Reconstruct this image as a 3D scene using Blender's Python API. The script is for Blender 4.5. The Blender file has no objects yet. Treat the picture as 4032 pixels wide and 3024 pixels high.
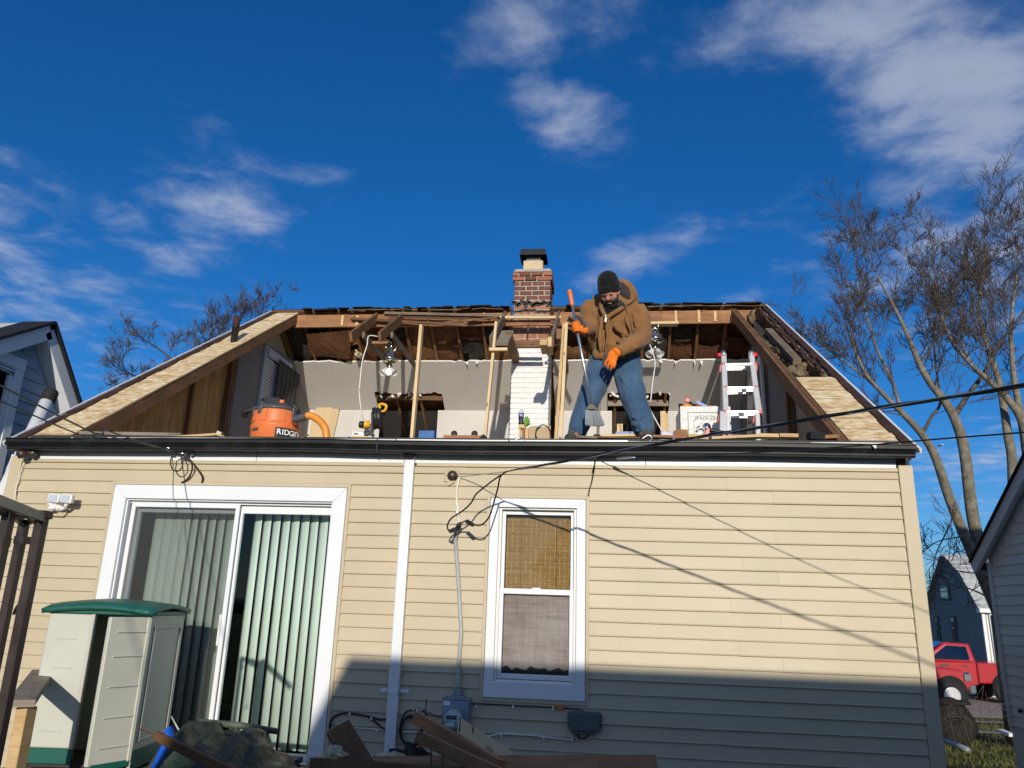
import bpy, bmesh, math, random
from mathutils import Vector, Matrix, Euler
random.seed(7)
R=random.random
def U(a,b): return a+(b-a)*random.random()
V=Vector
SC=bpy.context.scene
COL=SC.collection
# ------------------------------------------------------------------ camera
CAMLOC=V((0.0,-6.16,2.0))
FPX=3028.0                      # focal length in photo pixels (photo 4032 x 3024)
UP=V((341.0,-10492.0,3028.0)).normalized()
_c=-0.116
XD=V((1.0,(341.0+3028.0*_c)/10492.0,_c)).normalized()
YD=UP.cross(XD)
RW=Matrix((XD,YD,UP))           # camera axes (x right, y down, z ahead) -> world
cd=bpy.data.cameras.new('camera'); cam=bpy.data.objects.new('camera',cd); COL.objects.link(cam)
cd.sensor_width=36.0; cd.lens=FPX/4032*36; cd.clip_start=0.05; cd.clip_end=6000
mw=RW@Matrix(((1,0,0),(0,-1,0),(0,0,-1)))
cam.matrix_world=Matrix.Translation(CAMLOC)@mw.to_4x4()
SC.camera=cam
def ray(px,py):
    return (RW@V(((px-2016.0),(py-1512.0),FPX))).normalized()
K=4032/2212
def N(px,py,y):                 # photo pixel -> point on the plane at depth y
    d=ray(px,py); return CAMLOC+d*((y-CAMLOC.y)/d.y)
def P(px,py,y=0.0): return N(px*K,py*K,y)
def PX(px,py,x):
    d=ray(px*K,py*K); return CAMLOC+d*((x-CAMLOC.x)/d.x)
def PZ(px,py,z):
    d=ray(px*K,py*K); return CAMLOC+d*((z-CAMLOC.z)/d.z)
def PP(px,py,p0,n):
    d=ray(px*K,py*K); n=V(n); return CAMLOC+d*((V(p0)-CAMLOC).dot(n)/d.dot(n))
# ------------------------------------------------------------------ light
SUN_EL=math.radians(13.0); SUN_AZ=math.radians(7.5)      # behind the camera, a little to the right
SDIR=V((math.sin(SUN_AZ)*math.cos(SUN_EL),-math.cos(SUN_AZ)*math.cos(SUN_EL),math.sin(SUN_EL)))
sl=bpy.data.lights.new('sun','SUN'); sl.energy=3.8; sl.angle=math.radians(0.53); sl.color=(1.0,0.925,0.80)
so=bpy.data.objects.new('sun',sl); COL.objects.link(so); so.location=(3,-30,12)
so.rotation_euler=SDIR.to_track_quat('Z','Y').to_euler()
SC.view_settings.view_transform='Standard'; SC.view_settings.look='None'
SC.view_settings.gamma=1.0; SC.view_settings.exposure=0.0; SC.view_settings.use_curve_mapping=False
SKY_STRENGTH=0.105
w=bpy.data.worlds.new('World'); SC.world=w; w.use_nodes=True
nt=w.node_tree; nt.nodes.clear()
def nn(t,ty,**kw):
    n=t.nodes.new(ty)
    for k,v in kw.items(): setattr(n,k,v)
    return n
def lk(t,a,b): t.links.new(a,b)
def mth(t,op,a,b=None,c=None,clamp=False):
    n=nn(t,'ShaderNodeMath',operation=op,use_clamp=clamp)
    for i,x in enumerate((a,b,c)):
        if x is None: continue
        if isinstance(x,(int,float)): n.inputs[i].default_value=x
        else: lk(t,x,n.inputs[i])
    return n.outputs[0]
def world_nodes():
    t=nt
    out=nn(t,'ShaderNodeOutputWorld'); bg=nn(t,'ShaderNodeBackground'); bg.inputs[1].default_value=SKY_STRENGTH
    sky=nn(t,'ShaderNodeTexSky',sky_type='NISHITA'); sky.sun_disc=False
    sky.sun_elevation=SUN_EL; sky.sun_rotation=math.atan2(SDIR.x,SDIR.y)
    sky.air_density=1.0; sky.dust_density=0.35; sky.ozone_density=6.0; sky.altitude=200
    hs=nn(t,'ShaderNodeHueSaturation'); hs.inputs['Saturation'].default_value=1.11; hs.inputs['Value'].default_value=1.0
    wb=nn(t,'ShaderNodeMix',data_type='RGBA',blend_type='MULTIPLY'); wb.inputs[0].default_value=1.0; wb.inputs[7].default_value=(.98,1.04,1.16,1)   # camera white balance
    lk(t,sky.outputs[0],wb.inputs[6]); lk(t,wb.outputs[2],hs.inputs['Color'])
    tc=nn(t,'ShaderNodeTexCoord'); D=tc.outputs['Generated']
    # cloud texture lives on a flat layer overhead: direction / height
    sp=nn(t,'ShaderNodeSeparateXYZ'); lk(t,D,sp.inputs[0])
    zz=mth(t,'MAXIMUM',sp.outputs[2],0.03)
    cb=nn(t,'ShaderNodeCombineXYZ')
    lk(t,mth(t,'DIVIDE',sp.outputs[0],zz),cb.inputs[0]); lk(t,mth(t,'DIVIDE',sp.outputs[1],zz),cb.inputs[1])
    nz=nn(t,'ShaderNodeTexNoise'); nz.inputs['Scale'].default_value=4.6; nz.inputs['Detail'].default_value=9; nz.inputs['Roughness'].default_value=0.60; nz.inputs['Distortion'].default_value=0.25
    lk(t,cb.outputs[0],nz.inputs['Vector'])
    n2=nn(t,'ShaderNodeTexNoise'); n2.inputs['Scale'].default_value=1.5; n2.inputs['Detail'].default_value=4; lk(t,cb.outputs[0],n2.inputs['Vector'])
    # each cloud bank: direction, half sizes (radians), tilt, weight
    banks=[(430,450,.13,.07,-.45,.66),(350,540,.07,.08,0,.5),(640,385,.09,.025,-.25,.42),(130,585,.06,.018,.6,.40),(540,520,.07,.04,.3,.4),
           (1190,60,.14,.07,0,.66),(1225,235,.09,.05,.5,.72),(1330,100,.06,.05,.3,.4),(1850,50,.17,.075,.25,.85),(2080,160,.14,.10,.6,.95),(2200,320,.10,.05,.9,.65),(1960,300,.06,.04,.9,.5),
           (1370,560,.12,.035,-.35,.66),(1440,520,.07,.025,-.4,.4),(1640,640,.09,.03,-.15,.52),(2110,1000,.12,.035,0,.6),(2190,920,.08,.03,0,.45),(2080,1090,.10,.03,0,.5),(410,240,.09,.04,.2,.34),(1000,160,.06,.05,.3,.3),
           (-900,200,.5,.12,.1,.8),(3300,300,.5,.15,.2,.9),(900,-900,.5,.3,.1,.7)]
    acc=None
    for (px,py,a,b,th,wgt) in banks:
        d=ray(px*K,py*K)
        e1=V((d.y,-d.x,0)).normalized(); e2=d.cross(e1)*-1
        if e2.z<0: e2=-e2
        # in image: x right ~ e1 sign
        if e1.dot(XD)<0: e1=-e1
        u=e1*math.cos(th)-e2*math.sin(th); v=e1*math.sin(th)+e2*math.cos(th)
        sb=nn(t,'ShaderNodeVectorMath',operation='SUBTRACT'); lk(t,D,sb.inputs[0]); sb.inputs[1].default_value=d
        du=nn(t,'ShaderNodeVectorMath',operation='DOT_PRODUCT'); lk(t,sb.outputs[0],du.inputs[0]); du.inputs[1].default_value=u/a
        dv=nn(t,'ShaderNodeVectorMath',operation='DOT_PRODUCT'); lk(t,sb.outputs[0],dv.inputs[0]); dv.inputs[1].default_value=v/b
        r2=mth(t,'ADD',mth(t,'MULTIPLY',du.outputs['Value'],du.outputs['Value']),mth(t,'MULTIPLY',dv.outputs['Value'],dv.outputs['Value']))
        g=mth(t,'MULTIPLY',mth(t,'EXPONENT',mth(t,'MULTIPLY',r2,-0.75)),wgt)
        acc=g if acc is None else mth(t,'MAXIMUM',acc,g)
    # cloud cover added overhead and behind the camera as neutral fill for shadows
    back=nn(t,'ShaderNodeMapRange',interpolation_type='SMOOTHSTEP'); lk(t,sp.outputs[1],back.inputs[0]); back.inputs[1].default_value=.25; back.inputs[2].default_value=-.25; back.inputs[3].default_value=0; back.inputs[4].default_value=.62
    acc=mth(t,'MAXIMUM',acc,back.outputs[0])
    nsum=mth(t,'ADD',mth(t,'MULTIPLY',nz.outputs[0],1.45),mth(t,'MULTIPLY',n2.outputs[0],0.5))
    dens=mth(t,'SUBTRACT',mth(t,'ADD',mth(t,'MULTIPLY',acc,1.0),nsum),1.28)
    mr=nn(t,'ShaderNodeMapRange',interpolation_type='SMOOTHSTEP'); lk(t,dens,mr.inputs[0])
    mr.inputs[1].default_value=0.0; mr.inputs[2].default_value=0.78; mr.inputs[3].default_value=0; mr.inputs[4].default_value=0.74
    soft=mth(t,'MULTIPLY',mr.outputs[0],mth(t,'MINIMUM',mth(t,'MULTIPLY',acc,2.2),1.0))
    # thick parts greyer, thin lit parts whiter
    cr=nn(t,'ShaderNodeValToRGB'); lk(t,dens,cr.inputs[0])
    s=1.0/SKY_STRENGTH
    cr.color_ramp.elements[0].position=0.0; cr.color_ramp.elements[0].color=(.36,.45,.63,1)
    cr.color_ramp.elements[1].position=1.0; cr.color_ramp.elements[1].color=(.38,.42,.52,1)
    e=cr.color_ramp.elements.new(.5); e.color=(.50,.55,.67,1)
    vm=nn(t,'ShaderNodeVectorMath',operation='SCALE'); lk(t,cr.outputs[0],vm.inputs[0]); vm.inputs['Scale'].default_value=s
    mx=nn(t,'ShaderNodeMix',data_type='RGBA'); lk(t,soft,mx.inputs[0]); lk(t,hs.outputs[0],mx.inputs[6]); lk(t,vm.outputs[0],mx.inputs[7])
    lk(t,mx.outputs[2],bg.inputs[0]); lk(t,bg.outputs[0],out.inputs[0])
world_nodes()
# ------------------------------------------------------------------ materials
MATS={}
def base(name,rough=.6,spec=.4,metal=0.0):
    m=bpy.data.materials.new(name); m.use_nodes=True; t=m.node_tree
    b=t.nodes['Principled BSDF']; b.inputs['Roughness'].default_value=rough
    b.inputs['Specular IOR Level'].default_value=spec; b.inputs['Metallic'].default_value=metal
    MATS[name]=m
    return m,t,b
def ramp(t,fac,stops):
    r=nn(t,'ShaderNodeValToRGB'); lk(t,fac,r.inputs[0]); el=r.color_ramp.elements
    while len(el)<len(stops): el.new(.5)
    for e,(p,c) in zip(el,stops): e.position=p; e.color=(*c,1)
    return r.outputs[0]
def coords(t,kind='Object',scale=(1,1,1),rot=(0,0,0)):
    tc=nn(t,'ShaderNodeTexCoord'); mp=nn(t,'ShaderNodeMapping'); lk(t,tc.outputs[kind],mp.inputs[0])
    mp.inputs['Scale'].default_value=scale; mp.inputs['Rotation'].default_value=rot
    return mp.outputs[0]
def noise(t,vec,scale,detail=4,rough=.55,dist=0):
    n=nn(t,'ShaderNodeTexNoise'); lk(t,vec,n.inputs['Vector']); n.inputs['Scale'].default_value=scale
    n.inputs['Detail'].default_value=detail; n.inputs['Roughness'].default_value=rough; n.inputs['Distortion'].default_value=dist
    return n.outputs[0]
def mixc(t,fac,a,b,mode='MIX'):
    m=nn(t,'ShaderNodeMix',data_type='RGBA',blend_type=mode)
    for s,x in ((0,fac),(6,a),(7,b)):
        if isinstance(x,(int,float)): m.inputs[s].default_value=x
        elif isinstance(x,tuple): m.inputs[s].default_value=(*x,1)
        else: lk(t,x,m.inputs[s])
    return m.outputs[2]
def bump(t,b,h,strength=.3,dist=.004):
    n=nn(t,'ShaderNodeBump'); n.inputs['Strength'].default_value=strength; n.inputs['Distance'].default_value=dist
    lk(t,h,n.inputs['Height']); lk(t,n.outputs[0],b.inputs['Normal'])
def objrand(t,col,amt=.25,hue=.0):
    oi=nn(t,'ShaderNodeObjectInfo'); hs=nn(t,'ShaderNodeHueSaturation')
    lk(t,mth(t,'ADD',mth(t,'MULTIPLY',oi.outputs['Random'],amt),1-amt/2),hs.inputs['Value'])
    if hue: lk(t,mth(t,'ADD',mth(t,'MULTIPLY',oi.outputs['Random'],hue),.5-hue/2),hs.inputs['Hue'])
    lk(t,col,hs.inputs['Color']); return hs.outputs[0]
def plain(name,col,rough=.55,spec=.4,metal=0,var=.12,scale=9,bmp=.0,rnd=0.0,dirt=None):
    m,t,b=base(name,rough,spec,metal)
    v=coords(t); n=noise(t,v,scale,5)
    a=tuple(c*(1-var) for c in col); c2=tuple(min(1,c*(1+var)) for c in col)
    c=ramp(t,n,[(.3,a),(.7,c2)])
    if dirt:
        d=noise(t,v,scale*.35,6,.65); c=mixc(t,ramp(t,d,[(.52,(0,0,0)),(.75,(dirt[1],)*3)]),c,dirt[0])
    if rnd: c=objrand(t,c,rnd)
    lk(t,c,b.inputs['Base Color'])
    if bmp: bump(t,b,noise(t,v,scale*6,4),bmp,.003)
    return m
def wood(name,dark,light,grain=46,rough=.72,rnd=.25,knots=True,blotch=.35,stain=None):
    m,t,b=base(name,rough,.25)
    v=coords(t,'UV',(1.0,1.0,1.0))
    vg=coords(t,'UV',(1.3,grain*.5,1)); g=noise(t,vg,2.2,6,.65,.6)
    vl=coords(t,'UV',(.5,8,1)); g2=noise(t,vl,1.3,3,.5,1.6)
    f=mth(t,'ADD',mth(t,'MULTIPLY',g,.6),mth(t,'MULTIPLY',g2,.4))
    c=ramp(t,f,[(.28,dark),(.5,tuple((a+b2)/2 for a,b2 in zip(dark,light))),(.72,light)])
    bl=noise(t,v,3.0,4,.6); c=mixc(t,mth(t,'MULTIPLY',ramp(t,bl,[(.42,(1,1,1)),(.62,(0,0,0))]),blotch),c,tuple(x*.55 for x in dark))
    if knots:
        vk=coords(t,'UV',(3.2,9,1)); vo=nn(t,'ShaderNodeTexVoronoi'); lk(t,vk,vo.inputs['Vector']); vo.inputs['Scale'].default_value=1.0
        kf=ramp(t,vo.outputs['Distance'],[(.06,(.85,)*3),(.14,(0,0,0))]); c=mixc(t,kf,c,tuple(x*.3 for x in dark))
    if stain: 
        st=noise(t,coords(t,'UV',(2,2,1)),1.7,5,.7); c=mixc(t,ramp(t,st,[(.5,(0,0,0)),(.7,(.8,)*3)]),c,stain)
    if rnd: c=objrand(t,c,rnd)
    lk(t,c,b.inputs['Base Color']); bump(t,b,f,.25,.003)
    return m
# ------------------------------------------------------------------ geometry helper
class G:
    def __init__(s): s.v=[]; s.f=[]; s.uv=[]; s.sm=[]
    def add(s,vs,fs,uvs=None,smooth=False):
        o=len(s.v); s.v+= [tuple(p) for p in vs]
        for i,f in enumerate(fs):
            s.f.append(tuple(o+k for k in f)); s.uv.append(uvs[i] if uvs else None); s.sm.append(smooth)
        return s
    def box(s,x0,x1,y0,y1,z0,z1):
        vs=[(x0,y0,z0),(x1,y0,z0),(x1,y1,z0),(x0,y1,z0),(x0,y0,z1),(x1,y0,z1),(x1,y1,z1),(x0,y1,z1)]
        return s.add(vs,[(0,3,2,1),(4,5,6,7),(0,1,5,4),(1,2,6,5),(2,3,7,6),(3,0,4,7)])
    def obox(s,c,size,rot=(0,0,0)):
        m=Euler(rot).to_matrix(); c=V(c); a,b,d=(x/2 for x in size)
        vs=[c+m@V(p) for p in ((-a,-b,-d),(a,-b,-d),(a,b,-d),(-a,b,-d),(-a,-b,d),(a,-b,d),(a,b,d),(-a,b,d))]
        return s.add(vs,[(0,3,2,1),(4,5,6,7),(0,1,5,4),(1,2,6,5),(2,3,7,6),(3,0,4,7)])
    def beam(s,p0,p1,w,h,up=(0,0,1),ch=0.0):
        p0=V(p0); p1=V(p1); d=(p1-p0); L=d.length; d=d/L; up=V(up)
        sd=d.cross(up)
        if sd.length<1e-4: sd=d.cross(V((0,1,0)))
        sd.normalize(); u=sd.cross(d).normalized()
        a,b=w/2,h/2
        if ch<=0: prof=[(-a,-b),(a,-b),(a,b),(-a,b)]
        else: prof=[(-a+ch,-b),(a-ch,-b),(a,-b+ch),(a,b-ch),(a-ch,b),(-a+ch,b),(-a,b-ch),(-a,-b+ch)]
        n=len(prof); vs=[p0+sd*x+u*y for x,y in prof]+[p1+sd*x+u*y for x,y in prof]
        ou,ov=U(0,40),U(0,40); fs=[];uv=[]; acc=0
        for i in range(n):
            j=(i+1)%n; fs.append((i,j,n+j,n+i)); e=math.dist(prof[i],prof[j])
            uv.append([(ou,ov+acc),(ou,ov+acc+e),(ou+L,ov+acc+e),(ou+L,ov+acc)]); acc+=e
        fs.append(tuple(range(n-1,-1,-1))); uv.append([(ou+3+prof[i][0]*.2,ov+prof[i][1]) for i in range(n-1,-1,-1)])
        fs.append(tuple(range(n,2*n))); uv.append([(ou+5+p[0]*.2,ov+p[1]) for p in prof])
        return s.add(vs,fs,uv)
    def prism(s,poly,vec):
        n=len(poly); vec=V(vec); a=[V(p) for p in poly]; vs=a+[p+vec for p in a]
        fs=[tuple(range(n-1,-1,-1)),tuple(range(n,2*n))]+[(i,(i+1)%n,n+(i+1)%n,n+i) for i in range(n)]
        return s.add(vs,fs)
    def quad(s,*p): return s.add(p,[tuple(range(len(p)))])
    def tube(s,pts,r,n=8,caps=True,smooth=True):
        pts=[V(p) for p in pts]; m=len(pts); rs=r if isinstance(r,(list,tuple)) else [r]*m
        vs=[];fs=[]; t=(pts[1]-pts[0]).normalized(); a=t.orthogonal().normalized(); 
        for i in range(m):
            if i==0: tt=t
            elif i==m-1: tt=(pts[i]-pts[i-1]).normalized()
            else: tt=((pts[i]-pts[i-1]).normalized()+(pts[i+1]-pts[i]).normalized())
            if tt.length<1e-6: tt=t
            tt=tt.normalized(); a=(a-tt*a.dot(tt)); 
            if a.length<1e-6: a=tt.orthogonal()
            a.normalize(); b=tt.cross(a)
            for k in range(n):
                q=2*math.pi*k/n; vs.append(pts[i]+(a*math.cos(q)+b*math.sin(q))*rs[i])
        for i in range(m-1):
            for k in range(n):
                fs.append((i*n+k,i*n+(k+1)%n,(i+1)*n+(k+1)%n,(i+1)*n+k))
        if caps: fs.append(tuple(range(n-1,-1,-1))); fs.append(tuple(range((m-1)*n,m*n)))
        return s.add(vs,fs,None,smooth)
    def lathe(s,prof,o,axis=(0,0,1),n=20,smooth=True,sx=1.0):
        o=V(o); ax=V(axis).normalized(); a=ax.orthogonal().normalized(); 
        if abs(ax.z)>.9: a=V((1,0,0)); a=(a-ax*a.dot(ax)).normalized()
        b=ax.cross(a); vs=[];fs=[];m=len(prof)
        for (r,h) in prof:
            for k in range(n):
                q=2*math.pi*k/n; vs.append(o+ax*h+(a*math.cos(q)*sx+b*math.sin(q))*r)
        for i in range(m-1):
            for k in range(n): fs.append((i*n+k,i*n+(k+1)%n,(i+1)*n+(k+1)%n,(i+1)*n+k))
        fs.append(tuple(range(n-1,-1,-1))); fs.append(tuple(range((m-1)*n,m*n)))
        return s.add(vs,fs,None,smooth)
    def ell(s,c,rx,ry,rz,n=14,m=9,rot=None):
        c=V(c); vs=[];fs=[]; M=rot or Matrix.Identity(3)
        for i in range(m+1):
            th=math.pi*i/m
            for k in range(n):
                q=2*math.pi*k/n; vs.append(c+M@V((rx*math.sin(th)*math.cos(q),ry*math.sin(th)*math.sin(q),-rz*math.cos(th))))
        for i in range(m):
            for k in range(n): fs.append((i*n+k,i*n+(k+1)%n,(i+1)*n+(k+1)%n,(i+1)*n+k))
        return s.add(vs,fs,None,True)
    def build(s,name,mat,parent=None,bevel=0,kind=None,label=None,seg=1):
        off=V(ORG.get(root_of(parent),(0,0,0))) if parent else V((0,0,0))
        me=bpy.data.meshes.new(name)
        me.from_pydata([tuple(V(p)-off) for p in s.v],[],s.f); me.update()
        uvl=me.uv_layers.new(name='UVMap')
        for pi,p in enumerate(me.polygons):
            p.use_smooth=s.sm[pi]; u=s.uv[pi]
            if u:
                for k,li in enumerate(p.loop_indices): uvl.data[li].uv=u[k]
            else:
                nx,ny,nz=(abs(q) for q in p.normal)
                for k,li in enumerate(p.loop_indices):
                    co=s.v[s.f[pi][k]]
                    uvl.data[li].uv=(co[1],co[2]) if nx>=ny and nx>=nz else ((co[0],co[2]) if ny>=nz else (co[0],co[1]))
        ob=bpy.data.objects.new(name,me); COL.objects.link(ob)
        me.materials.append(MATS[mat] if isinstance(mat,str) else mat)
        if parent: ob.parent=parent
        if bevel:
            bm=ob.modifiers.new('bevel','BEVEL'); bm.width=bevel; bm.segments=seg; bm.limit_method='ANGLE'; bm.angle_limit=.6
        if kind: ob['kind']=kind
        if label: ob['label']=label
        return ob
ORG={}
def root_of(o):
    while o.parent: o=o.parent
    return o
def tag(o,label,cat,group=None,kind=None):
    o['label']=label; o['category']=cat
    if group: o['group']=group
    if kind: o['kind']=kind
    return o
def thing(name,label,cat,loc,group=None):
    o=bpy.data.objects.new(name,None); COL.objects.link(o); o.location=loc; o.empty_display_size=.1
    ORG[o]=tuple(loc); return tag(o,label,cat,group)
def single(g,name,mat,label,cat,group=None,**kw):
    return tag(g.build(name,mat,None,**kw),label,cat,group)
def cat_pts(pts,n=10):           # smooth curve through points (Catmull-Rom)
    pts=[V(p) for p in pts]; q=[pts[0]*2-pts[1]]+pts+[pts[-1]*2-pts[-2]]; out=[]
    for i in range(1,len(q)-2):
        a,b,c,d=q[i-1:i+3]
        for k in range(n):
            t=k/n; out.append(.5*((2*b)+(c-a)*t+(2*a-5*b+4*c-d)*t*t+(3*b-a-3*c+d)*t**3))
    out.append(pts[-1]); return out
def copy_tree(o,parent=None):
    c=o.copy(); COL.objects.link(c)
    if parent: c.parent=parent
    for ch in list(o.children): copy_tree(ch,c)
    return c

def text_ob(name,body,size,mat,parent,M,align='LEFT',offset=0.0,extr=.001):   # flat lettering as a mesh, placed by a world matrix
    fc=bpy.data.curves.new('t','FONT'); fc.body=body; fc.size=size; fc.extrude=extr; fc.align_x=align; fc.offset=offset; fc.resolution_u=3
    fo=bpy.data.objects.new('t',fc); COL.objects.link(fo); dg=bpy.context.evaluated_depsgraph_get(); dg.update()
    me=bpy.data.meshes.new_from_object(fo.evaluated_get(dg)); bpy.data.objects.remove(fo); bpy.data.curves.remove(fc)
    off=V(ORG.get(root_of(parent),(0,0,0))) if parent else V((0,0,0))
    me.transform(Matrix.Translation(-off)@M); me.materials.clear(); me.materials.append(MATS[mat])
    ob=bpy.data.objects.new(name,me); COL.objects.link(ob)
    if parent: ob.parent=parent
    return ob
def M_siding():
    m,t,b=base('siding',.48,.35); v=coords(t)
    c=ramp(t,noise(t,v,2.2,4),[(.3,(.50,.425,.29)),(.7,(.55,.465,.32))])
    st=noise(t,coords(t,'Object',(9,9,.8)),1.2,5,.65); c=mixc(t,ramp(t,st,[(.55,(0,0,0)),(.8,(.16,)*3)]),c,(.40,.35,.27))
    c=objrand(t,c,.05); lk(t,c,b.inputs['Base Color'])
    g=noise(t,coords(t,'Object',(3,3,60)),7,4,.6,.5); bump(t,b,g,.10,.002)
M_siding()
plain('white_vinyl',(.76,.78,.80),.42,.4,var=.02,scale=3,dirt=((.55,.54,.50),.25))
plain('white_paint',(.74,.74,.72),.5,.35,var=.03,scale=5,dirt=((.5,.48,.43),.3))
plain('gutter_black',(.009,.009,.010),.45,.35,var=.25,scale=14,dirt=((.05,.05,.05),.5))
plain('soffit_dark',(.035,.034,.033),.6,.3)
plain('drip_white',(.80,.79,.76),.3,.6,var=.04)
plain('shingle_brown',(.055,.030,.024),.9,.2,var=.35,scale=60,bmp=.5,rnd=.5)
plain('shingle_black',(.016,.017,.021),.85,.3,var=.4,scale=60,bmp=.5,rnd=.4)
wood('lumber_new',(.50,.31,.13),(.74,.54,.29),rnd=.22,blotch=.15)
wood('lumber_pale',(.60,.42,.21),(.80,.62,.38),rnd=.16,blotch=.1)
wood('lumber_old',(.11,.055,.026),(.26,.14,.07),rnd=.35,blotch=.5)
wood('lumber_weathered',(.13,.095,.065),(.30,.235,.17),rnd=.3,blotch=.5)
wood('lumber_ridge',(.22,.095,.04),(.48,.25,.12),rnd=.18,blotch=.4)
wood('lumber_rafter',(.155,.075,.033),(.30,.165,.08),rnd=.25,blotch=.45)
wood('lumber_grey',(.19,.155,.12),(.36,.31,.25),rnd=.3,blotch=.5)
def M_osb():
    m,t,b=base('osb',.7,.25); 
    c=None
    uv=coords(t,'UV',(1,1,1)); ds=noise(t,uv,6,3)
    def layer(rot,sc,seed):
        v=coords(t,'UV',(sc*.75,sc*1.45,1),(0,0,rot)); vo=nn(t,'ShaderNodeTexVoronoi',feature='F1'); 
        ad=nn(t,'ShaderNodeVectorMath',operation='ADD'); lk(t,v,ad.inputs[0]); ad.inputs[1].default_value=(seed,seed*2,0)
        lk(t,ad.outputs[0],vo.inputs['Vector']); vo.inputs['Scale'].default_value=1; vo.inputs['Randomness'].default_value=1
        sp=nn(t,'ShaderNodeSeparateColor'); lk(t,vo.outputs['Color'],sp.inputs[0]); return sp.outputs[0],vo.outputs['Distance']
    a,da=layer(.3,20,3.1); bb,db=layer(-.8,17,9.7); cc,dc=layer(1.3,12,5.2)
    f=mth(t,'ADD',mth(t,'MULTIPLY',a,.42),mth(t,'ADD',mth(t,'MULTIPLY',bb,.33),mth(t,'MULTIPLY',cc,.25)))
    c=ramp(t,f,[(.22,(.50,.33,.15)),(.42,(.68,.50,.26)),(.6,(.78,.61,.36)),(.82,(.88,.76,.52))])
    gr=noise(t,coords(t,'UV',(14,90,1),(0,0,.2)),2,4,.6); c=mixc(t,ramp(t,gr,[(.35,(.14,)*3),(.55,(0,0,0))]),c,(.42,.26,.11))
    big=noise(t,uv,1.1,3); c=mixc(t,ramp(t,big,[(.45,(0,0,0)),(.8,(.3,)*3)]),c,(.55,.36,.16))
    # printed nailing lines across the sheet
    sx=nn(t,'ShaderNodeSeparateXYZ'); lk(t,uv,sx.inputs[0])
    ln=mth(t,'ABSOLUTE',mth(t,'SUBTRACT',mth(t,'FRACT',mth(t,'DIVIDE',sx.outputs[1],.27)),.5))
    lf=mth(t,'LESS_THAN',ln,.028); c=mixc(t,mth(t,'MULTIPLY',lf,.62),c,(.16,.12,.08))
    lk(t,c,b.inputs['Base Color']); bump(t,b,f,.35,.003)
M_osb()
def M_ply():
    m,t,b=base('plywood',.75,.2); uv=coords(t,'UV',(1,1,1))
    g=noise(t,coords(t,'UV',(5.5,.55,1)),2.5,6,.62,1.3); c=ramp(t,g,[(.3,(.26,.13,.04)),(.5,(.46,.26,.085)),(.68,(.58,.36,.13))])
    c=mixc(t,ramp(t,noise(t,uv,1.6,4),[(.5,(0,0,0)),(.75,(.6,)*3)]),c,(.13,.07,.028)); lk(t,c,b.inputs['Base Color']); bump(t,b,g,.2,.002)
M_ply()
def M_drywall():
    m,t,b=base('drywall_grey',.85,.15); v=coords(t)
    c=ramp(t,noise(t,v,1.3,5,.6),[(.3,(.55,.525,.49)),(.7,(.61,.585,.55))])
    d=noise(t,coords(t,'Object',(1,1,2)),2.6,6,.7); c=mixc(t,ramp(t,d,[(.6,(0,0,0)),(.8,(.18,)*3)]),c,(.36,.33,.29)); lk(t,c,b.inputs['Base Color'])
    bump(t,b,noise(t,v,120,3),.08,.001)
M_drywall()
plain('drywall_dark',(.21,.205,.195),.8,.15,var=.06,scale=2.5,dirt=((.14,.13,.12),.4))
plain('drywall_edge',(.82,.80,.75),.9,.1,var=.06,scale=30)
plain('drywall_tan',(.42,.37,.29),.85,.15,var=.08,scale=3,dirt=((.27,.22,.15),.5))
def M_kraft():
    m,t,b=base('kraft_insulation',.7,.3); v=coords(t)
    f=noise(t,coords(t,'Object',(5,2,9)),3.2,7,.7,1.2); c=ramp(t,f,[(.25,(.055,.022,.010)),(.5,(.17,.075,.03)),(.75,(.33,.17,.075))])
    c=mixc(t,ramp(t,noise(t,v,2.1,4),[(.5,(0,0,0)),(.7,(.75,)*3)]),c,(.05,.02,.012)); c=objrand(t,c,.7,.03); lk(t,c,b.inputs['Base Color']); bump(t,b,f,1.0,.03)
M_kraft()
plain('fibre_insulation',(.17,.13,.075),.95,.05,var=.5,scale=24,bmp=1.0,rnd=.3)
plain('fibre_dark',(.05,.045,.04),.95,.05,var=.5,scale=24,bmp=1.0)
plain('fibre_pale',(.55,.47,.32),.95,.05,var=.4,scale=24,bmp=1.0)
def M_brick(name,stops,rnd,bm=.5):
    m,t,b=base(name,.82,.2); oi=nn(t,'ShaderNodeObjectInfo'); c=ramp(t,oi.outputs['Random'],stops)
    v=coords(t); n=noise(t,v,22,6,.65); c=mixc(t,ramp(t,n,[(.45,(0,0,0)),(.72,(.6,)*3)]),c,(.07,.035,.028)); 
    n2=noise(t,v,9,4,.6); c=mixc(t,ramp(t,n2,[(.55,(0,0,0)),(.78,(.45,)*3)]),c,(.45,.27,.19))
    lk(t,c,b.inputs['Base Color']); bump(t,b,n,bm,.006)
M_brick('brick_red',[(.0,(.12,.048,.036)),(.45,(.17,.062,.044)),(.74,(.21,.078,.05)),(.86,(.36,.13,.07)),(1,(.42,.17,.095))],.3)
M_brick('brick_orange',[(.0,(.30,.12,.07)),(.5,(.38,.155,.085)),(1,(.44,.20,.12))],.3)
plain('mortar',(.40,.37,.32),.9,.1,var=.2,scale=30,bmp=.6)
plain('brick_painted',(.80,.79,.77),.6,.3,var=.05,scale=26,bmp=.5,dirt=((.60,.58,.55),.5),rnd=.08)
plain('mortar_painted',(.70,.69,.67),.7,.2,var=.05,scale=30,bmp=.4)
plain('flue_clay',(.60,.47,.29),.8,.2,var=.16,scale=9,bmp=.3,dirt=((.22,.17,.11),.7))
plain('tar',(.022,.022,.024),.6,.4,var=.4,scale=30,bmp=.8)
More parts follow.
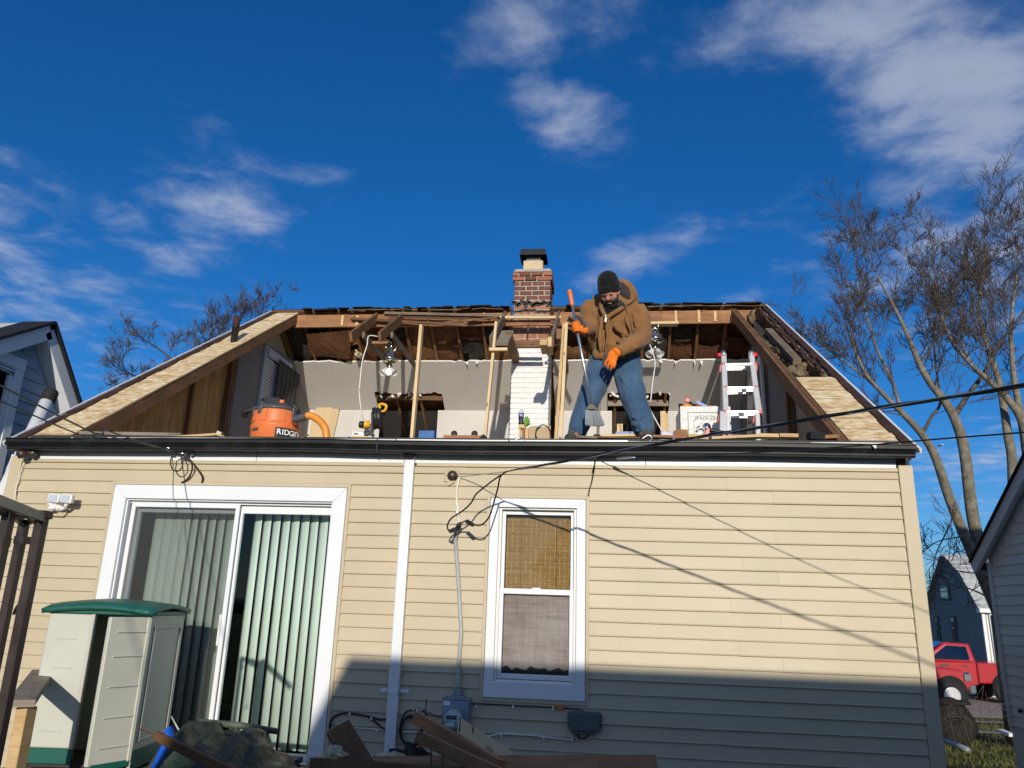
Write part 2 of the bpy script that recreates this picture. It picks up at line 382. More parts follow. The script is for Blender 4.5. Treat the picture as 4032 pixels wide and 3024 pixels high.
plain('black_metal',(.012,.012,.014),.42,.5,var=.3)
plain('black_plastic',(.018,.018,.02),.45,.4,var=.25)
plain('dark_plastic',(.075,.078,.082),.42,.4,var=.12)
plain('bronze_metal',(.045,.033,.028),.38,.5,var=.25,dirt=((.09,.07,.06),.4))
plain('grey_metal',(.24,.27,.31),.45,.5,var=.06)
plain('galvanised',(.52,.54,.56),.35,.5,.85,var=.1)
plain('chrome',(.75,.76,.78),.16,.5,1.0,var=.05)
plain('brass_metal',(.55,.52,.42),.2,.5,1.0,var=.12)
plain('aluminium',(.80,.78,.74),.38,.5,.55,var=.06,dirt=((.55,.48,.38),.35))
plain('orange_plastic',(.72,.19,.055),.4,.4,var=.06,scale=5,dirt=((.45,.16,.07),.4))
plain('orange_hose',(.72,.27,.035),.4,.4,var=.12,scale=9,dirt=((.36,.15,.04),.5))
plain('orange_cap',(.85,.18,.03),.4,.4)
plain('yellow_plastic',(.80,.43,.02),.38,.4,var=.05)
plain('red_plastic',(.55,.025,.03),.38,.4,var=.08)
plain('red_paint_part',(.42,.05,.035),.45,.4,var=.12)
plain('blue_plastic',(.018,.12,.38),.4,.4)
plain('blue_tarp',(.006,.11,.62),.35,.5,var=.3,scale=14,bmp=.5)
plain('white_plastic',(.82,.82,.82),.4,.4,var=.02)
plain('cord_white',(.78,.74,.66),.5,.3)
plain('cord_grey',(.42,.43,.43),.5,.3)
plain('cable_black',(.010,.010,.011),.42,.5)
plain('cable_brown',(.035,.018,.014),.5,.4)
plain('resin_beige',(.52,.53,.45),.5,.35,var=.03,scale=3,dirt=((.36,.35,.28),.35))
plain('resin_shade',(.50,.49,.42),.5,.35,var=.03,scale=3,dirt=((.36,.35,.28),.35))
plain('resin_green',(.012,.105,.08),.42,.4,var=.1,dirt=((.05,.12,.10),.4))
plain('slat_white',(.74,.78,.74),.55,.3,var=.03,scale=2)
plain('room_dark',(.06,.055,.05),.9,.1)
plain('blue_siding',(.27,.34,.44),.5,.35,var=.05,scale=3,rnd=.06)
plain('grey_siding',(.52,.56,.62),.5,.35,var=.05,scale=3,rnd=.06)
plain('dark_siding',(.24,.25,.24),.7,.2,var=.1,scale=2)
plain('trim_grey',(.48,.52,.58),.5,.35,var=.05)
plain('roof_grey',(.42,.43,.42),.9,.1,var=.25,scale=3.5,rnd=.1)
plain('stone_tan',(.50,.28,.16),.85,.2,var=.2,scale=4,bmp=.4,rnd=.5)
plain('concrete',(.36,.32,.27),.9,.1,var=.15,scale=4,bmp=.2)
plain('stump_bark',(.03,.026,.022),.95,.1,var=.4,scale=14,bmp=1)
plain('meter_blue',(.20,.27,.36),.4,.5,var=.05)
plain('bag_paper',(.75,.70,.78),.7,.2,var=.1)
plain('cardboard',(.47,.36,.22),.85,.15,var=.08,scale=4)
plain('tile_dark',(.03,.028,.026),.5,.4)
plain('green_cloth',(.16,.33,.05),.7,.2)
plain('bark',(.105,.09,.075),.95,.1,var=.35,scale=12,bmp=.8)
plain('bark_light',(.20,.175,.135),.95,.1,var=.4,scale=9,bmp=.8,dirt=((.10,.11,.06),.5))
plain('twig',(.11,.09,.08),.9,.1,var=.3,scale=6)
plain('rubber',(.02,.02,.02),.75,.3,var=.3,scale=20)
plain('alloy',(.42,.42,.43),.35,.5,.6)
plain('bumper_grey',(.10,.115,.13),.35,.5)
def M_carpaint():
    m,t,b=base('car_red',.3,.5); b.inputs['Base Color'].default_value=(.40,.004,.012,1); b.inputs['Coat Weight'].default_value=.6; b.inputs['Coat Roughness'].default_value=.06
    c=ramp(t,noise(t,coords(t),1.6,4),[(.3,(.37,.004,.012)),(.7,(.44,.007,.016))]); lk(t,c,b.inputs['Base Color'])
M_carpaint()
def M_glass(name,col,alpha_mix,rough=.02,tint=(1,1,1)):
    # thin pane: clear through-view plus mirror reflection by Fresnel
    m=bpy.data.materials.new(name); m.use_nodes=True; t=m.node_tree; t.nodes.clear(); MATS[name]=m
    o=nn(t,'ShaderNodeOutputMaterial'); tr=nn(t,'ShaderNodeBsdfTransparent'); tr.inputs[0].default_value=(*tint,1)
    gl=nn(t,'ShaderNodeBsdfGlossy'); gl.inputs['Roughness'].default_value=rough; gl.inputs[0].default_value=(*col,1)
    fr=nn(t,'ShaderNodeFresnel'); fr.inputs[0].default_value=1.52; mx=nn(t,'ShaderNodeMixShader')
    lk(t,mth(t,'MULTIPLY',fr.outputs[0],alpha_mix,clamp=True),mx.inputs[0]); lk(t,tr.outputs[0],mx.inputs[1]); lk(t,gl.outputs[0],mx.inputs[2]); lk(t,mx.outputs[0],o.inputs[0])
M_glass('pane_clear',(.9,1,.97),.40,.02,(.93,.97,.95))
M_glass('pane_dark',(.8,.9,1),2.2,.03,(.10,.14,.17))
def M_screen():
    m=bpy.data.materials.new('insect_screen'); m.use_nodes=True; t=m.node_tree; t.nodes.clear(); MATS['insect_screen']=m
    o=nn(t,'ShaderNodeOutputMaterial'); tr=nn(t,'ShaderNodeBsdfTransparent'); df=nn(t,'ShaderNodeBsdfDiffuse'); df.inputs[0].default_value=(.10,.105,.10,1)
    mx=nn(t,'ShaderNodeMixShader'); mx.inputs[0].default_value=.24
    lk(t,tr.outputs[0],mx.inputs[1]); lk(t,df.outputs[0],mx.inputs[2]); lk(t,mx.outputs[0],o.inputs[0])
M_screen()
def M_dirtyfilm():
    m,t,b=base('dusty_film',.6,.3); v=coords(t)
    h=noise(t,coords(t,'Object',(2,1,26)),1.8,6,.65,.4); w2=noise(t,coords(t,'Object',(30,1,2)),1.6,5,.6,.3); big=noise(t,v,2.6,5,.65)
    f=mth(t,'ADD',mth(t,'MULTIPLY',h,.4),mth(t,'ADD',mth(t,'MULTIPLY',w2,.25),mth(t,'MULTIPLY',big,.45)))
    c=ramp(t,f,[(.36,(.32,.23,.18)),(.50,(.52,.41,.35)),(.60,(.68,.60,.54)),(.75,(.85,.80,.75))]); lk(t,c,b.inputs['Base Color']); bump(t,b,f,.4,.004)
M_dirtyfilm()
def M_bamboo():
    m,t,b=base('bamboo',.7,.25); v=coords(t)
    h=noise(t,coords(t,'Object',(1.2,1,110)),1.0,4,.6); c=ramp(t,h,[(.3,(.15,.068,.022)),(.5,(.29,.145,.05)),(.7,(.42,.235,.09))])
    s=nn(t,'ShaderNodeSeparateXYZ'); lk(t,coords(t),s.inputs[0])
    wv=mth(t,'LESS_THAN',mth(t,'ABSOLUTE',mth(t,'SUBTRACT',mth(t,'FRACT',mth(t,'MULTIPLY',s.outputs[0],26)),.5)),.09)
    jt=noise(t,coords(t,'Object',(26,1,34)),1.0,1); c=mixc(t,mth(t,'MULTIPLY',mth(t,'MULTIPLY',wv,mth(t,'GREATER_THAN',jt,.46)),.5),c,(.55,.36,.17)); lk(t,c,b.inputs['Base Color']); bump(t,b,h,.5,.002)
M_bamboo()
def M_fabric(name,c1,c2,scale,bm=.35,wave=220):
    m,t,b=base(name,.9,.12); v=coords(t); n=noise(t,v,scale,6,.6); c=ramp(t,n,[(.3,c1),(.7,c2)]); lk(t,c,b.inputs['Base Color'])
    f=mth(t,'ADD',noise(t,v,wave,2),mth(t,'MULTIPLY',noise(t,v,13,4,.6,.8),2.2)); bump(t,b,f,bm,.006); b.inputs['Sheen Weight'].default_value=.15
M_fabric('jacket_duck',(.20,.098,.036),(.29,.148,.058),7)
M_fabric('jacket_dark',(.18,.095,.04),(.25,.135,.06),7)
M_fabric('denim',(.035,.075,.14),(.07,.135,.225),5)
M_fabric('knit_black',(.008,.008,.009),(.016,.016,.017),30)
M_fabric('hood_lining',(.03,.027,.025),(.055,.05,.046),20)
M_fabric('beard_hair',(.012,.010,.009),(.05,.045,.04),60)
M_fabric('glove_orange',(.70,.14,.012),(.85,.22,.025),16)
M_fabric('glove_grey',(.05,.05,.052),(.09,.09,.09),16)
M_fabric('boot_leather',(.05,.04,.032),(.09,.075,.06),18)
plain('skin',(.42,.20,.14),.5,.4,var=.1,scale=20)
def M_camo():
    m,t,b=base('camo_tarp',.42,.4); v=coords(t)
    f=noise(t,v,2.6,3,.5,.8); c=ramp(t,f,[(.36,(.008,.018,.012)),(.47,(.022,.042,.026)),(.56,(.050,.068,.045)),(.66,(.075,.066,.045))]); lk(t,c,b.inputs['Base Color'])
    vo=nn(t,'ShaderNodeTexVoronoi',feature='DISTANCE_TO_EDGE'); lk(t,coords(t,'Object',(1,.7,1)),vo.inputs['Vector']); vo.inputs['Scale'].default_value=7
    bump(t,b,mth(t,'ADD',mth(t,'MULTIPLY',vo.outputs['Distance'],1.4),noise(t,v,9,6,.65,.6)),.9,.03)
M_camo()
def M_safe():
    m,t,b=base('granite_safe',.45,.4); v=coords(t); n=noise(t,v,70,4,.7); c=ramp(t,n,[(.38,(.40,.40,.37)),(.52,(.60,.60,.57)),(.62,(.74,.74,.70))]); lk(t,c,b.inputs['Base Color'])
M_safe()
def M_ground():
    m,t,b=base('lawn_soil',.95,.1); v=coords(t)
    n=noise(t,v,1.4,6,.65); c=ramp(t,n,[(.35,(.07,.065,.025)),(.5,(.12,.11,.045)),(.66,(.19,.165,.08))])
    c=mixc(t,ramp(t,noise(t,v,.35,4),[(.5,(0,0,0)),(.7,(.6,)*3)]),c,(.20,.155,.10)); lk(t,c,b.inputs['Base Color']); bump(t,b,noise(t,v,30,5,.7),1,.03)
M_ground()
plain('grass_blade',(.11,.115,.03),.8,.2,var=.4,scale=1.5)
plain('subfloor',(.55,.42,.27),.8,.2,var=.2,scale=5)
plain('deck_wood',(.13,.115,.10),.8,.2,var=.3,scale=6,bmp=.3)
def M_lit(name,col,e):
    m,t,b=base(name,.3,.4); b.inputs['Base Color'].default_value=(.85,.85,.82,1); b.inputs['Emission Color'].default_value=(*col,1); b.inputs['Emission Strength'].default_value=e
M_lit('bulb_lit',(.95,.97,1.0),2.2)
def M_frost():
    m,t,b=base('frosted_glass',.35,.4); b.inputs['Base Color'].default_value=(.85,.83,.78,1); b.inputs['Transmission Weight'].default_value=.45; b.inputs['IOR'].default_value=1.25
M_frost()
# ================================================================== ground and streets
XL,XR=-5.143,2.368
def gz(x,y):                       # the lot falls gently towards the back street
    return 0.0 if y<3 else max(-.5,-.5*(y-3)/14.5)
def build_ground():
    g=G(); n=40; xs=[-900,-300,-120,-60,-30,-18]+[-12+i*2 for i in range(18)]+[30,60,120,300,900]; ys=[-900,-200,-60,-30,-16,-10]+[-6+i*1.5 for i in range(20)]+[30,45,80,200,600,2400]
    idx={}
    for j,y in enumerate(ys):
        for i,x in enumerate(xs):
            idx[i,j]=len(g.v); g.v.append((x,y,gz(x,y)))
    for j in range(len(ys)-1):
        for i in range(len(xs)-1):
            g.f.append((idx[i,j],idx[i+1,j],idx[i+1,j+1],idx[i,j+1])); g.uv.append(None); g.sm.append(False)
    g.build('ground','lawn_soil',kind='structure')
build_ground()
g=G(); g.box(-30,60,17.6,23.8,-.56,-.485); g.build('driveway','concrete',kind='structure')
g=G(); 
g.add([(2.55,1.0,.02),(3.2,1.0,.02),(3.2,6.5,gz(0,6.5)+.02),(2.55,6.5,gz(0,6.5)+.02)],[(0,1,2,3)]); g.build('path','concrete',kind='structure')
# ================================================================== the house under repair
house=thing('house','tan vinyl sided house with its front roof slope torn open','house',(-1.4,4.7,0))
def hp(name,g,mat,**kw): return g.build(name,mat,house,**kw)
ZS0,EXP=1.2920,.1018               # a siding line and the exposure of one course
SP=.65                             # roof rise per metre
RY,RZ=4.72,6.348                   # ridge
def RP(y): return 3.28+SP*y
# openings measured on the wall
dL=N(462.5,1908.8,0).x; dR=N(1371.5,1923.2,0).x; dT=N(900,1916,0).z; dB=.80
wL=N(1934.6,1963.3,0).x; wR=N(2306.6,1969.4,0).x; wT=N(2120,1966,0).z; wB=N(2100,2752,0).z
J=.030                             # width of the tan channel round each opening
zFr=N(1572,1823.8,0).z             # underside of the white frieze
zTrim=N(1572,1837,0).z
# wall backing with the two openings
g=G(); 
def wallrect(x0,x1,z0,z1): g.box(x0,x1,.0,.10,z0,z1)
di=(dL+.115,dR-.115,dT-.115); wi=(wL+.07,wR-.07,wT-.07,wB+.13)
wallrect(XL+.01,di[0],.3,3.2); wallrect(di[0],di[1],di[2],3.2); wallrect(di[0],di[1],.3,dB)
wallrect(di[1],wi[0],.3,3.2); wallrect(wi[0],wi[1],wi[2],3.2); wallrect(wi[0],wi[1],.3,wi[3]); wallrect(wi[1],XR-.01,.3,3.2)
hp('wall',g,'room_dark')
g=G(); g.box(XL+.02,XR-.02,-.005,9.3,0,.3); hp('foundation',g,'concrete')
# inside of the ground floor, only seen through the glass
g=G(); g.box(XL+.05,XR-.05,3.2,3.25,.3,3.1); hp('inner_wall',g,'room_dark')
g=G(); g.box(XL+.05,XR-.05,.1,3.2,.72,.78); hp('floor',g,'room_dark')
# lap siding: every course a board, cut round the openings
CP=.106 # corner post width
xa,xb=XL+CP,XR-CP
dsx=(N(1603,1786,0).x,N(1640,1786,0).x)
k=-7
zt=ZS0+EXP*k
tops=zTrim-.002
def courses(x0,x1,off=0.0,seams=()):
    k=-7
    while True:
        z0=ZS0+EXP*k+off; z1=min(z0+EXP,tops)
        k+=1
        if z0>tops-.02: break
        segs=[(x0,x1)]
        def cut(segs,a,b,za,zb):
            if z1-.004<=za or z0+.004>=zb: return segs
            out=[]
            for s,e in segs:
                if e<=a or s>=b: out.append((s,e)); continue
                if s<a: out.append((s,a))
                if e>b: out.append((b,e))
            return out
        segs=cut(segs,dL-J+.006,dR+J-.006,dB-.2,dT+J-.006); segs=cut(segs,wL-J+.006,wR+J-.006,wB-J+.006,wT+J-.006)
        fin=[]
        for s,e in segs:
            sm=[q for q in seams_for(k) if s+.25<q<e-.25]
            pts=[s]+sm+[e]
            for i in range(len(pts)-1): fin.append((pts[i],pts[i+1],i,z0,z1))
        for (oa,ob,oz0,oz1) in ((dL-J,dR+J,dB-.2,dT+J),(wL-J,wR+J,wB-J,wT+J)):
            if z0+.004<oz1<z1-.012: fin.append((oa+.006,ob-.006,0,oz1-.006,z1))
            if z0+.012<oz0<z1-.004: fin.append((oa+.006,ob-.006,0,z0,oz0+.006))
        for s,e,i,lo,hi in fin:
            if e-s<.02: continue
            g=G(); dy=-.0028*(i%2); wv=U(-.0022,.0022)
            y0,y1=-.0205+dy,-.0035+dy
            m=max(2,int((e-s)/1.2)+1); xs=[s+(e-s)*q/(m-1) for q in range(m)]
            prof=[(y1,hi+.004),(y0+.004,lo+.012),(y0,lo+.004),(y0+.0015,lo),(0,lo)]
            vs=[];fs=[]
            for x in xs:
                a=wv*math.sin(x*2.1+k)*1.2
                for (yy,zz) in prof: vs.append((x,yy+a*.6,zz+(a if zz<lo+.02 else 0)))
            n=len(prof)
            for q in range(m-1):
                for p in range(n-1): fs.append((q*n+p,q*n+p+1,(q+1)*n+p+1,(q+1)*n+p))
            fs.append(tuple(range(n))); fs.append(tuple(range((m-1)*n,m*n))[::-1])
            g.add(vs,fs); hp('siding_board',g,'siding')
SEAM={}
def seams_for(k):
    if k not in SEAM:
        r=random.Random(k*77+5); SEAM[k]=sorted([(-1.10 if k%3==0 else (1.32 if k%3==1 else .9+.2*r.random())), -3.3+r.random()])
    return SEAM[k] if k%2==0 else SEAM[k][1:]
courses(xa+.002,xb-.002)
# corner posts (L shaped) and trims
for x0,x1 in ((XL,XL+CP),(XR-CP,XR)):
    g=G(); g.box(x0,x1,-.030,-.001,.32,3.13); hp('corner_post',g,'siding',bevel=.006,seg=2)
    sx=x0 if x0<-1 else x1; g=G(); g.box(min(sx,sx),sx+(.03 if x0<-1 else -.03),.002,.12,.32,3.13)
g=G(); g.box(xa,dsx[0]-.004,-.024,-.002,zTrim,zFr); hp('trim_channel',g,'siding',bevel=.003)
g=G(); g.box(dsx[1]+.012,xb-.002,-.024,-.002,zTrim,zFr); hp('trim_channel',g,'siding',bevel=.003)
for x0,x1 in ((XL+.06,-2.9),(-2.896,.35),(.354,xb-.012)):
    g=G(); g.box(x0,x1,-.020,-.001,zFr,3.20); hp('frieze_board',g,'white_vinyl',bevel=.002)
# side walls and back wall of the shell
def gable_poly(x,y0,y1,top=0.0,z0=.3):
    def rz(y): return (RP(y) if y<RY else RZ-SP*(y-RY))-.03+top
    ys=[y0,RY,y1] if y0<RY<y1 else [y0,y1]
    return [(x,y0,z0)]+[(x,y,rz(y)) for y in ys]+[(x,y1,z0)]
g=G(); g.prism(gable_poly(XL,.03,9.4),(.05,0,0)); hp('gable_wall',g,'siding')
g=G(); g.prism(gable_poly(XR-.05,.03,9.4),(.05,0,0)); hp('gable_wall',g,'siding')
g=G(); g.box(XL+.01,XR-.01,9.3,9.38,.3,3.2); hp('back_wall',g,'siding')
# eave: soffit, fascia, gutter
gL=P(15,938,-.19).x; gR=P(1980,972,-.19).x
g=G(); g.box(gL+.16,gR-.09,-.10,-.0005,3.185,3.20); hp('soffit',g,'soffit_dark')
g=G(); g.box(gL+.16,gR-.09,-.112,-.10,3.175,3.30); hp('fascia_board',g,'soffit_dark')
g=G(); pr=[(-.114,3.262),(-.114,3.170),(-.158,3.168),(-.162,3.180),(-.163,3.190),(-.176,3.212),(-.190,3.228),(-.192,3.252),(-.205,3.256),(-.205,3.262),(-.186,3.262),(-.184,3.232),(-.158,3.194),(-.154,3.175),(-.119,3.177),(-.119,3.262)]
m=26; xs=[gL+(gR-gL)*i/m for i in range(m+1)]; vs=[];fs=[];n=len(pr)
for i,x in enumerate(xs):
    w_=.005*math.sin(x*1.7)+U(-.0025,.0025)
    for (y,z) in pr: vs.append((x,y,z+w_))
for i in range(m):
    for p in range(n): fs.append((i*n+p,(i+1)*n+p,(i+1)*n+(p+1)%n,i*n+(p+1)%n))
fs.append(tuple(range(n))); fs.append(tuple(range(m*n,(m+1)*n))[::-1]); g.add(vs,fs); gut=hp('gutter',g,'gutter_black')
for x in [gL+.6+i*.78 for i in range(10)]:
    g=G(); g.box(x,x+.022,-.19,-.112,3.2605,3.2635); g.build('gutter_strap','drip_white',house)
g=G(); gx=P(815,955,-.19).x; g.obox((gx,-.172,3.217),(.012,.04,.10)); hp('gutter_seam',g,'gutter_black')
# downspout with ribbed face, leaning strap
x0,x1=dsx; y0,y1=-.078,-.022; rib=[]
nr=5
for i in range(nr):
    a=x0+.007+(x1-x0-.014)*i/nr; b_=x0+.007+(x1-x0-.014)*(i+1)/nr; rib+= [(a+.001,y0),(a+(b_-a)*.55,y0),(a+(b_-a)*.62,y0+.004),(b_-.001,y0+.004)]
poly=[(x0,y1),(x0,y0+.006)]+rib+[(x1,y0+.006),(x1,y1)]
g=G(); g.prism([(p[0],p[1],.88) for p in poly],(0,0,3.155-.88)); hp('downspout',g,'white_vinyl')
g=G(); g.obox(((x0+x1)/2,-.095,3.168),(x1-x0+.01,.075,.05),(.5,0,0)); hp('downspout_outlet',g,'gutter_black',bevel=.006)
zb=P(858,1491,0).z; xm=(x0+x1)/2
g=G(); g.box(x0-.004,x1+.004,-.083,-.079,zb-.018,zb+.018); 
for s in (-1,1):
    xx=x0-.004 if s<0 else x1+.004
    g.prism([(xx,-.0245,zb-.014),(xx+s*.055,-.0245,zb-.016),(xx+s*.072,-.0245,zb),(xx+s*.055,-.0245,zb+.016),(xx,-.0245,zb+.014)],(0,.004,0))
    g.box(min(xx,xx-s*.004),max(xx,xx-s*.004),-.083,-.022,zb-.016,zb+.016)
    g.lathe([(.004,0),(.004,.003)],(xx+s*.045,-.025,zb),(0,-1,0),8)
hp('downspout_strap',g,'white_vinyl')
# ---------------------------------------------------------------- frames round the openings
def frame4(x0,x1,z0,z1,w_,ya,yb,name,mat,parent,bottom=True,bw=None,bev=.003):
    g=G(); e=.0015
    g.prism([(x0,ya,z1),(x0+w_,ya,z1-w_),(x1-w_,ya,z1-w_),(x1,ya,z1)],(0,yb-ya,0)); g.build(name,mat,parent,bevel=bev)
    zb_=z0+(bw or w_) if bottom else z0
    zo=z0 if not bottom else (z0+(bw or w_))
    g=G(); g.prism([(x0,ya,zo),(x0+w_-0,ya,zo),(x0+w_,ya,z1-w_-e),(x0,ya,z1-e)],(0,yb-ya,0)); g.build(name,mat,parent,bevel=bev)
    g=G(); g.prism([(x1-w_,ya,zo),(x1,ya,zo),(x1,ya,z1-e),(x1-w_,ya,z1-w_-e)],(0,yb-ya,0)); g.build(name,mat,parent,bevel=bev)
    if bottom:
        g=G(); g.box(x0-.002,x1+.002,ya-.004,yb,z0,z0+(bw or w_)-.001); g.build(name,mat,parent,bevel=bev)
# --- sliding door
def door():
    jc=G(); 
    for (a,b_,c,d) in ((dL-J,dL-.003,dB,dT+J),(dR+.003,dR+J,dB,dT+J)): 
        q=G(); q.box(a,b_,-.026,-.001,c,d); hp('channel_trim',q,'siding',bevel=.003)
    q=G(); q.box(dL-.003,dR+.003,-.026,-.001,dT+.003,dT+J); hp('channel_trim',q,'siding',bevel=.003)
    frame4(dL,dR,dB,dT,.115,-.030,-.004,'door_casing','white_vinyl',house,bottom=False)
    t=thing('sliding_door','white framed sliding glass patio door left of the white downspout','door',((dL+dR)/2,.05,dB))
    x0,x1,z1=dL+.115,dR-.115,dT-.115
    # jambs and head
    g=G(); g.box(x0,x0+.012,-.004,.17,dB,z1); g.build('jamb','white_vinyl',t)
    g=G(); g.box(x1-.012,x1,-.004,.17,dB,z1); g.build('jamb','white_vinyl',t)
    g=G(); g.box(x0+.012,x1-.012,-.004,.17,z1-.012,z1); g.build('jamb','white_vinyl',t)
    zs=P(640,1641,0.03).z
    g=G(); g.box(x0+.012,x1-.012,-.02,.17,dB,zs-.02); g.build('sill','white_vinyl',t,bevel=.004)
    for yy in (.045,.10):
        g=G(); g.box(x0+.012,x1-.012,yy-.006,yy+.006,z1-.030,z1-.012); g.build('track','white_vinyl',t)
    xm=P(512,1100,.06).x; xm2=xm+.02
    # left: front panel with insect screen; behind it the sliding leaf
    def leaf(xa_,xb_,y,name,stile,top,bot,zt_,glass,dep=.03,mat='white_vinyl'):
        f=G(); f.prism([(xa_,y,zs-.02),(xa_+stile,y,zs-.02),(xa_+stile,y,zt_-top),(xa_,y,zt_)],(0,dep,0)); o=f.build(name,mat,t,bevel=.003)
        f=G(); f.prism([(xb_-stile,y,zs-.02),(xb_,y,zs-.02),(xb_,y,zt_),(xb_-stile,y,zt_-top)],(0,dep,0)); f.build('stile',mat,o,bevel=.003)
        f=G(); f.prism([(xa_+.001,y+.0005,zt_),(xb_-.001,y+.0005,zt_),(xb_-stile,y+.0005,zt_-top),(xa_+stile,y+.0005,zt_-top)],(0,dep-.001,0)); f.build('rail',mat,o,bevel=.003)
        f=G(); f.box(xa_+stile,xb_-stile,y+.001,y+dep-.001,zs-.019,zs-.02+bot); f.build('rail',mat,o,bevel=.003)
        f=G(); f.box(xa_+stile-.004,xb_-stile+.004,y+dep*.45,y+dep*.55,zs-.02+bot-.004,zt_-top+.004); f.build('pane' if glass!='insect_screen' else 'screen_mesh',glass,o)
        return o
    zl=z1-.028
    leaf(x0+.030,xm2+.018,.028,'screen_panel',.036,.036,.05,zl,'insect_screen',.020)
    leaf(x0+.060,xm2+.005,.078,'glass_panel',.032,.045,.06,zl-.03,'pane_clear',.034,'trim_grey')
    leaf(xm2+.016,x1-.014,.062,'glass_panel',.022,.060,.05,zl-.012,'pane_clear',.034)
    g=G(); g.box(xm2-.03,xm2-.012,.012,.03,1.62,1.86); g.build('handle','white_plastic',t,bevel=.004)
    # vertical blind: a head rail and every slat on its own
    v=thing('vertical_blind','pale green vertical slat blind hanging behind the glass of the patio door','blind',((x0+x1)/2,.26,z1-.03))
    g=G(); g.box(x0+.02,x1-.02,.235,.275,z1-.02,z1+.03); g.build('head_rail','white_plastic',v)
    def slat(xc,yc,wd,ang,zt_,zb_):
        q=G(); vs=[];n=5; s_=math.sin(ang); c_=math.cos(ang)
        for zz in (zb_,zt_):
            for i in range(n):
                u=(i/(n-1)-.5); bow=.010*(1-4*u*u)
                vs.append((xc+u*wd*c_-bow*s_,yc+u*wd*s_-bow*c_,zz-(.010*math.cos(i*1.0) if zz==zt_ else 0)))
        q.add(vs,[(i,i+1,n+i+1,n+i) for i in range(n-1)],None,True); o=q.build('slat','slat_white',v)
        md=o.modifiers.new('solid','SOLIDIFY'); md.thickness=.0012
    ztop=z1-.045
    lx0,lx1=x0+.13,xm-.02
    nl=10
    for i in range(nl): slat(lx0+(lx1-lx0)*(i+.5)/nl+U(-.002,.002),.255,.086 if i>3 else .094,(-.08 if i<4 else -.36)+U(-.03,.03),ztop,zs+.02+U(-.004,.004))
    rx0,rx1=xm+.07,x1-.03
    nr_=9
    for i in range(nr_): slat(rx0+(rx1-rx0)*(i+.5)/nr_+U(-.002,.002),.255,.092,-.40+U(-.04,.04),ztop,zs+.02+U(-.004,.004))
    # security stick in the track
    a=P(697,1480,.15); b_=P(662,1630,.15); g=G(); g.tube([a,b_],.010,8); single(g,'security_stick','lumber_new','brown wooden rod leaning inside the glass at the right door edge','stick')
    g=G(); c=P(1207/1.0*.0+707,1111,.2); g.box(c.x-.045,c.x+.025,.20,.22,c.z-.022,c.z+.02); single(g,'door_sensor','white_plastic','small white alarm sensor at the top corner inside the patio door','sensor')
    return v
door()
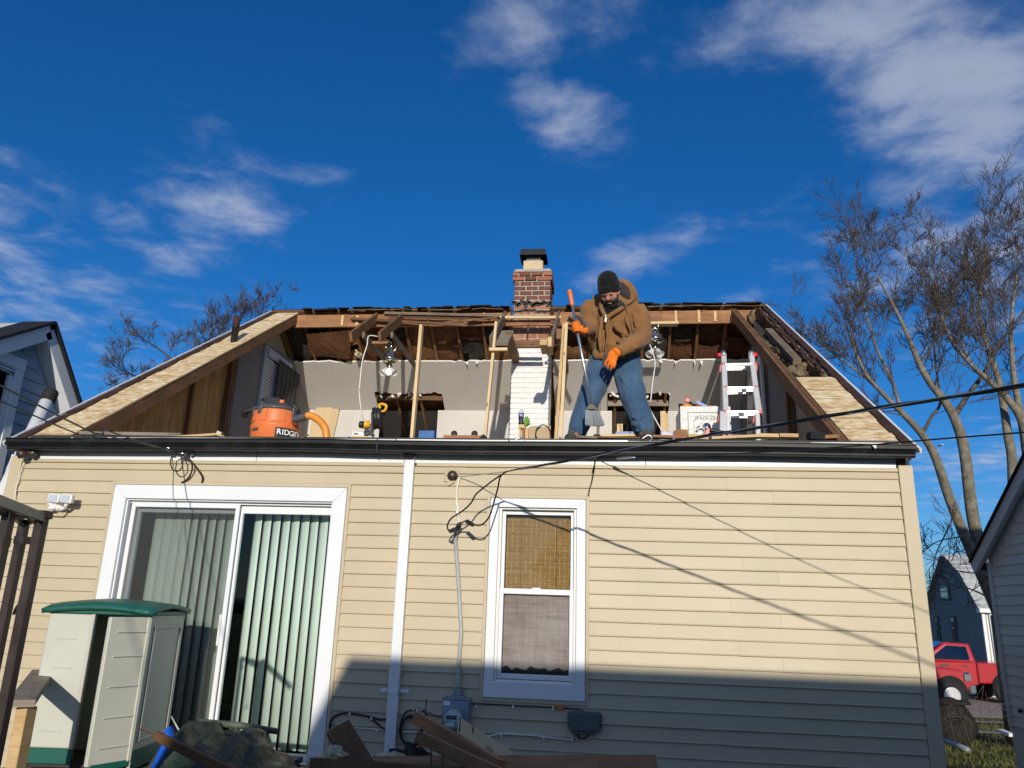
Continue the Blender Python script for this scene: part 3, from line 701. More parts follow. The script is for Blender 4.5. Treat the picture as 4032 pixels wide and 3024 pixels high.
# --- double hung window
def window():
    for (a,b_) in ((wL-J,wL-.003),(wR+.003,wR+J)):
        q=G(); q.box(a,b_,-.026,-.001,wB-J,wT+J); hp('channel_trim',q,'siding',bevel=.003)
    q=G(); q.box(wL-.003,wR+.003,-.026,-.001,wT+.003,wT+J); hp('channel_trim',q,'siding',bevel=.003)
    q=G(); q.box(wL-.003,wR+.003,-.026,-.001,wB-J,wB-.003); hp('channel_trim',q,'siding',bevel=.003)
    t=thing('window','white double hung window with a brown bamboo blind behind the upper sash','window',((wL+wR)/2,0,wB))
    frame4(wL,wR,wB,wT,.070,-.030,-.004,'casing','white_vinyl',t,bottom=True,bw=.118)
    x0,x1,z1,z0=wL+.070,wR-.070,wT-.070,wB+.118
    for a,b_ in ((x0,x0+.022),(x1-.022,x1)):
        g=G(); g.box(a,b_,-.002,.12,z0,z1); g.build('jamb','white_paint',t,bevel=.002)
    g=G(); g.box(x0+.022,x1-.022,-.002,.12,z1-.014,z1); g.build('jamb','white_paint',t)
    g=G(); g.box(x0+.022,x1-.022,-.012,.12,z0-.006,z0+.010); g.build('sill','white_paint',t,bevel=.003)
    zm=N(2120,2330,.03).z
    def sash(za,zb_,y,wst,wt,wb,name,glass):
        f=G(); a=x0+.0225; b_=x1-.0225
        f.box(a,a+wst,y,y+.03,za,zb_); o=f.build(name,'white_vinyl',t,bevel=.003)
        f=G(); f.box(b_-wst,b_,y,y+.03,za,zb_); f.build('stile','white_vinyl',o,bevel=.003)
        f=G(); f.box(a+wst,b_-wst,y+.001,y+.029,zb_-wt,zb_-.0005); f.build('rail','white_vinyl',o,bevel=.003)
        f=G(); f.box(a+wst,b_-wst,y+.001,y+.029,za+.0005,za+wb); f.build('rail','white_vinyl',o,bevel=.003)
        f=G(); f.box(a+wst-.003,b_-wst+.003,y+.013,y+.017,za+wb-.003,zb_-wt+.003); f.build('pane',glass,o)
    sash(zm-.01,z1-.015,.050,.026,.034,.020,'upper_sash','pane_clear')
    sash(z0+.011,zm+.020,.014,.030,.042,.040,'lower_sash','insect_screen')
    g=G(); c=N(2112,2321,.04); g.obox((c.x,.036,c.z+.006),(.06,.02,.012)); g.build('sash_lock','white_plastic',t)
    g=G(); vs=[]
    bz=z1-.075
    g.box(x0+.05,x1-.05,.115,.119,zm-.02,bz); b=thing('bamboo_blind','brown woven bamboo blind in the upper half of the window','blind',((x0+x1)/2,.117,bz)); g.build('mat','bamboo',b)
    g=G(); g.box(x0+.05,x1-.05,.119,.14,bz-.02,z1-.02); g.build('head_rail','lumber_old',b)
    for q in (.24,.78):
        xx=x0+.05+(x1-x0-.1)*q; g=G(); g.tube([(xx,.110,zm-.02),(xx,.110,bz)],.0022,5); g.build('cord','lumber_old',b)
    # dusty torn film behind the lower screen
    g=G(); n=14;m=16; zt_=zm-.03; zl=z0+.09
    vs=[];fs=[]
    for j in range(m+1):
        for i in range(n+1):
            x=x0+.055+(x1-x0-.11)*i/n; z=zl+(zt_-zl)*j/m+(.012*math.sin(i*2.3)+U(-.008,.008) if j==0 else 0)
            vs.append((x,.068+.006*math.sin(i*1.1+j*.5)+U(-.004,.004),z))
    for j in range(m):
        for i in range(n): fs.append((j*(n+1)+i,j*(n+1)+i+1,(j+1)*(n+1)+i+1,(j+1)*(n+1)+i))
    g.add(vs,fs,None,True); single(g,'torn_film','dusty_film','dusty torn plastic film behind the lower window screen','film')
window()
# ================================================================== roof, attic and chimney
UPN=V((0,-SP,1)).normalized()      # front slope, outward
SL=V((0,1,SP)).normalized()        # up the front slope
def roofpt(px,py): return PP(px,py,(0,0,3.28),(0,-SP,1))
def RB(y): return RZ-SP*(y-RY)     # top of the back slope
def slabpoly(pts,t,name,mat,uvrot=0,parent=None):
    # flat sheet on the front roof plane: pts are (x,y), thickness t below the plane
    g=G(); top=[V((x,y,RP(y))) for x,y in pts]; bot=[p-UPN*t for p in top]; n=len(pts)
    uv=lambda p:(p.x+U(0,0)+3.3,p.y/ math.cos(math.atan(SP)))
    g.add(top+bot,[tuple(range(n)),tuple(range(2*n-1,n-1,-1))]+[(i,i+n,(i+1)%n+n,(i+1)%n) for i in range(n)],
          [[uv(p) for p in top],[uv(p) for p in bot[::-1]]]+[[(0,0),(0,t),(.2,t),(.2,0)]]*n)
    return g.build(name,mat,parent or house)
# --- sheathing panels left on the roof
a=roofpt(52,936); b_=roofpt(146,940); c=roofpt(646,677)
lx=XL+.045; lxr=(b_.x+c.x)/2
ytop=RY-.04
ys=[-.085,1.02,2.24,3.46,ytop]
for i in range(4):
    slabpoly([(lx,ys[i]+.003),(lxr+U(-.004,.004),ys[i]+.003),(lxr+U(-.004,.004),ys[i+1]),(lx,ys[i+1])],.014,'osb_panel','osb')
q1=roofpt(1723,814.5); q2=roofpt(1805,814.5)
rxl=(roofpt(1831,953).x+q1.x)/2; rxr=XR-.02
slabpoly([(rxl,-.085),(rxr,-.085),(rxr,q1.y),(rxl,q1.y)],.014,'osb_panel','osb')
# --- shingle edge and drip edge along both rakes
for side in (0,1):
    xo=XL-.035 if side==0 else XR+.035; xi=lx+.012 if side==0 else rxr-.012
    y=-.10
    while y<RY-.02:
        L=U(.10,.17); y2=min(y+L,RY+.02)
        g=G(); t=U(.012,.022); x_i=xi+U(-.012,.012)
        top=[V((x,yy,RP(yy)))+UPN*(t if j<2 else t*.7) for j,(x,yy) in enumerate(((xo,y),(x_i,y),(x_i,y2+.02),(xo,y2+.02)))]
        bot=[p-UPN*t for p in top]
        g.add(top+bot,[(0,1,2,3),(7,6,5,4),(0,4,5,1),(1,5,6,2),(2,6,7,3),(3,7,4,0)]); hp('shingle',g,'shingle_brown'); y=y2
    g=G(); sx=-1 if side==0 else 1
    g.beam((xo+sx*.006,-.10,RP(-.10)+.012),(xo+sx*.006,RY,RP(RY)+.012),.020,.035,UPN); hp('rake_drip_edge',g,'drip_white')
    g=G(); g.beam((xo-sx*.012,.04,RP(.04)-.075),(xo-sx*.012,RY,RP(RY)-.075),.02,.11,UPN); hp('rake_board',g,'white_paint')
# --- rafters still standing on the front slope
def rafter(x,y0,y1,mat='lumber_rafter',w_=.040,h=.142,drop=.0155,name='rafter'):
    g=G(); off=UPN*(-drop-h/2); g.beam(V((x,y0,RP(y0)))+off,V((x,y1,RP(y1)))+off,w_,h,UPN,.002); return hp(name,g,mat)
rafter(lxr-.022,-.05,RY-.065,'lumber_rafter')
rafter(XL+.085,-.05,RY-.065)
rtop=roofpt(1607,690).x; rbot=roofpt(1822,945).x; rxx=(rtop+rbot)/2
rafter(rxx-.024,-.05,RY-.065,'lumber_old'); rafter(rxx+.019,-.05,RY-.065,'lumber_old',w_=.038)
rafter(XR-.10,-.05,RY-.065,'lumber_old')
# batten block on the right bay, with a broken end
pA=roofpt(1660,712); pB=roofpt(1690,758)
g=G(); g.beam(V((pA.x,pA.y,RP(pA.y)-.02)),V((pA.x+.0,pB.y-.35,RP(pB.y-.35)-.02)),.09,.075,UPN,.003); hp('blocking',g,'lumber_weathered')
# insulation stuffed in the right bay
def lump(cx,cy,cz,rx,ry,rz,mat,name,parent=None,seed=0,n=18,m=11,rough=.28,build=True,g=None,rot=None):
    r=random.Random(seed); ph=[r.uniform(0,6.28) for _ in range(9)]
    g=g or G(); o=len(g.v); M=rot or Matrix.Identity(3)
    vs=[];fs=[]
    for i in range(m+1):
        th=math.pi*i/m
        for k in range(n):
            q=2*math.pi*k/n
            d=V((math.sin(th)*math.cos(q),math.sin(th)*math.sin(q),-math.cos(th)))
            f=1+rough*(math.sin(d.x*3.1+ph[0])*math.sin(d.y*3.7+ph[1])+.6*math.sin(d.z*5.3+ph[2]+d.x*4)+.5*math.sin(d.y*8.1+ph[3]+d.x*6.3)+.35*math.sin(d.x*14+ph[4])*math.sin(d.z*13+ph[5]))
            vs.append(V((cx,cy,cz))+M@V((d.x*rx*f,d.y*ry*f,d.z*rz*f)))
    for i in range(m):
        for k in range(n): fs.append((i*n+k,i*n+(k+1)%n,(i+1)*n+(k+1)%n,(i+1)*n+k))
    g.add(vs,fs,None,True)
    return g.build(name,mat,parent) if build else g
ang=math.atan(SP); MR=Matrix.Rotation(ang,3,'X')
xm_=(rxx+XR-.10)/2+.02
for i in range(13):
    yy=2.0+i*.115; lump(xm_+U(-.05,.06),yy,RP(yy)-.125+U(-.02,.01),U(.07,.11),U(.09,.16),U(.035,.06),'fibre_insulation' if i%4 else 'fibre_dark','insulation',house,20+i,rough=.42,rot=MR)
lump(XR-.30,4.15,RP(4.15)-.06,.05,.12,.10,'fibre_insulation','insulation',house,31,rot=MR)
g=G(); g.box(rxx+.05,XR-.12,1.75,4.6,0,.01); 
g=G(); p_=[(rxx+.05,q1.y+.1),(XR-.12,q1.y+.1),(XR-.12,RY-.1),(rxx+.05,RY-.1)]
g.add([V((x,y,RP(y)-.19)) for x,y in p_],[(0,1,2,3)]); hp('ceiling_backing',g,'fibre_dark')
# old shingle crumbs along the right rake inside
for i in range(26):
    y=1.8+i*.11; g=G(); g.obox((XR-.085+U(-.02,.02),y,RP(y)-.004),(.05,.10,.02),(ang+U(-.1,.1),U(-.2,.2),U(-.3,.3))); hp('shingle',g,'shingle_brown')
# --- ridge board, with pale scars where rafters were sawn off
zr1=P(800,679,4.66).z; zr0=P(800,705.5,4.66).z
g=G(); xl_=lxr-.04; xr_=XR-.06
def ridge_z(x): return 0.0
for (a0,a1) in ((xl_,-2.95),(-2.948,-1.36),(-.70,.9),(.902,xr_)):
    g=G(); g.beam((a0,4.68,(zr0+zr1)/2),(a1,4.68,(zr0+zr1)/2),.04,zr1-zr0,(0,0,1),.003); hp('ridge_board',g,'lumber_ridge')
for px in (740,772,1005,1045,1120 if False else 1010,1460,1510,1545,1580,870,925,965):
    x=P(px,692,4.66).x
    if -1.40<x<-.66: continue
    g=G(); g.obox((x,4.655,(zr0+zr1)/2+U(-.004,.008)),(.036,.012+U(0,.014),(zr1-zr0)*U(.75,.98)),(0,0,U(-.05,.05))); hp('rafter_stub',g,'lumber_new')
    g=G(); g.tube([(x+.01,4.655,zr0+U(.04,.1)),(x+.01+U(-.02,.02),4.62,zr0+U(.04,.1))],.0022,5); hp('nail',g,'black_metal')
# torn sheathing boards hanging along the ridge
def strip(p0,p1,w_,t,mat,name='torn_board',up=(0,-1,.4)):
    g=G(); g.beam(p0,p1,w_,t,up,.001); return hp(name,g,mat)
strip(P(758,688,4.60),P(1010,703,4.52),.05,.016,'lumber_old'); strip(P(830,676,4.62),P(1085,682,4.60),.05,.014,'lumber_weathered')
strip(P(838,684,4.58),P(1060,690,4.58),.035,.012,'lumber_old'); strip(P(960,697,4.55),P(1075,686,4.56),.04,.012,'lumber_old')
strip(P(1080,686,4.50),P(1212,686,4.50),.05,.03,'lumber_pale'); strip(P(1228,681,4.56),P(1300,700,4.45),.06,.02,'lumber_weathered')
strip(P(1190,694,4.42),P(1262,722,4.10),.05,.02,'lumber_old'); strip(P(1190,716,4.4),P(1225,718,4.4),.02,.012,'lumber_old')
for i in range(34):                      # ragged roofing left on the ridge
    x=xl_+.1+(xr_-xl_)*i/34+U(-.03,.03); L=U(.10,.34)
    if -1.42<x<-.72 and -1.42<x+L: continue
    g=G(); g.obox((x+L/2,4.66+U(-.02,.02),RZ+.002+U(-.004,.012)),(L,.16,U(.010,.024)),(U(-.1,.1),U(-.03,.03),U(-.05,.05))); hp('ridge_shingle',g,'shingle_black')
for px,py,w_ in ((957,672,.09),(1083,668,.14),(1207,672,.08)):
    p=P(px,py,4.7); g=G(); g.obox(p,(w_,.1,.03),(.3,.5,.2)); hp('ridge_shingle',g,'shingle_black')
for i in range(40):                      # splinters of the old deck below the roofing
    x=xl_+.3+(xr_-xl_-.4)*R()
    if -1.45<x<-.65: continue
    L=U(.10,.5); g=G(); g.beam((x,4.62+U(-.03,.02),RZ-.025+U(-.01,.012)),(x+L,4.62+U(-.03,.02),RZ-.025+U(-.012,.012)),U(.02,.05),U(.008,.016),(0,-.4,1)); hp('torn_board',g,random.choice(['lumber_old','lumber_weathered','lumber_old']))
# --- back slope: deck, shingles, rafters, insulation
cX0,cX1=N(1900+475/4.1475,1350+300/4.1475,4.80).x,N(1900+1090/4.1475,1350+300/4.1475,4.80).x
cY0,cY1=4.80,5.36
def backsheet(x0,x1,y0,y1,o0,o1,name,mat):
    g=G(); vs=[(x,y,RB(y)+o) for o in (o0,o1) for x,y in ((x0,y0),(x1,y0),(x1,y1),(x0,y1))]
    g.add(vs,[(0,3,2,1),(4,5,6,7),(0,1,5,4),(1,2,6,5),(2,3,7,6),(3,0,4,7)]); return hp(name,g,mat)
for n_,m_,o0,o1 in (('roof_deck','lumber_old',-.022,-.002),('roof_shingles','shingle_black',-.001,.012)):
    backsheet(XL-.03,cX0-.02,RY-.03,9.65,o0,o1,n_,m_); backsheet(cX1+.02,XR+.03,RY-.03,9.65,o0,o1,n_,m_)
    backsheet(cX0-.019,cX1+.019,cY1+.02,9.65,o0,o1,n_,m_)
rx=[XL+.10+.405*i for i in range(19)]
for x in rx:
    if cX0-.05<x<cX1+.05: continue
    g=G(); g.beam((x,RY-.02,RB(RY-.02)-.023-.084),(x,9.35,RB(9.35)-.023-.084),.040,.142,(0,SP,1),.002); hp('rafter',g,'lumber_rafter')
yD0=5.363; yK=6.266
mats=['kraft_insulation']*7+['fibre_dark']
for i in range(len(rx)-1):
    x0,x1=rx[i]+.022,rx[i+1]-.022
    if x0<cX1 and x1>cX0: continue
    r=random.Random(i*13+1)
    pieces=[(4.76,yD0+.5)] if r.random()<.4 else [(4.76,5.02+r.random()*.12),(5.03+r.random()*.15,yD0+.5)]
    for (ya,yb) in pieces:
        if r.random()<.08: continue
        g=G(); n=6;m=9; vs=[];fs=[]; o_=r.uniform(-.15,-.085); tilt=r.uniform(-.06,.02)
        for j in range(m+1):
            for k in range(n+1):
                u=k/n; v_=j/m; y=ya+(yb-ya)*v_
                bul=.035*math.sin(math.pi*u)+.018*math.sin(j*1.9+i)+r.uniform(-.012,.012)+tilt*v_
                vs.append((x0+(x1-x0)*u+r.uniform(-.004,.004),y+r.uniform(-.01,.01),RB(y)+o_-bul))
        for j in range(m):
            for k in range(n): fs.append((j*(n+1)+k,j*(n+1)+k+1,(j+1)*(n+1)+k+1,(j+1)*(n+1)+k))
        g.add(vs,fs,None,True); hp('insulation',g,mats[r.randrange(8)])
# loose hanging batts
pc=P(705,735,5.0); g=G(); vs=[];fs=[]
q0=P(662,722,4.85);q1_=P(757,712,4.75);q2_=P(757,776,5.25);q3=P(668,768,5.3)
n=6
for j in range(n+1):
    for k in range(n+1):
        a=q0.lerp(q1_,k/n); b2=q3.lerp(q2_,k/n); p=a.lerp(b2,j/n); p.z-=.05*math.sin(math.pi*k/n)*math.sin(math.pi*j/n)+U(-.008,.008); vs.append(p)
for j in range(n):
    for k in range(n): fs.append((j*(n+1)+k,j*(n+1)+k+1,(j+1)*(n+1)+k+1,(j+1)*(n+1)+k))
g.add(vs,fs,None,True); hp('insulation',g,'kraft_insulation')
lump(P(774,768,5.2).x,5.2,P(774,766,5.2).z,.05,.12,.05,'fibre_pale','insulation',house,44)
plain('drywall_patch',(.62,.60,.57),.9,.1,var=.05)
# --- grey sloped ceiling, knee wall, with two rough openings
def slopept(px,py): return PP(px,py,(0,4.72,6.148),(0,SP,1))
h1=(slopept(809,850).x,slopept(955,852).x,slopept(880,851).y); h2=(slopept(1312,849).x,slopept(1447,851).x,slopept(1390,850).y)
ch=(cX0-.012,cX1+.012)
def RDz(y): return RZ-SP*(y-RY)-.20
def ceil_piece(x0,x1,y0,y1,jag0=False,jag1=False,jx=False):
    n=max(2,int((x1-x0)/.06)); g=G(); vs=[];fs=[]; r=random.Random(int(x0*100)+int(y0*50))
    for i in range(n+1):
        x=x0+(x1-x0)*i/n
        ya=y0+(r.choice([0]*9+[.01,.015,.035,-.01])*r.random()*1.2+.004*math.sin(i*.5) if jag0 else 0); yb=y1-(r.choice([0,.01,.02,.05])*r.random() if jag1 else 0)
        for (y,o) in ((ya,0),(yb,0),(ya,.013),(yb,.013)): vs.append((x,y,RDz(y)+o))
    for i in range(n):
        a=i*4; b2=a+4
        fs+=[(a,a+1,b2+1,b2),(a+2,b2+2,b2+3,a+3),(a,b2,b2+2,a+2),(a+1,a+3,b2+3,b2+1)]
    fs+=[(0,2,3,1),(n*4,n*4+1,n*4+3,n*4+2)]
    g.add(vs,fs); hp('ceiling_panel',g,'drywall_grey')
    if jag0:
        g=G()
        for i in range(n+1): g.v.append((x0+(x1-x0)*i/n,vs[i*4][1]-.002,vs[i*4][2]-.0015)); g.v.append((x0+(x1-x0)*i/n,vs[i*4][1]+r.uniform(.008,.022),RDz(vs[i*4][1]+.014)-.0015)); g.v.append((x0+(x1-x0)*i/n,vs[i*4][1]-.002,vs[i*4][2]+.016))
        for i in range(n):
            if r.random()<.08: continue
            for f in ((i*3,i*3+1,i*3+4,i*3+3),(i*3+2,i*3,i*3+3,i*3+5)): g.f.append(f); g.uv.append(None); g.sm.append(False)
        hp('torn_paper_edge',g,'drywall_edge')
segx=[(XL+.06,h1[0]),(h1[1],ch[0]),(ch[1],h2[0]),(h2[1],XR-.06)]
for a0,a1 in segx: ceil_piece(a0,a1,yD0,yK,True)
for h in (h1,h2): ceil_piece(h[0]+.0005,h[1]-.0005,yD0,h[2],True,True)
zK=RDz(yK)
kl=P(818,940,yK).x; kr=P(943,940,yK).x; 
kn=[(XL+.06,kl),(kr,ch[0]),(ch[1],P(1322,930,yK).x),(P(1444,930,yK).x,XR-.06)]
for a0,a1 in kn:
    g=G(); g.box(a0,a1,yK,yK+.014,3.26,zK+.004); hp('knee_wall',g,'drywall_grey')
g=G()
for a0,a1 in kn: g.box(a0,a1,yK-.004,yK-.001,zK-.012,zK-.004)
hp('tape_seam',g,'drywall_edge')
r=random.Random(8)
for i in range(26):
    y=r.uniform(yD0+.05,yK-.04); x=r.uniform(XL+.3,XR-.3)
    if any(a0-.03<x<a1+.03 and y>c_-.1 for a0,a1,c_ in (h1,h2)) or ch[0]-.05<x<ch[1]+.05: continue
    q=G(); n=8; q.add([(x+.016*math.cos(2*math.pi*k/n)*r.uniform(.6,1.3),y+.02*math.sin(2*math.pi*k/n),RDz(y+.02*math.sin(2*math.pi*k/n))-.0012) for k in range(n)],[tuple(range(n))]); hp('screw_patch',q,'drywall_patch')
for i in range(9):
    x=r.uniform(XL+.3,XR-.3); 
    if ch[0]-.05<x<ch[1]+.05: continue
    q=G(); L=r.uniform(.04,.12); q.add([(x,yD0+.01,RDz(yD0+.01)-.004),(x+r.uniform(.02,.06),yD0+.01,RDz(yD0+.01)-.004),(x+r.uniform(0,.05),yD0-.01,RDz(yD0)-L*.8)],[(0,1,2)]); hp('paper_tear',q,'drywall_edge')
# framing showing in the openings
for h in (h1,h2):
    yy=h[2]+(.05 if h is h1 else .16)
    g=G(); g.beam((h[0]+.01,yy+.05,RDz(yy+.05)+.03),(h[1]-.01,yy+.05,RDz(yy+.05)+.03),.04,.10,(0,0,1)); hp('header',g,'lumber_old' if h is h1 else 'lumber_grey')
    g=G(); g.box(h[0]-.4,h[1]+.4,7.05,7.07,3.26,4.75); hp('shade_liner_back',g,'room_dark')  # added dark panels, their colour stands in for deep shade in the openings
    g=G(); g.box(h[0]-.40,h[0]-.385,yK+.03,7.04,3.26,4.75); hp('shade_liner_side',g,'room_dark')
    g=G(); g.box(h[1]+.385,h[1]+.40,yK+.03,7.04,3.26,4.75); hp('shade_liner_side',g,'room_dark')
    g=G(); g.add([(h[0]-.4,yK+.03,RDz(yK)+.0),(h[1]+.4,yK+.03,RDz(yK)),(h[1]+.4,7.06,RDz(7.06)+.0),(h[0]-.4,7.06,RDz(7.06))],[(0,1,2,3)]); hp('shade_liner_ceiling',g,'room_dark')
    x=h[1]-.02; g=G(); g.beam((x,yK+.06,3.26),(x,yK+.06,zK-.03),.04,.09,(0,1,0)); hp('stud',g,'lumber_old' if h is h1 else 'lumber_new')
    for i in range(7):
        p=V((U(h[0],h[1]),h[2]+U(-.02,.05),0)); p.z=RDz(p.y)-.01; g=G(); g.obox(p,(U(.03,.09),.012,U(.02,.05)),(U(-1,1),U(-1,1),U(-1,1))); hp('drywall_crumb',g,'drywall_edge')
x=P(1432,900,yK+.06).x; g=G(); g.beam((x,yK+.02,3.3),(x,yK+.02,P(1432,888,yK).z),.09,.04,(0,1,0)); hp('stud',g,'lumber_pale')
x=P(1339,930,yK-.3).x; g=G(); g.beam((x,yK-.3,3.3),(x,yK-.3,P(1339,916,yK-.3).z),.09,.04,(0,1,0)); hp('stud',g,'lumber_pale')
# --- attic floor and the torn eave
g=G(); g.box(XL+.06,XR-.06,.02,9.28,3.20,3.262); hp('attic_floor',g,'subfloor')
for i in range(30):
    x0=gL+.22+(gR-gL-.34)*i/30; x1=gL+.22+(gR-gL-.34)*(i+1)/30-.002
    g=G(); a=U(.0,.012); vs=[(x0,-.118-U(0,.02),RP(-.118)+.004),(x1,-.118-U(0,.02),RP(-.118)+.004),(x1,.10,RP(.10)+a-.02),(x0,.10,RP(.10)+a-.02)]
    g.add([V(p) for p in vs]+[V(p)-V((0,0,.018)) for p in vs],[(0,1,2,3),(7,6,5,4),(0,4,5,1),(1,5,6,2),(2,6,7,3),(3,7,4,0)]); hp('eave_shingle',g,'shingle_brown')
x=gL+.2
while x<gR-.15:
    L=U(.5,1.1); x2=min(x+L,gR-.1)
    if R()<.82:
        g=G(); z=3.2715+U(0,.004); g.beam((x,-.128,z),(x2-.01,-.128,z+U(-.004,.004)),.035,.010,(0,0,1)); hp('eave_drip_edge',g,'drip_white')
    x=x2
# --- gable ends seen from inside
sx=XL+.056
def gwall(x,t,pts,name,mat):
    g=G(); g.prism([(x,y,z) for y,z in pts],(t,0,0)); return hp(name,g,mat)
yv=PX(482,935,sx).y
for (a0,a1) in ((.06,.62),(.625,1.84),(1.845,yv-.14)):
    gwall(sx-.004,.010,[(a0,3.2),(a0,RP(a0)-.03),(a1,RP(a1)-.03),(a1,3.2)],'sheathing_panel','plywood')
for y in (.64,1.05,1.46,1.87,2.28,2.69):
    pass
for y in (.72,2.55):
    g=G(); g.beam((sx+.03,y,3.25),(sx+.03,y,RP(y)-.18),.04,.05,(1,0,0)); hp('stud',g,'lumber_old')
for y in (yv-.12,yv-.05):
    g=G(); g.beam((sx+.04,y,3.25),(sx+.04,y,RP(y)-.18),.045,.08,(1,0,0)); hp('stud',g,'lumber_old')
def gz2(y): return (RP(y) if y<RY else RB(y))-.16
ypts=[yv,RY,yK+.02]
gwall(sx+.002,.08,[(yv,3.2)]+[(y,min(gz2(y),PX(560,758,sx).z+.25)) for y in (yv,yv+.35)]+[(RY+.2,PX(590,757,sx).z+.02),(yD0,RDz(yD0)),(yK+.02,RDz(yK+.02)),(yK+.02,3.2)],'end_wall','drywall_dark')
# stamps printed on the sheathing
def ringmark(x,y,z,r):
    g=G(); n=18; vs=[];fs=[]
    for i in range(n):
        q=2*math.pi*i/n
        for rr in (r,r*.86): vs.append((x,y+rr*math.cos(q),z+rr*1.25*math.sin(q)))
    for i in range(n): fs.append((2*i,2*((i+1)%n),2*((i+1)%n)+1,2*i+1))
    g.add(vs,fs)
    for i in range(9): g.box(x-.0002,x+.0002,y-r*.5+U(0,.02),y-r*.5+U(.03,.06)*1.4,z-r*.9+i*r*.2,z-r*.9+i*r*.2+r*.10)
    return g
for px,py,r in ((725,872,.10),(665,862,.10),(795,920,.08),(787,838,.09),(600,893,.09)):
    p=PX(px,py,sx+.0075); hp('stamp_mark',ringmark(sx+.0085,p.y,p.z,r),'tile_dark')
# window in the left end wall, with slatted blind and a dark curtain
wx=sx+.084
A=PX(573,759,wx);B=PX(607,779,wx);Cc=PX(556,886,wx)
y0,y1=Cc.y+.02,B.y+.35; z1=(A.z+B.z)/2+.02; z0=3.6
t=G(); t.box(wx,wx+.03,y0-.05,y0,z0,z1+.05); wn=hp('end_window',t,'trim_grey')
t=G(); t.box(wx,wx+.03,y0,y1,z1,z1+.05); t.build('trim','trim_grey',wn)
t=G(); t.box(wx,wx+.03,y1,y1+.05,z0,z1+.05); t.build('trim','trim_grey',wn)
t=G(); t.box(wx+.002,wx+.06,y0+.01,y1-.01,z1-.09,z1-.003); t.build('head_rail','trim_grey',wn)
n=int((z1-.09-z0)/.048)
for i in range(n):
    z=z0+.048*i+.03; t=G(); t.obox((wx+.016,(y0+y1)/2,z),(.003,y1-y0-.03,.050),(0,-.35,0)); t.build('slat','white_paint',wn)
cv=G(); vs=[];fs=[]; m=22
for i in range(m+1):
    y=y0+.34+(y1-y0-.10)*i/m; xx=wx+.085+.007*math.sin(i*1.5)
    vs+=[(xx,y,z0),(xx,y,z1-.05)]
for i in range(m): fs.append((2*i,2*i+2,2*i+3,2*i+1))
cv.add(vs,fs,None,True); tag(cv.build('curtain','hood_lining'),'dark curtain hanging beside the blind at the left attic end','curtain')
# right end wall: grey sheet, bare stud, stained sheet, louvred door
rx_=XR-.056
yr=PX(1700,880,rx_-.08).y
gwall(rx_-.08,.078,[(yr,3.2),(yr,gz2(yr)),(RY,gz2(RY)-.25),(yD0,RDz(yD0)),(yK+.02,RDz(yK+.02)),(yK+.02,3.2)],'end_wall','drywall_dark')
g=G(); g.beam((rx_-.05,yr-.06,3.25),(rx_-.05,yr-.06,RP(yr-.06)-.18),.07,.10,(1,0,0)); hp('stud',g,'lumber_rafter')
gwall(rx_-.012,.010,[(.08,3.2),(.08,RP(.08)-.03),(yr-.12,RP(yr-.12)-.03),(yr-.12,3.2)],'sheathing_panel','drywall_tan')
ly0=PX(1657,940,rx_-.13).y; lz1=PX(1647,764,rx_-.13).z; ly1=ly0+.62
dr=G(); dr.box(rx_-.16,rx_-.125,ly0,ly0+.06,3.27,lz1); dd=hp('louvred_door',dr,'white_paint')
q=G(); q.box(rx_-.16,rx_-.125,ly1-.06,ly1,3.27,lz1); q.build('stile','white_paint',dd)
for z in (3.27,4.2,lz1-.10):
    q=G(); q.box(rx_-.159,rx_-.126,ly0+.0605,ly1-.0605,z,z+.10); q.build('rail','white_paint',dd)
i=0; z=3.40
while z<lz1-.13:
    if not 4.14<z<4.32:
        q=G(); q.obox((rx_-.142,(ly0+ly1)/2,z),(.006,ly1-ly0-.124,.045),(0,.7,0)); q.build('slat','white_paint',dd)
    z+=.046
g=G(); a=PX(1708,935,rx_-.08); b_=PX(1716,870,rx_-.02); g.beam((a.x,a.y,3.4),(b_.x,b_.y,b_.z),.03,.06); single(g,'dark_board','lumber_old','dark stained board leaning on the end wall under the right rafter','board')
# --- rafter stubs with ceiling joists still nailed to them
def stub(x,yf,mat='lumber_rafter'):
    return rafter(x,yf,RY-.065,mat,drop=.012,name='rafter_stub')
for (pxs,pxe,cend) in ((1379,1420,(1517,1420)),(1493,1532,(1612,1425))):
    p=PP(pxs/K,1304/K,(0,0,3.28),(0,-SP,1)); xs_=p.x; yf=p.y
    stub(xs_,yf,'lumber_rafter')
    q_=PZ(pxe/K,1318/K,5.69)
    g=G(); g.beam((xs_+.044,q_.y,5.69),(xs_+.044,5.42,5.69),.038,.089,(0,0,1),.002); hp('ceiling_joist',g,'lumber_weathered')
g=G(); x0_=N(1470,1352,4.3).x; x1_=N(1541,1352,4.3).x; zz=N(1500,1354,4.3).z; g.beam((x0_,4.3,zz),(x1_,4.3,zz),.14,.038,(0,0,1)); hp('fixture_block',g,'lumber_ridge')
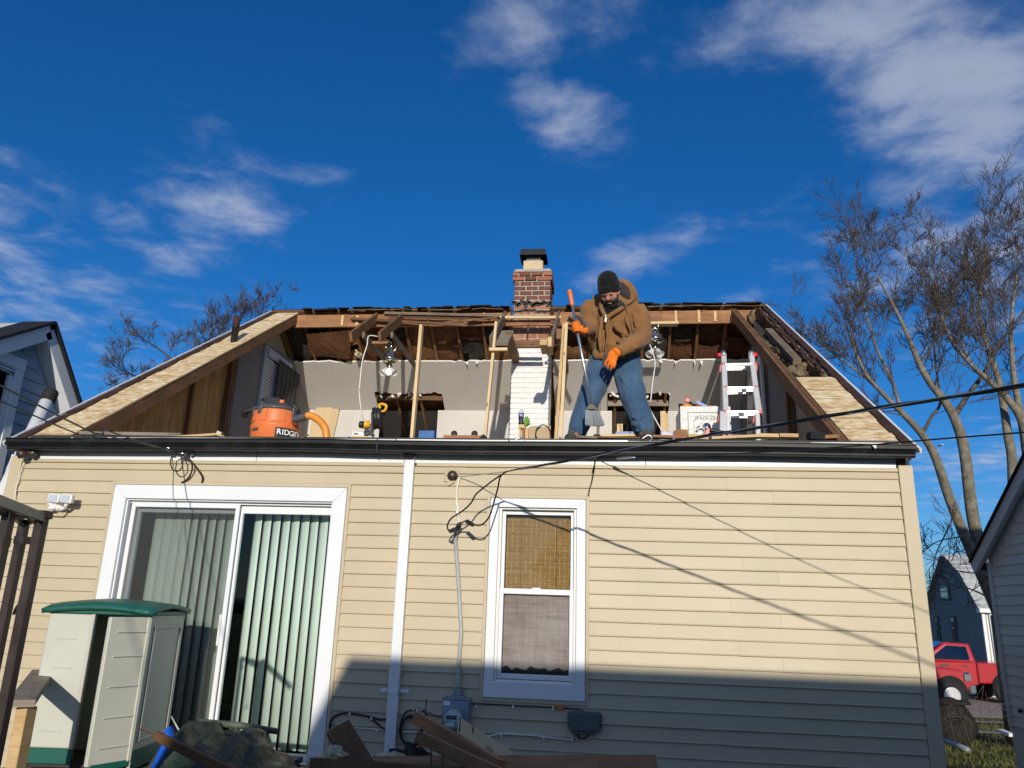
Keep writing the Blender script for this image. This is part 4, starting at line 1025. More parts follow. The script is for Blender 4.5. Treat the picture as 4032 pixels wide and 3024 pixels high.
# pair of trimmers round the chimney
ysL=PP((1900+130/4.1475)/K,(950+1540/4.1475)/K,(0,0,3.28),(0,-SP,1)); ysR=PP((1900+1225/4.1475)/K,(950+1300/4.1475)/K,(0,0,3.28),(0,-SP,1))
xL_=ysL.x; stub(xL_,ysL.y,'lumber_weathered')
for y_,l_ in ((3.30,.62),):
    g=G(); off=UPN*(-.13); xx=xL_+.135; g.beam(V((xx,y_,RP(y_)))+off,V((xx,y_+l_,RP(y_+l_)))+off,.17,.036,UPN,.002); hp('flat_board',g,'lumber_grey')
zc=RP(3.30)-.20
g=G(); g.box(xL_-.01,xL_+.23,3.25,3.29,zc-.035,zc+.005); hp('cleat',g,'lumber_pale')
g=G(); g.beam((xL_+.17,3.75,5.56),(xL_+.17,5.42,5.60),.09,.14,(0,0,1),.003); hp('ceiling_joist',g,'lumber_rafter')
xR_=N(1900+1120/4.1475,1350+20/4.1475,3.25).x
stub(xR_+.01,3.25,'lumber_weathered')
zq=N(1900+1040/4.1475,1350+20/4.1475,3.25).z
g=G(); g.beam((xR_-.10,3.24,zq+.02),(xR_-.10,3.62,zq+.02),.095,.07,(0,0,1)); hp('cleat',g,'lumber_new')
g=G(); g.beam((xR_-.018,3.235,zq+.03),(xR_-.018,3.6,zq+.03),.05,.13,(0,0,1)); hp('cleat',g,'lumber_new')
g=G(); g.beam((xR_+.09,3.6,5.54),(xR_+.09,5.42,5.60),.09,.14,(0,0,1),.003); hp('ceiling_joist',g,'lumber_rafter')
for z_,h_,m_ in ((zr0+.05,.12,'lumber_ridge'),):
    pass
xa_,xb_=xL_+.02,xR_+.0
def cross(py0,py1,y,mat,xa=None,xb=None,t=.04):
    z1_=P(1140,py0,y).z; z0_=P(1140,py1,y).z; g=G(); g.box(xa if xa is not None else xa_,xb if xb is not None else xb_,y-t/2,y+t/2,z0_,z1_); hp('header',g,mat)
cross(692,704,4.60,'lumber_ridge'); cross(736,743,4.35,'lumber_rafter',cX0-.02,cX1-.05,.03); cross(743,751,4.30,'lumber_rafter',cX0-.06,cX1-.03,.05)
g=G(); p=P(1141,700,4.55); g.box(p.x-.008,p.x+.008,4.55,4.57,P(1141,715,4.55).z,P(1141,688,4.55).z); hp('splinter',g,'lumber_old')
for i in range(9):
    p=P(1195+U(-14,8),735+U(-20,18),4.35); g=G(); g.obox(p,(U(.03,.1),.02,U(.02,.06)),(U(-1,1),U(-1,1),U(-1,1))); hp('splinter',g,'lumber_old')
# --- chimney, brick by brick
core=G(); zt=P(1150,579,cY0).z; zw=P(1150,752,cY0).z
core.box(cX0+.012,cX1-.012,cY0+.012,cY1-.012,3.0,zw); chim=hp('chimney',core,'mortar_painted')
q=G(); q.box(cX0+.010,cX1-.010,cY0+.010,cY1-.010,zw+.001,zt-.01); q.build('mortar_core','mortar',chim)
BH=(P(1150,757+16*10.98,cY0).z-P(1150,757,cY0).z)/-16*1.0
BH=abs(BH); r=random.Random(4)
me_cache={}
def brick(x0,x1,y0,y1,z0,z1,mat):
    key=(round(x1-x0,3),round(y1-y0,3),mat,r.randrange(3))
    c=V(((x0+x1)/2,(y0+y1)/2,(z0+z1)/2))
    if key not in me_cache:
        q=G(); a,b2,h=(x1-x0)/2,(y1-y0)/2,(z1-z0)/2; j=.0035
        vs=[(sx_*(a-r.uniform(0,j)),sy_*(b2-r.uniform(0,j)),sz_*(h-r.uniform(0,j))) for sz_ in (-1,1) for sx_,sy_ in ((-1,-1),(1,-1),(1,1),(-1,1))]
        q.add([V(v) for v in vs],[(0,3,2,1),(4,5,6,7),(0,1,5,4),(1,2,6,5),(2,3,7,6),(3,0,4,7)]); off=V(ORG[house]); q.v=[tuple(V(v)+off) for v in q.v]
        ob=q.build('brick',mat,chim,bevel=.004); me_cache[key]=ob.data
    else:
        ob=bpy.data.objects.new('brick',me_cache[key]); COL.objects.link(ob); ob.parent=chim
        bm=ob.modifiers.new('bevel','BEVEL'); bm.width=.004; bm.segments=1; bm.limit_method='ANGLE'; bm.angle_limit=.6
    ob.location=c-V(ORG[house]); ob.rotation_euler=(0,r.uniform(-.006,.006),r.uniform(-.01,.01))
    return ob
def course(z0,k,mat,grow=0.0,gap=.010):
    x0,x1,y0,y1=cX0-grow,cX1+grow,cY0-grow,cY1+grow; h=BH-gap; D=.095; L=.192
    # front
    st=L*(.5 if k%2 else 1.0); x=x0; first=True
    while x<x1-.02:
        l=(st if first else L); e=min(x+l,x1); 
        if x1-e<.045: e=x1
        brick(x,e-(gap if e<x1 else 0),y0+r.uniform(-.003,.003),y0+D,z0,z0+h,mat); x=e; first=False
    # sides
    for sx0,sx1 in ((x1-D,x1),(x0,x0+D)):
        y=y0+D+gap; 
        while y<y1-.02:
            e=min(y+L,y1); 
            if y1-e<.045: e=y1
            brick(sx0,sx1,y,e-(gap if e<y1 else 0),z0,z0+h,mat); y=e+.0
z=zw-BH+.004; k=0
while z>3.75: course(z,k,'brick_painted',gap=.007); z-=BH; k+=1
z=zw+.006; k=0
ncap=int((zt-z)/BH)
while k<ncap:
    mat='brick_orange' if z<P(1150,652,cY0).z else 'brick_red'
    course(z,k,mat,.0 if k<ncap-2 else .022,gap=.014); z+=BH; k+=1
ztop=z
# tar collar where the old flashing sat
for i in range(26):
    u=i/25; x=cX0-.02+(cX1-cX0+.03)*u; zz=P(1150,655,cY0).z+.02*math.sin(i*1.3)
    q=G(); q.obox((x,cY0-.006,zz+U(-.03,.02)),(.05,.012,U(.02,.07)),(0,U(-.3,.3),0)); q.build('tar_smear','tar',chim)
for i in range(20):
    u=i/19; x=cX0-.01+(cX1-cX0+.02)*u; zz=P(1150,672,cY0).z
    q=G(); q.obox((x,cY0-.006,zz+U(-.02,.02)),(.05,.012,U(.015,.04)),(0,U(-.3,.3),0)); q.build('tar_smear','tar',chim)
q=G(); q.box(cX0-.02,cX1+.02,cY0-.02,cY1+.02,ztop-.012,ztop+.004); q.build('crown','mortar',chim,bevel=.006)
xc,yc=(cX0+cX1)/2-.01,(cY0+cY1)/2
fz=P(1157,562,cY0+.12).z
q=G(); q.prism([(xc-.155,yc-.155,ztop+.003),(xc+.155,yc-.155,ztop+.003),(xc+.155,yc+.155,ztop+.003),(xc-.155,yc+.155,ztop+.003)],(0,0,fz-ztop)); q.build('flue_tile','flue_clay',chim,bevel=.012,seg=2)
q=G(); q.box(xc-.115,xc+.115,yc-.115,yc+.115,fz,fz+.05); q.build('cap_collar','dark_plastic',chim,bevel=.006)
q=G()
for i in range(8):
    x=xc-.105+.03*i; q.tube([(x,yc-.108,fz+.05),(x,yc-.108,fz+.13)],.002,4); q.tube([(x,yc+.108,fz+.05),(x,yc+.108,fz+.13)],.002,4)
    q.tube([(xc+.108,yc-.105+.03*i,fz+.05),(xc+.108,yc-.105+.03*i,fz+.13)],.002,4); q.tube([(xc-.108,yc-.105+.03*i,fz+.05),(xc-.108,yc-.105+.03*i,fz+.13)],.002,4)
for zz in (.075,.10): q.tube([(xc-.108,yc-.108,fz+zz),(xc+.108,yc-.108,fz+zz),(xc+.108,yc+.108,fz+zz),(xc-.108,yc+.108,fz+zz),(xc-.108,yc-.108,fz+zz)],.002,4)
q.build('cap_mesh','grey_metal',chim)
q=G(); h0=fz+.10; h1_=fz+.19
lo=[(xc-.215,yc-.20,h0-.02),(xc+.215,yc-.20,h0-.02),(xc+.215,yc+.20,h0-.02),(xc-.215,yc+.20,h0-.02)]; hi=[(xc-.195,yc-.18,h1_),(xc+.195,yc-.18,h1_),(xc+.195,yc+.18,h1_),(xc-.195,yc+.18,h1_)]
top=[(xc-.17,yc-.15,h1_-.015),(xc+.17,yc-.15,h1_-.015),(xc+.17,yc+.15,h1_-.015),(xc-.17,yc+.15,h1_-.015)]
q.add(lo+hi+top,[(0,1,5,4),(1,2,6,5),(2,3,7,6),(3,0,4,7),(4,5,9,8),(5,6,10,9),(6,7,11,10),(7,4,8,11),(8,9,10,11)]); o=q.build('cap_lid','black_metal',chim); o.modifiers.new('s','SOLIDIFY').thickness=.004
# plumbing vent through the left deck
p=roofpt(505,738); q=G(); q.lathe([(.045,-.1),(.045,.19),(.047,.19),(.047,.20)],(p.x,p.y,p.z),(0,0,1),16); o=hp('vent_pipe',q,'black_metal'); q=G(); q.lathe([(.0485,.20),(.0485,.36),(.040,.36),(.040,.25)],(p.x,p.y,p.z),(0,0,1),16); q.build('sleeve','shingle_brown',o)
# ================================================================== things left in the attic
def stud(p0,p1,mat,label,w_=.038,h_=.089,up=(0,1,0)):
    g=G(); g.beam(p0,p1,w_,h_,up,.002); return single(g,'stud',mat,label,'stud','loose upright studs under the open roof')
yq=3.45
stud(N(1300+1990/5.53,1250+185/5.53,yq),V((P(893,942,yq).x,yq-.1,3.27)),'lumber_pale','pale upright stud standing alone before the left attic opening',.040,.10)
stud(N(1900+240/4.1475,950+1330/4.1475,3.42)+V((-.012,0,-.0)),V((P(1041,945,3.05).x,3.05,3.27)),'lumber_pale','pale leaning stud left of the white chimney',.034,.08)
stud(N(1900+1330/4.1475,950+1360/4.1475,3.55),V((P(1194,945,3.1).x,3.1,3.27)),'lumber_new','orange tinted stud right of the white chimney, the left one of a close pair',.040,.07)
stud(N(1900+1370/4.1475,950+1345/4.1475,3.40),V((P(1207,945,3.0).x,3.0,3.27)),'lumber_pale','pale stud right of the white chimney, the right one of a close pair',.040,.06)
stud(P(1302,742,3.6),V((P(1283,945,3.9).x,3.9,3.27)),'lumber_grey','grey stud behind the shoulder of the man in the brown jacket')
# --- two brass ceiling fan motors with glass shades, hanging from the ridge framing
def fan(c,scale,label,lit,blades,name='ceiling_fan_light',rotz=0.0):
    t=thing(name,label,'light fixture',c,'old ceiling fan lights hanging in the attic'); z=c.z; s=scale
    q=G(); q.lathe([(.030*s,.0),(.034*s,-.02*s),(.050*s,-.05*s),(.046*s,-.075*s),(.028*s,-.10*s),(.026*s,-.12*s)],c,(0,0,1),20); q.build('canopy','brass_metal',t)
    q=G(); 
    for k in range(blades):
        a=2*math.pi*k/blades+rotz; d=V((math.cos(a),math.sin(a),0)); q.tube([c+V((0,0,-.10*s)),c+d*.055*s+V((0,0,-.085*s)),c+d*.085*s+V((0,0,-.03*s)),c+d*.078*s+V((0,0,.0))],[.010*s,.012*s,.014*s,.006*s],6)
    q.build('blade_iron','brass_metal',t)
    q=G(); q.lathe([(.03*s,-.115*s),(.085*s,-.135*s),(.100*s,-.15*s),(.100*s,-.195*s),(.104*s,-.20*s),(.128*s,-.215*s),(.126*s,-.235*s),(.075*s,-.262*s),(.04*s,-.265*s)],c,(0,0,1),28); q.build('motor_housing','brass_metal',t)
    q=G(); q.lathe([(.036*s,-.262*s),(.036*s,-.33*s),(.050*s,-.338*s),(.048*s,-.358*s),(.02*s,-.37*s)],c,(0,0,1),18); q.build('light_kit','brass_metal',t)
    arms=[(-2.45),(-1.35),(-.55)] if lit else [(-2.5),(-1.0),(1.2)]
    for i,a in enumerate(arms):
        d=V((math.cos(a)*.75,math.sin(a)*.75,-.86)).normalized(); o=c+V((0,0,-.355*s))+V((d.x,d.y,0))*.035*s
        q=G(); q.tube([c+V((0,0,-.345*s)),o,o+d*.03*s],.009*s,7); q.build('shade_arm','brass_metal',t)
        o=o+d*.025*s
        q=G(); n=18; prof=[(.022,.0),(.030,.02),(.036,.06),(.046,.10),(.058,.125)]; ax=d; a1=ax.orthogonal().normalized(); b1=ax.cross(a1); vs=[];fs=[]
        for (r_,h_) in prof:
            for k in range(n):
                qq=2*math.pi*k/n; rr=r_*s*(1+.05*math.cos(qq*6)*(h_/.125)); vs.append(o+ax*h_*s+(a1*math.cos(qq)+b1*math.sin(qq))*rr)
        for j in range(len(prof)-1):
            for k in range(n): fs.append((j*n+k,j*n+(k+1)%n,(j+1)*n+(k+1)%n,(j+1)*n+k))
        q.add(vs,fs,None,True); sh=q.build('glass_shade','frosted_glass',t)
        q=G(); q.ell(o+d*.075*s,.026*s,.026*s,.030*s,12,8); q.build('bulb','bulb_lit' if (lit and i==1) else 'white_plastic',t)
    return t
fz_=4.25
cA=N(1300+1330/5.53,1250+620/5.53,fz_); zb_=N(1300+1330/5.53,1250+1290/5.53,fz_).z; sA=(cA.z-zb_)/.50
fan(cA,sA,'brass ceiling fan motor with one lit bulb hanging left of the lone upright stud',True,5)
cB=N(2350+1260/5.53,1200+450/5.53,fz_); zb2=N(2350+1260/5.53,1200+1170/5.53,fz_).z
fan(cB,(cB.z-zb2)/.50,'brass ceiling fan motor with unlit shades hanging right of the man',False,4,rotz=.6)
g=G(); x0_=P(1402,700,fz_).x; x1_=P(1465,700,fz_).x; zz=P(1430,700,fz_).z; g.beam((x0_,fz_,zz),(x1_,fz_,zz),.12,.035,(0,0,1)); hp('fixture_block',g,'lumber_pale')
# cords from the fans
def cord(pts,r,mat,label,name='electric_wire',n=10,cat='wire'):
    g=G(); g.tube(cat_pts(pts,n),r,7); return single(g,name,mat,label,cat)
cord([N(1300+1340/5.53,1250+555/5.53,4.2),N(1300+1180/5.53,1250+455/5.53,4.0),N(1300+1050/5.53,1250+420/5.53,3.6),N(1300+900/5.53,1250+395/5.53,3.5),N(1300+825/5.53,1250+430/5.53,3.45),N(1300+800/5.53,1250+620/5.53,3.4),N(1300+700/5.53,1250+950/5.53,3.3),N(1300+640/5.53,1250+1500/5.53,3.2),N(1350+355/5.53,1500+230/5.53,3.1),N(1350+400/5.53,1500+650/5.53,2.9),N(1350+470/5.53,1500+920/5.53,2.5),N(1350+680/5.53,1500+1250/5.53,2.2)],.0075,'cord_white','white electric cord looping over a rafter stub down to the yellow saw')
cord([N(2350+1250/5.53,1200+750/5.53,4.1),N(2350+1095/5.53,1200+765/5.53,3.6),N(2350+1150/5.53,1200+860/5.53,3.5),N(2350+1215/5.53,1200+1030/5.53,3.4),N(2350+1270/5.53,1200+1260/5.53,3.3),N(2350+1250/5.53,1200+1450/5.53,3.2),N(2350+1215/5.53,1200+1680/5.53,3.1),N(2200+1500/4.1475,1400+740/4.1475,2.9),N(2200+1465/4.1475,1400+830/4.1475,2.7),V((1.0,2.6,3.4))],.0075,'cord_white','white electric cord hanging straight from the fan right of the man')
# --- orange wet and dry vacuum
def vacuum():
    y=1.35; c=P(597,945,y); base_z=3.262; top=N(900+900/5.53,1500+650/5.53,y).z
    rl=(N(900+1530/5.53,1500+1150/5.53,y).x-N(900+500/5.53,1500+1150/5.53,y).x)/2; cx_=(N(900+1530/5.53,1500+1150/5.53,y).x+N(900+500/5.53,1500+1150/5.53,y).x)/2
    t=thing('shop_vacuum','orange wet and dry vacuum with black motor head and orange hose','vacuum cleaner',(cx_,y,base_z)); o=V((cx_,y,0))
    zl=N(900+1000/5.53,1500+1030/5.53,y).z; zt_=N(900+1000/5.53,1500+690/5.53,y).z
    ax=V((.035,0,1)).normalized()
    q=G(); q.lathe([(rl*.93,base_z+.02),(rl*.97,zl-.03),(rl*1.0,zl-.012),(rl*1.0,zl),(rl*.965,zl+.008),(rl*.95,zl+.03),(rl*.90,zt_-.03),(rl*.89,zt_)],o,(0,0,1),36); dr=q.build('drum','orange_plastic',t)
    # raised pads and slots
    for a,w_ in ((-2.35,.25),(-1.75,.16),(-1.1,.3)):
        q=G(); n=6; vs=[];fs=[]
        for k in range(n+1):
            aa=a+w_*(k/n-.5)*2; d=V((math.cos(aa),math.sin(aa),0))
            vs+=[o+d*rl*.985+V((0,0,zl+.03)),o+d*rl*.935+V((0,0,zt_-.02))]
        for k in range(n): fs.append((2*k,2*k+2,2*k+3,2*k+1))
        q.add(vs,fs); q.build('drum_rib','orange_plastic',t).modifiers.new('s','SOLIDIFY').thickness=.012
    q=G(); d=V((math.cos(-2.05),math.sin(-2.05),0)); p=o+d*rl*.975; q.obox((p.x,p.y,N(900+690/5.53,1500+1150/5.53,y).z),(.075,.02,.025),(0,0,-2.05+1.57)); q.build('drum_slot','dark_plastic',t)
    q=G(); q.lathe([(rl*.93,zt_-.006),(rl*.94,zt_+.012),(rl*.90,zt_+.03),(rl*.75,zt_+.05),(rl*.5,zt_+.058)],o,(0,0,1),30); q.build('lid','dark_plastic',t)
    for a in (-2.55,-1.95,-.4):
        d=V((math.cos(a),math.sin(a),0)); p=o+d*rl*.93; q=G(); q.obox((p.x,p.y,zt_-.015),(.05,.03,.085),(0,0,a+1.57)); q.build('latch','dark_plastic',t,bevel=.005)
    d=V((-1,-.25,0)).normalized(); p=o+d*(rl+.03); q=G(); q.obox((p.x,p.y,zt_-.0),(.10,.06,.03),(0,-.2,0)); 
    for k in range(4): q.obox((p.x-.05+.004*k,p.y,zt_-.02-.014*k),(.055,.05,.008),(0,-.25,0))
    q.build('side_handle','black_plastic',t,bevel=.003)
    # motor head: blower port, boxy cover, carry handle
    A=lambda X,Y,yy=y: N(900+X/5.53,1500+Y/5.53,yy)
    q=G(); pt=A(700,500,y-.08); q.lathe([(.052,0),(.055,.008),(.055,.03),(.040,.06),(.040,.13)],pt,(1,.25,-.02),22); q.lathe([(.045,-.001),(.045,.03)],pt,(1,.25,-.02),22); q.build('blower_port','black_plastic',t)
    q=G(); w0=.09; pr=[A(790,415),A(1000,392),A(1150,400),A(1330,510),A(1500,640),A(1460,700),A(1300,620),A(980,610),A(800,620)]
    q.prism([V((p.x,y-.10,p.z)) for p in pr][::-1],(0,.20,0)); q.build('motor_cover','black_plastic',t,bevel=.014,seg=2)
    q=G(); q.obox((A(1250,505).x,y-.08,A(1250,505).z),(.045,.07,.035),(0,.1,0)); q.build('switch','orange_plastic',t,bevel=.004)
    q=G(); q.tube(cat_pts([V((A(1320,510).x,y-.06,A(1320,510).z)),V((A(1430,545).x,y-.07,A(1430,545).z)),V((A(1545,640).x,y-.06,A(1545,640).z)),V((A(1550,720).x,y-.04,A(1550,720).z))],6),.020,9); q.build('carry_handle','black_plastic',t)
    # port and hose
    yh=y-.16; H=lambda X,Y,yy=yh: N(900+X/5.53,1500+Y/5.53,yy)
    q=G(); a=H(1400,870); b_=H(1460,830); q.lathe([(.052,0),(.056,.02),(.05,.04)],a-V((.02,-.03,0)),(b_-a),20); q.build('hose_port','orange_plastic',t)
    q=G(); q.tube(cat_pts([H(1400,850),H(1530,810),H(1700,765)],5),.040,12); q.build('hose_cuff','dark_plastic',t)
    pts=cat_pts([H(1690,765),H(1800,762),H(1930,830),H(2040,930),H(2110,1060),H(2135,1250),H(2135,1420)],9); q=G(); q.tube(pts,[.036+(.003 if i%2 else 0) for i in range(len(pts))],14); q.build('hose','orange_hose',t)
    # badge with lettering on the drum front
    zb=A(1340,1185).z; aa0=math.asin(max(-1,min(1,(A(1215,1150,y).x-cx_)/rl))); n=8; q=G(); vs=[];fs=[]
    a0=-math.pi/2+aa0; a1=a0+.95
    for k in range(n+1):
        a=a0+(a1-a0)*k/n; d=V((math.cos(a),math.sin(a),0)); vs+=[o+d*(rl*.985)+V((0,0,zb-.06)),o+d*(rl*1.004)+V((0,0,zb+.036))]
    for k in range(n): fs.append((2*k,2*k+2,2*k+3,2*k+1))
    q.add(vs,fs); bd=q.build('badge','black_plastic',t)
    am=a0+.36; d=V((math.cos(am),math.sin(am),0)); pos=o+V((math.cos(a0),math.sin(a0),0))*(rl*1.02)+V((0,0,zb-.042))
    # letters one by one round the curve
    ang_=a0+.06
    for ch,wd in zip('RIDGID',(.052,.022,.055,.056,.022,.055)):
        d=V((math.cos(ang_),math.sin(ang_),0)); tx=V((-d.y,d.x,0)); pos=o+d*(rl*1.006)+V((0,0,zb-.034))
        M=Matrix((( tx.x,0,d.x),(tx.y,0,d.y),(0,1,0))); text_ob('letter',ch,.078,'white_plastic',bd,Matrix.Translation(pos)@M.to_4x4(),offset=.0012); ang_+=wd/rl
vacuum()
# --- pine boards leaning behind the vacuum
def leanboard(pxs,y0,y1,mat,label,th=.02):
    q=[P(*pxs[0],y1),P(*pxs[1],y1),P(*pxs[2],y0),P(*pxs[3],y0)]
    g=G(); g.add([q[3],q[2],q[1],q[0]]+[p+V((0,th,.0)) for p in (q[3],q[2],q[1],q[0])],[(0,1,2,3),(7,6,5,4),(0,4,5,1),(1,5,6,2),(2,6,7,3),(3,7,4,0)],
        [[(q[3].z*1.0,q[3].x),(q[2].z,q[2].x),(q[1].z,q[1].x),(q[0].z,q[0].x)]]+[[(q[3].z,q[3].x)]*4]*5)
    return single(g,'pine_board',mat,label,'board','pine boards leaning behind the vacuum')
L2=lambda X,Y: ((900+X/2.212)/K,(1200+Y/2.212)/K)
leanboard([L2(765,895),L2(905,893),L2(880,1290),L2(715,1290)],2.7,2.45,'lumber_pale','pine board at the back of the leaning stack, barely showing its top end')
leanboard([L2(745,915),L2(893,910),L2(838,1290),L2(672,1290)],2.62,2.4,'lumber_pale','wide pine board leaning in front at the left of the stack, beside the vacuum')
leanboard([L2(893,905),L2(968,908),L2(880,1290),L2(800,1290)],2.60,2.38,'lumber_pale','pine board on the right side of the leaning stack, its edge in shade')
# --- yellow and black mitre saw
def mitre_saw():
    y=2.15; A=lambda X,Y,yy=y: N(1350+X/5.53,1500+Y/5.53,yy); t=thing('mitre_saw','yellow and black mitre saw with its head raised before the left opening','power saw',(A(600,1200).x,y,3.27))
    q=G(); q.beam((A(250,1230).x,y,3.40),(A(800,1230).x,y,3.40),.30,.10,(0,0,1),.01); q.build('base','galvanised',t)
    q=G(); q.obox((A(600,1230).x,y+.05,3.36),(.5,.35,.20)); q.build('stand','dark_plastic',t)
    q=G(); a=A(210,1100,y+.02); b_=A(470,1130,y+.02); g0=A(210,1220,y+.02); q.prism([a,b_,A(480,1240,y+.02),g0][::-1],(0,.03,0)); q.build('fence','aluminium',t)
    q=G(); a=A(240,1125,y+.015); b_=A(340,1140,y+.015); q.prism([a,b_,A(340,1168,y+.015),A(240,1160,y+.015)][::-1],(0,.003,0)); q.build('label_plate','dark_plastic',t)
    q=G(); q.prism([A(200,1175,y-.08),A(640,1215,y-.08),A(640,1270,y-.08),A(200,1270,y-.08)][::-1],(0,.04,0)); q.build('timber_offcut','lumber_pale',t)
    c=A(740,815); q=G(); q.lathe([(.02,-.05),(.115,-.05),(.128,-.035),(.128,-.015),(.118,.0),(.125,.012),(.125,.03),(.1,.045),(.02,.05)],V((c.x,y,c.z)),(1,.35,.12),30,True); q.build('blade_guard','black_plastic',t)
    q=G(); q.lathe([(.0,-.062),(.075,-.062),(.08,-.05),(.02,-.05)],V((c.x,y,c.z)),(1,.35,.12),26); q.build('guard_cover','dark_plastic',t)
    q=G(); pts=cat_pts([A(815,600,y-.04),A(790,520,y-.05),A(870,505,y-.06),A(945,545,y-.06),A(915,640,y-.05),A(850,665,y-.04)],6); q.tube(pts,.0155,10); q.build('handle','yellow_plastic',t)
    q=G(); a=A(430,960,y-.03); b_=A(560,945,y-.01); q.lathe([(.040,0),(.043,.02),(.043,.085)],a,(b_-a),18); q.build('motor','yellow_plastic',t)
    q=G(); a=A(350,945,y-.04); b_=A(440,955,y-.03); q.lathe([(.030,0),(.040,.01),(.042,.06)],a,(b_-a),18); q.build('motor_cap','black_plastic',t)
    q=G(); q.tube([A(650,950),A(600,1060),A(570,1150)],[.035,.045,.05],9); q.tube([A(500,1020),A(540,1180)],.02,7)
    for i in range(10): q.obox(A(U(460,660),U(1110,1190),y-.05),(.05,.04,.02),(U(-1,1),U(-1,1),U(-1,1)))
    q.build('pivot_arm','dark_plastic',t)
mitre_saw()
# --- by the chimney: block of wood, drink bottle, green cloth, cardboard
B2=lambda X,Y: ((1900+X/4.1475),(1350+Y/4.1475))
yb=3.75
g=G(); a=N(*B2(585,1330),yb); b_=N(*B2(697,1330),yb); z1=a.z; zc_=N(*B2(640,1388),yb).z
q=thing('timber_stack','short upright timber offcuts standing before the white chimney','offcuts',((a.x+b_.x)/2,yb,3.27))
g=G(); g.box(a.x,b_.x,yb,yb+.14,zc_,z1); g.build('cap_block','lumber_pale',q,bevel=.003)
g=G(); g.box(N(*B2(643,1400),yb).x,N(*B2(700,1400),yb).x,yb+.005,yb+.05,3.27,zc_-.002); g.build('post','lumber_ridge',q)
g=G(); g.box(a.x+.0,a.x+.03,yb+.02,yb+.1,3.27,zc_-.002); g.build('post','lumber_pale',q)
g=G(); g.box(N(*B2(705,1400),yb).x,N(*B2(752,1400),yb).x,yb-.03,yb+.06,3.27,N(*B2(730,1395),yb).z); g.build('post','lumber_new',q)
def bottle():
    c=N(*B2(628,1318),yb+.07); zt_=N(*B2(628,1070),yb+.07).z; h=zt_-z1; t=thing('drink_bottle','clear soda bottle with blue label, half full of dark cola','bottle',(c.x,yb+.07,z1+.001)); o=V((c.x,yb+.07,z1+.001)); s=h/.235
    q=G(); q.lathe([(.022*s,0),(.034*s,.006*s),(.036*s,.03*s),(.031*s,.06*s),(.036*s,.09*s),(.0365*s,.105*s)],o,(0,0,1),20); q.build('cola','tile_dark',t)
    q=G(); q.lathe([(.0372*s,.105*s),(.0372*s,.165*s)],o,(0,0,1),20); lb=q.build('label','blue_plastic',t)
    q=G(); q.lathe([(.0368*s,.165*s),(.035*s,.18*s),(.024*s,.20*s),(.0135*s,.212*s),(.0135*s,.222*s)],o,(0,0,1),20); q.build('neck','frosted_glass',t)
    q=G(); q.lathe([(.0165*s,.218*s),(.0165*s,.235*s)],o,(0,0,1),16); q.build('cap','white_plastic',t)
    for dx,dz in ((-.006,.128),(.012,.140),(.014,.122),(-.012,.145)):
        q=G(); q.box(o.x+dx*s-.005*s,o.x+dx*s+.005*s,o.y-.0378*s,o.y-.0372*s,o.z+dz*s-.006*s,o.z+dz*s+.006*s); q.build('label_mark','white_plastic',lb)
bottle()
g=G(); c=N(*B2(720,1280),yb+.02); g.tube([N(*B2(712,1360),yb+.02),N(*B2(705,1300),yb+.02),N(*B2(712,1225),yb+.02),N(*B2(722,1218),yb+.02),N(*B2(738,1270),yb+.02),N(*B2(740,1340),yb+.02)],[.03,.03,.02,.02,.03,.03],10); single(g,'green_pad','green_cloth','green oval pad stood on edge beside the bottle','pad')
g=G(); pr=[B2(752,1380),B2(800,1353),B2(895,1358),B2(905,1372),B2(1113,1357),B2(1113,1600),B2(752,1600)]; g.prism([N(*p,yb-.06) for p in pr][::-1],(0,.012,0)); single(g,'cardboard_sheet','cardboard','tan cardboard sheet standing before the chimney foot','cardboard')
g=G(); g.tube(cat_pts([N(*B2(905,1600),yb-.10),N(*B2(868,1500),yb-.12),N(*B2(890,1400),yb-.12),N(*B2(960,1345),yb-.10),N(*B2(1030,1350),yb-.06),N(*B2(1100,1420),yb-.09),N(*B2(1112,1580),yb-.10)],8),.008,7); single(g,'hoop_cable','cable_brown','dark cable hoop leaning on the tan cardboard','cable')
# tray, vents and flashing scraps along the eave
g=G(); a=P(1010,944,1.9); a0=P(958,942,1.9); g.box(a0.x,P(1048,944,1.9).x,1.9,2.05,3.45,P(1000,940,1.9).z); single(g,'shelf_board','lumber_ridge','long flat board with a pale edge lying left of the chimney foot','board')
for px,mat,lb in ((981,'tile_dark','small dark round cap on the flat board, left one'),(1025,'tile_dark','small dark teal round cap nearest the chimney foot')):
    p=P(px,940,1.95); g=G(); g.lathe([(.035,-.04),(.035,.03),(.024,.035),(.024,.045)],p,(0,0,1),14); single(g,'round_cap',mat,lb,'cap')
g=G(); p=P(1042,946,-.06); g.add([P(1029,953,-.10),P(1058,951,-.10),P(1044,937,-.06),P(1031,951,-.03)],[(0,1,2),(0,2,3)]); o=single(g,'flashing_scrap','shingle_black','black bent shingle scrap poking up at the eave','scrap'); o.modifiers.new('s','SOLIDIFY').thickness=.006
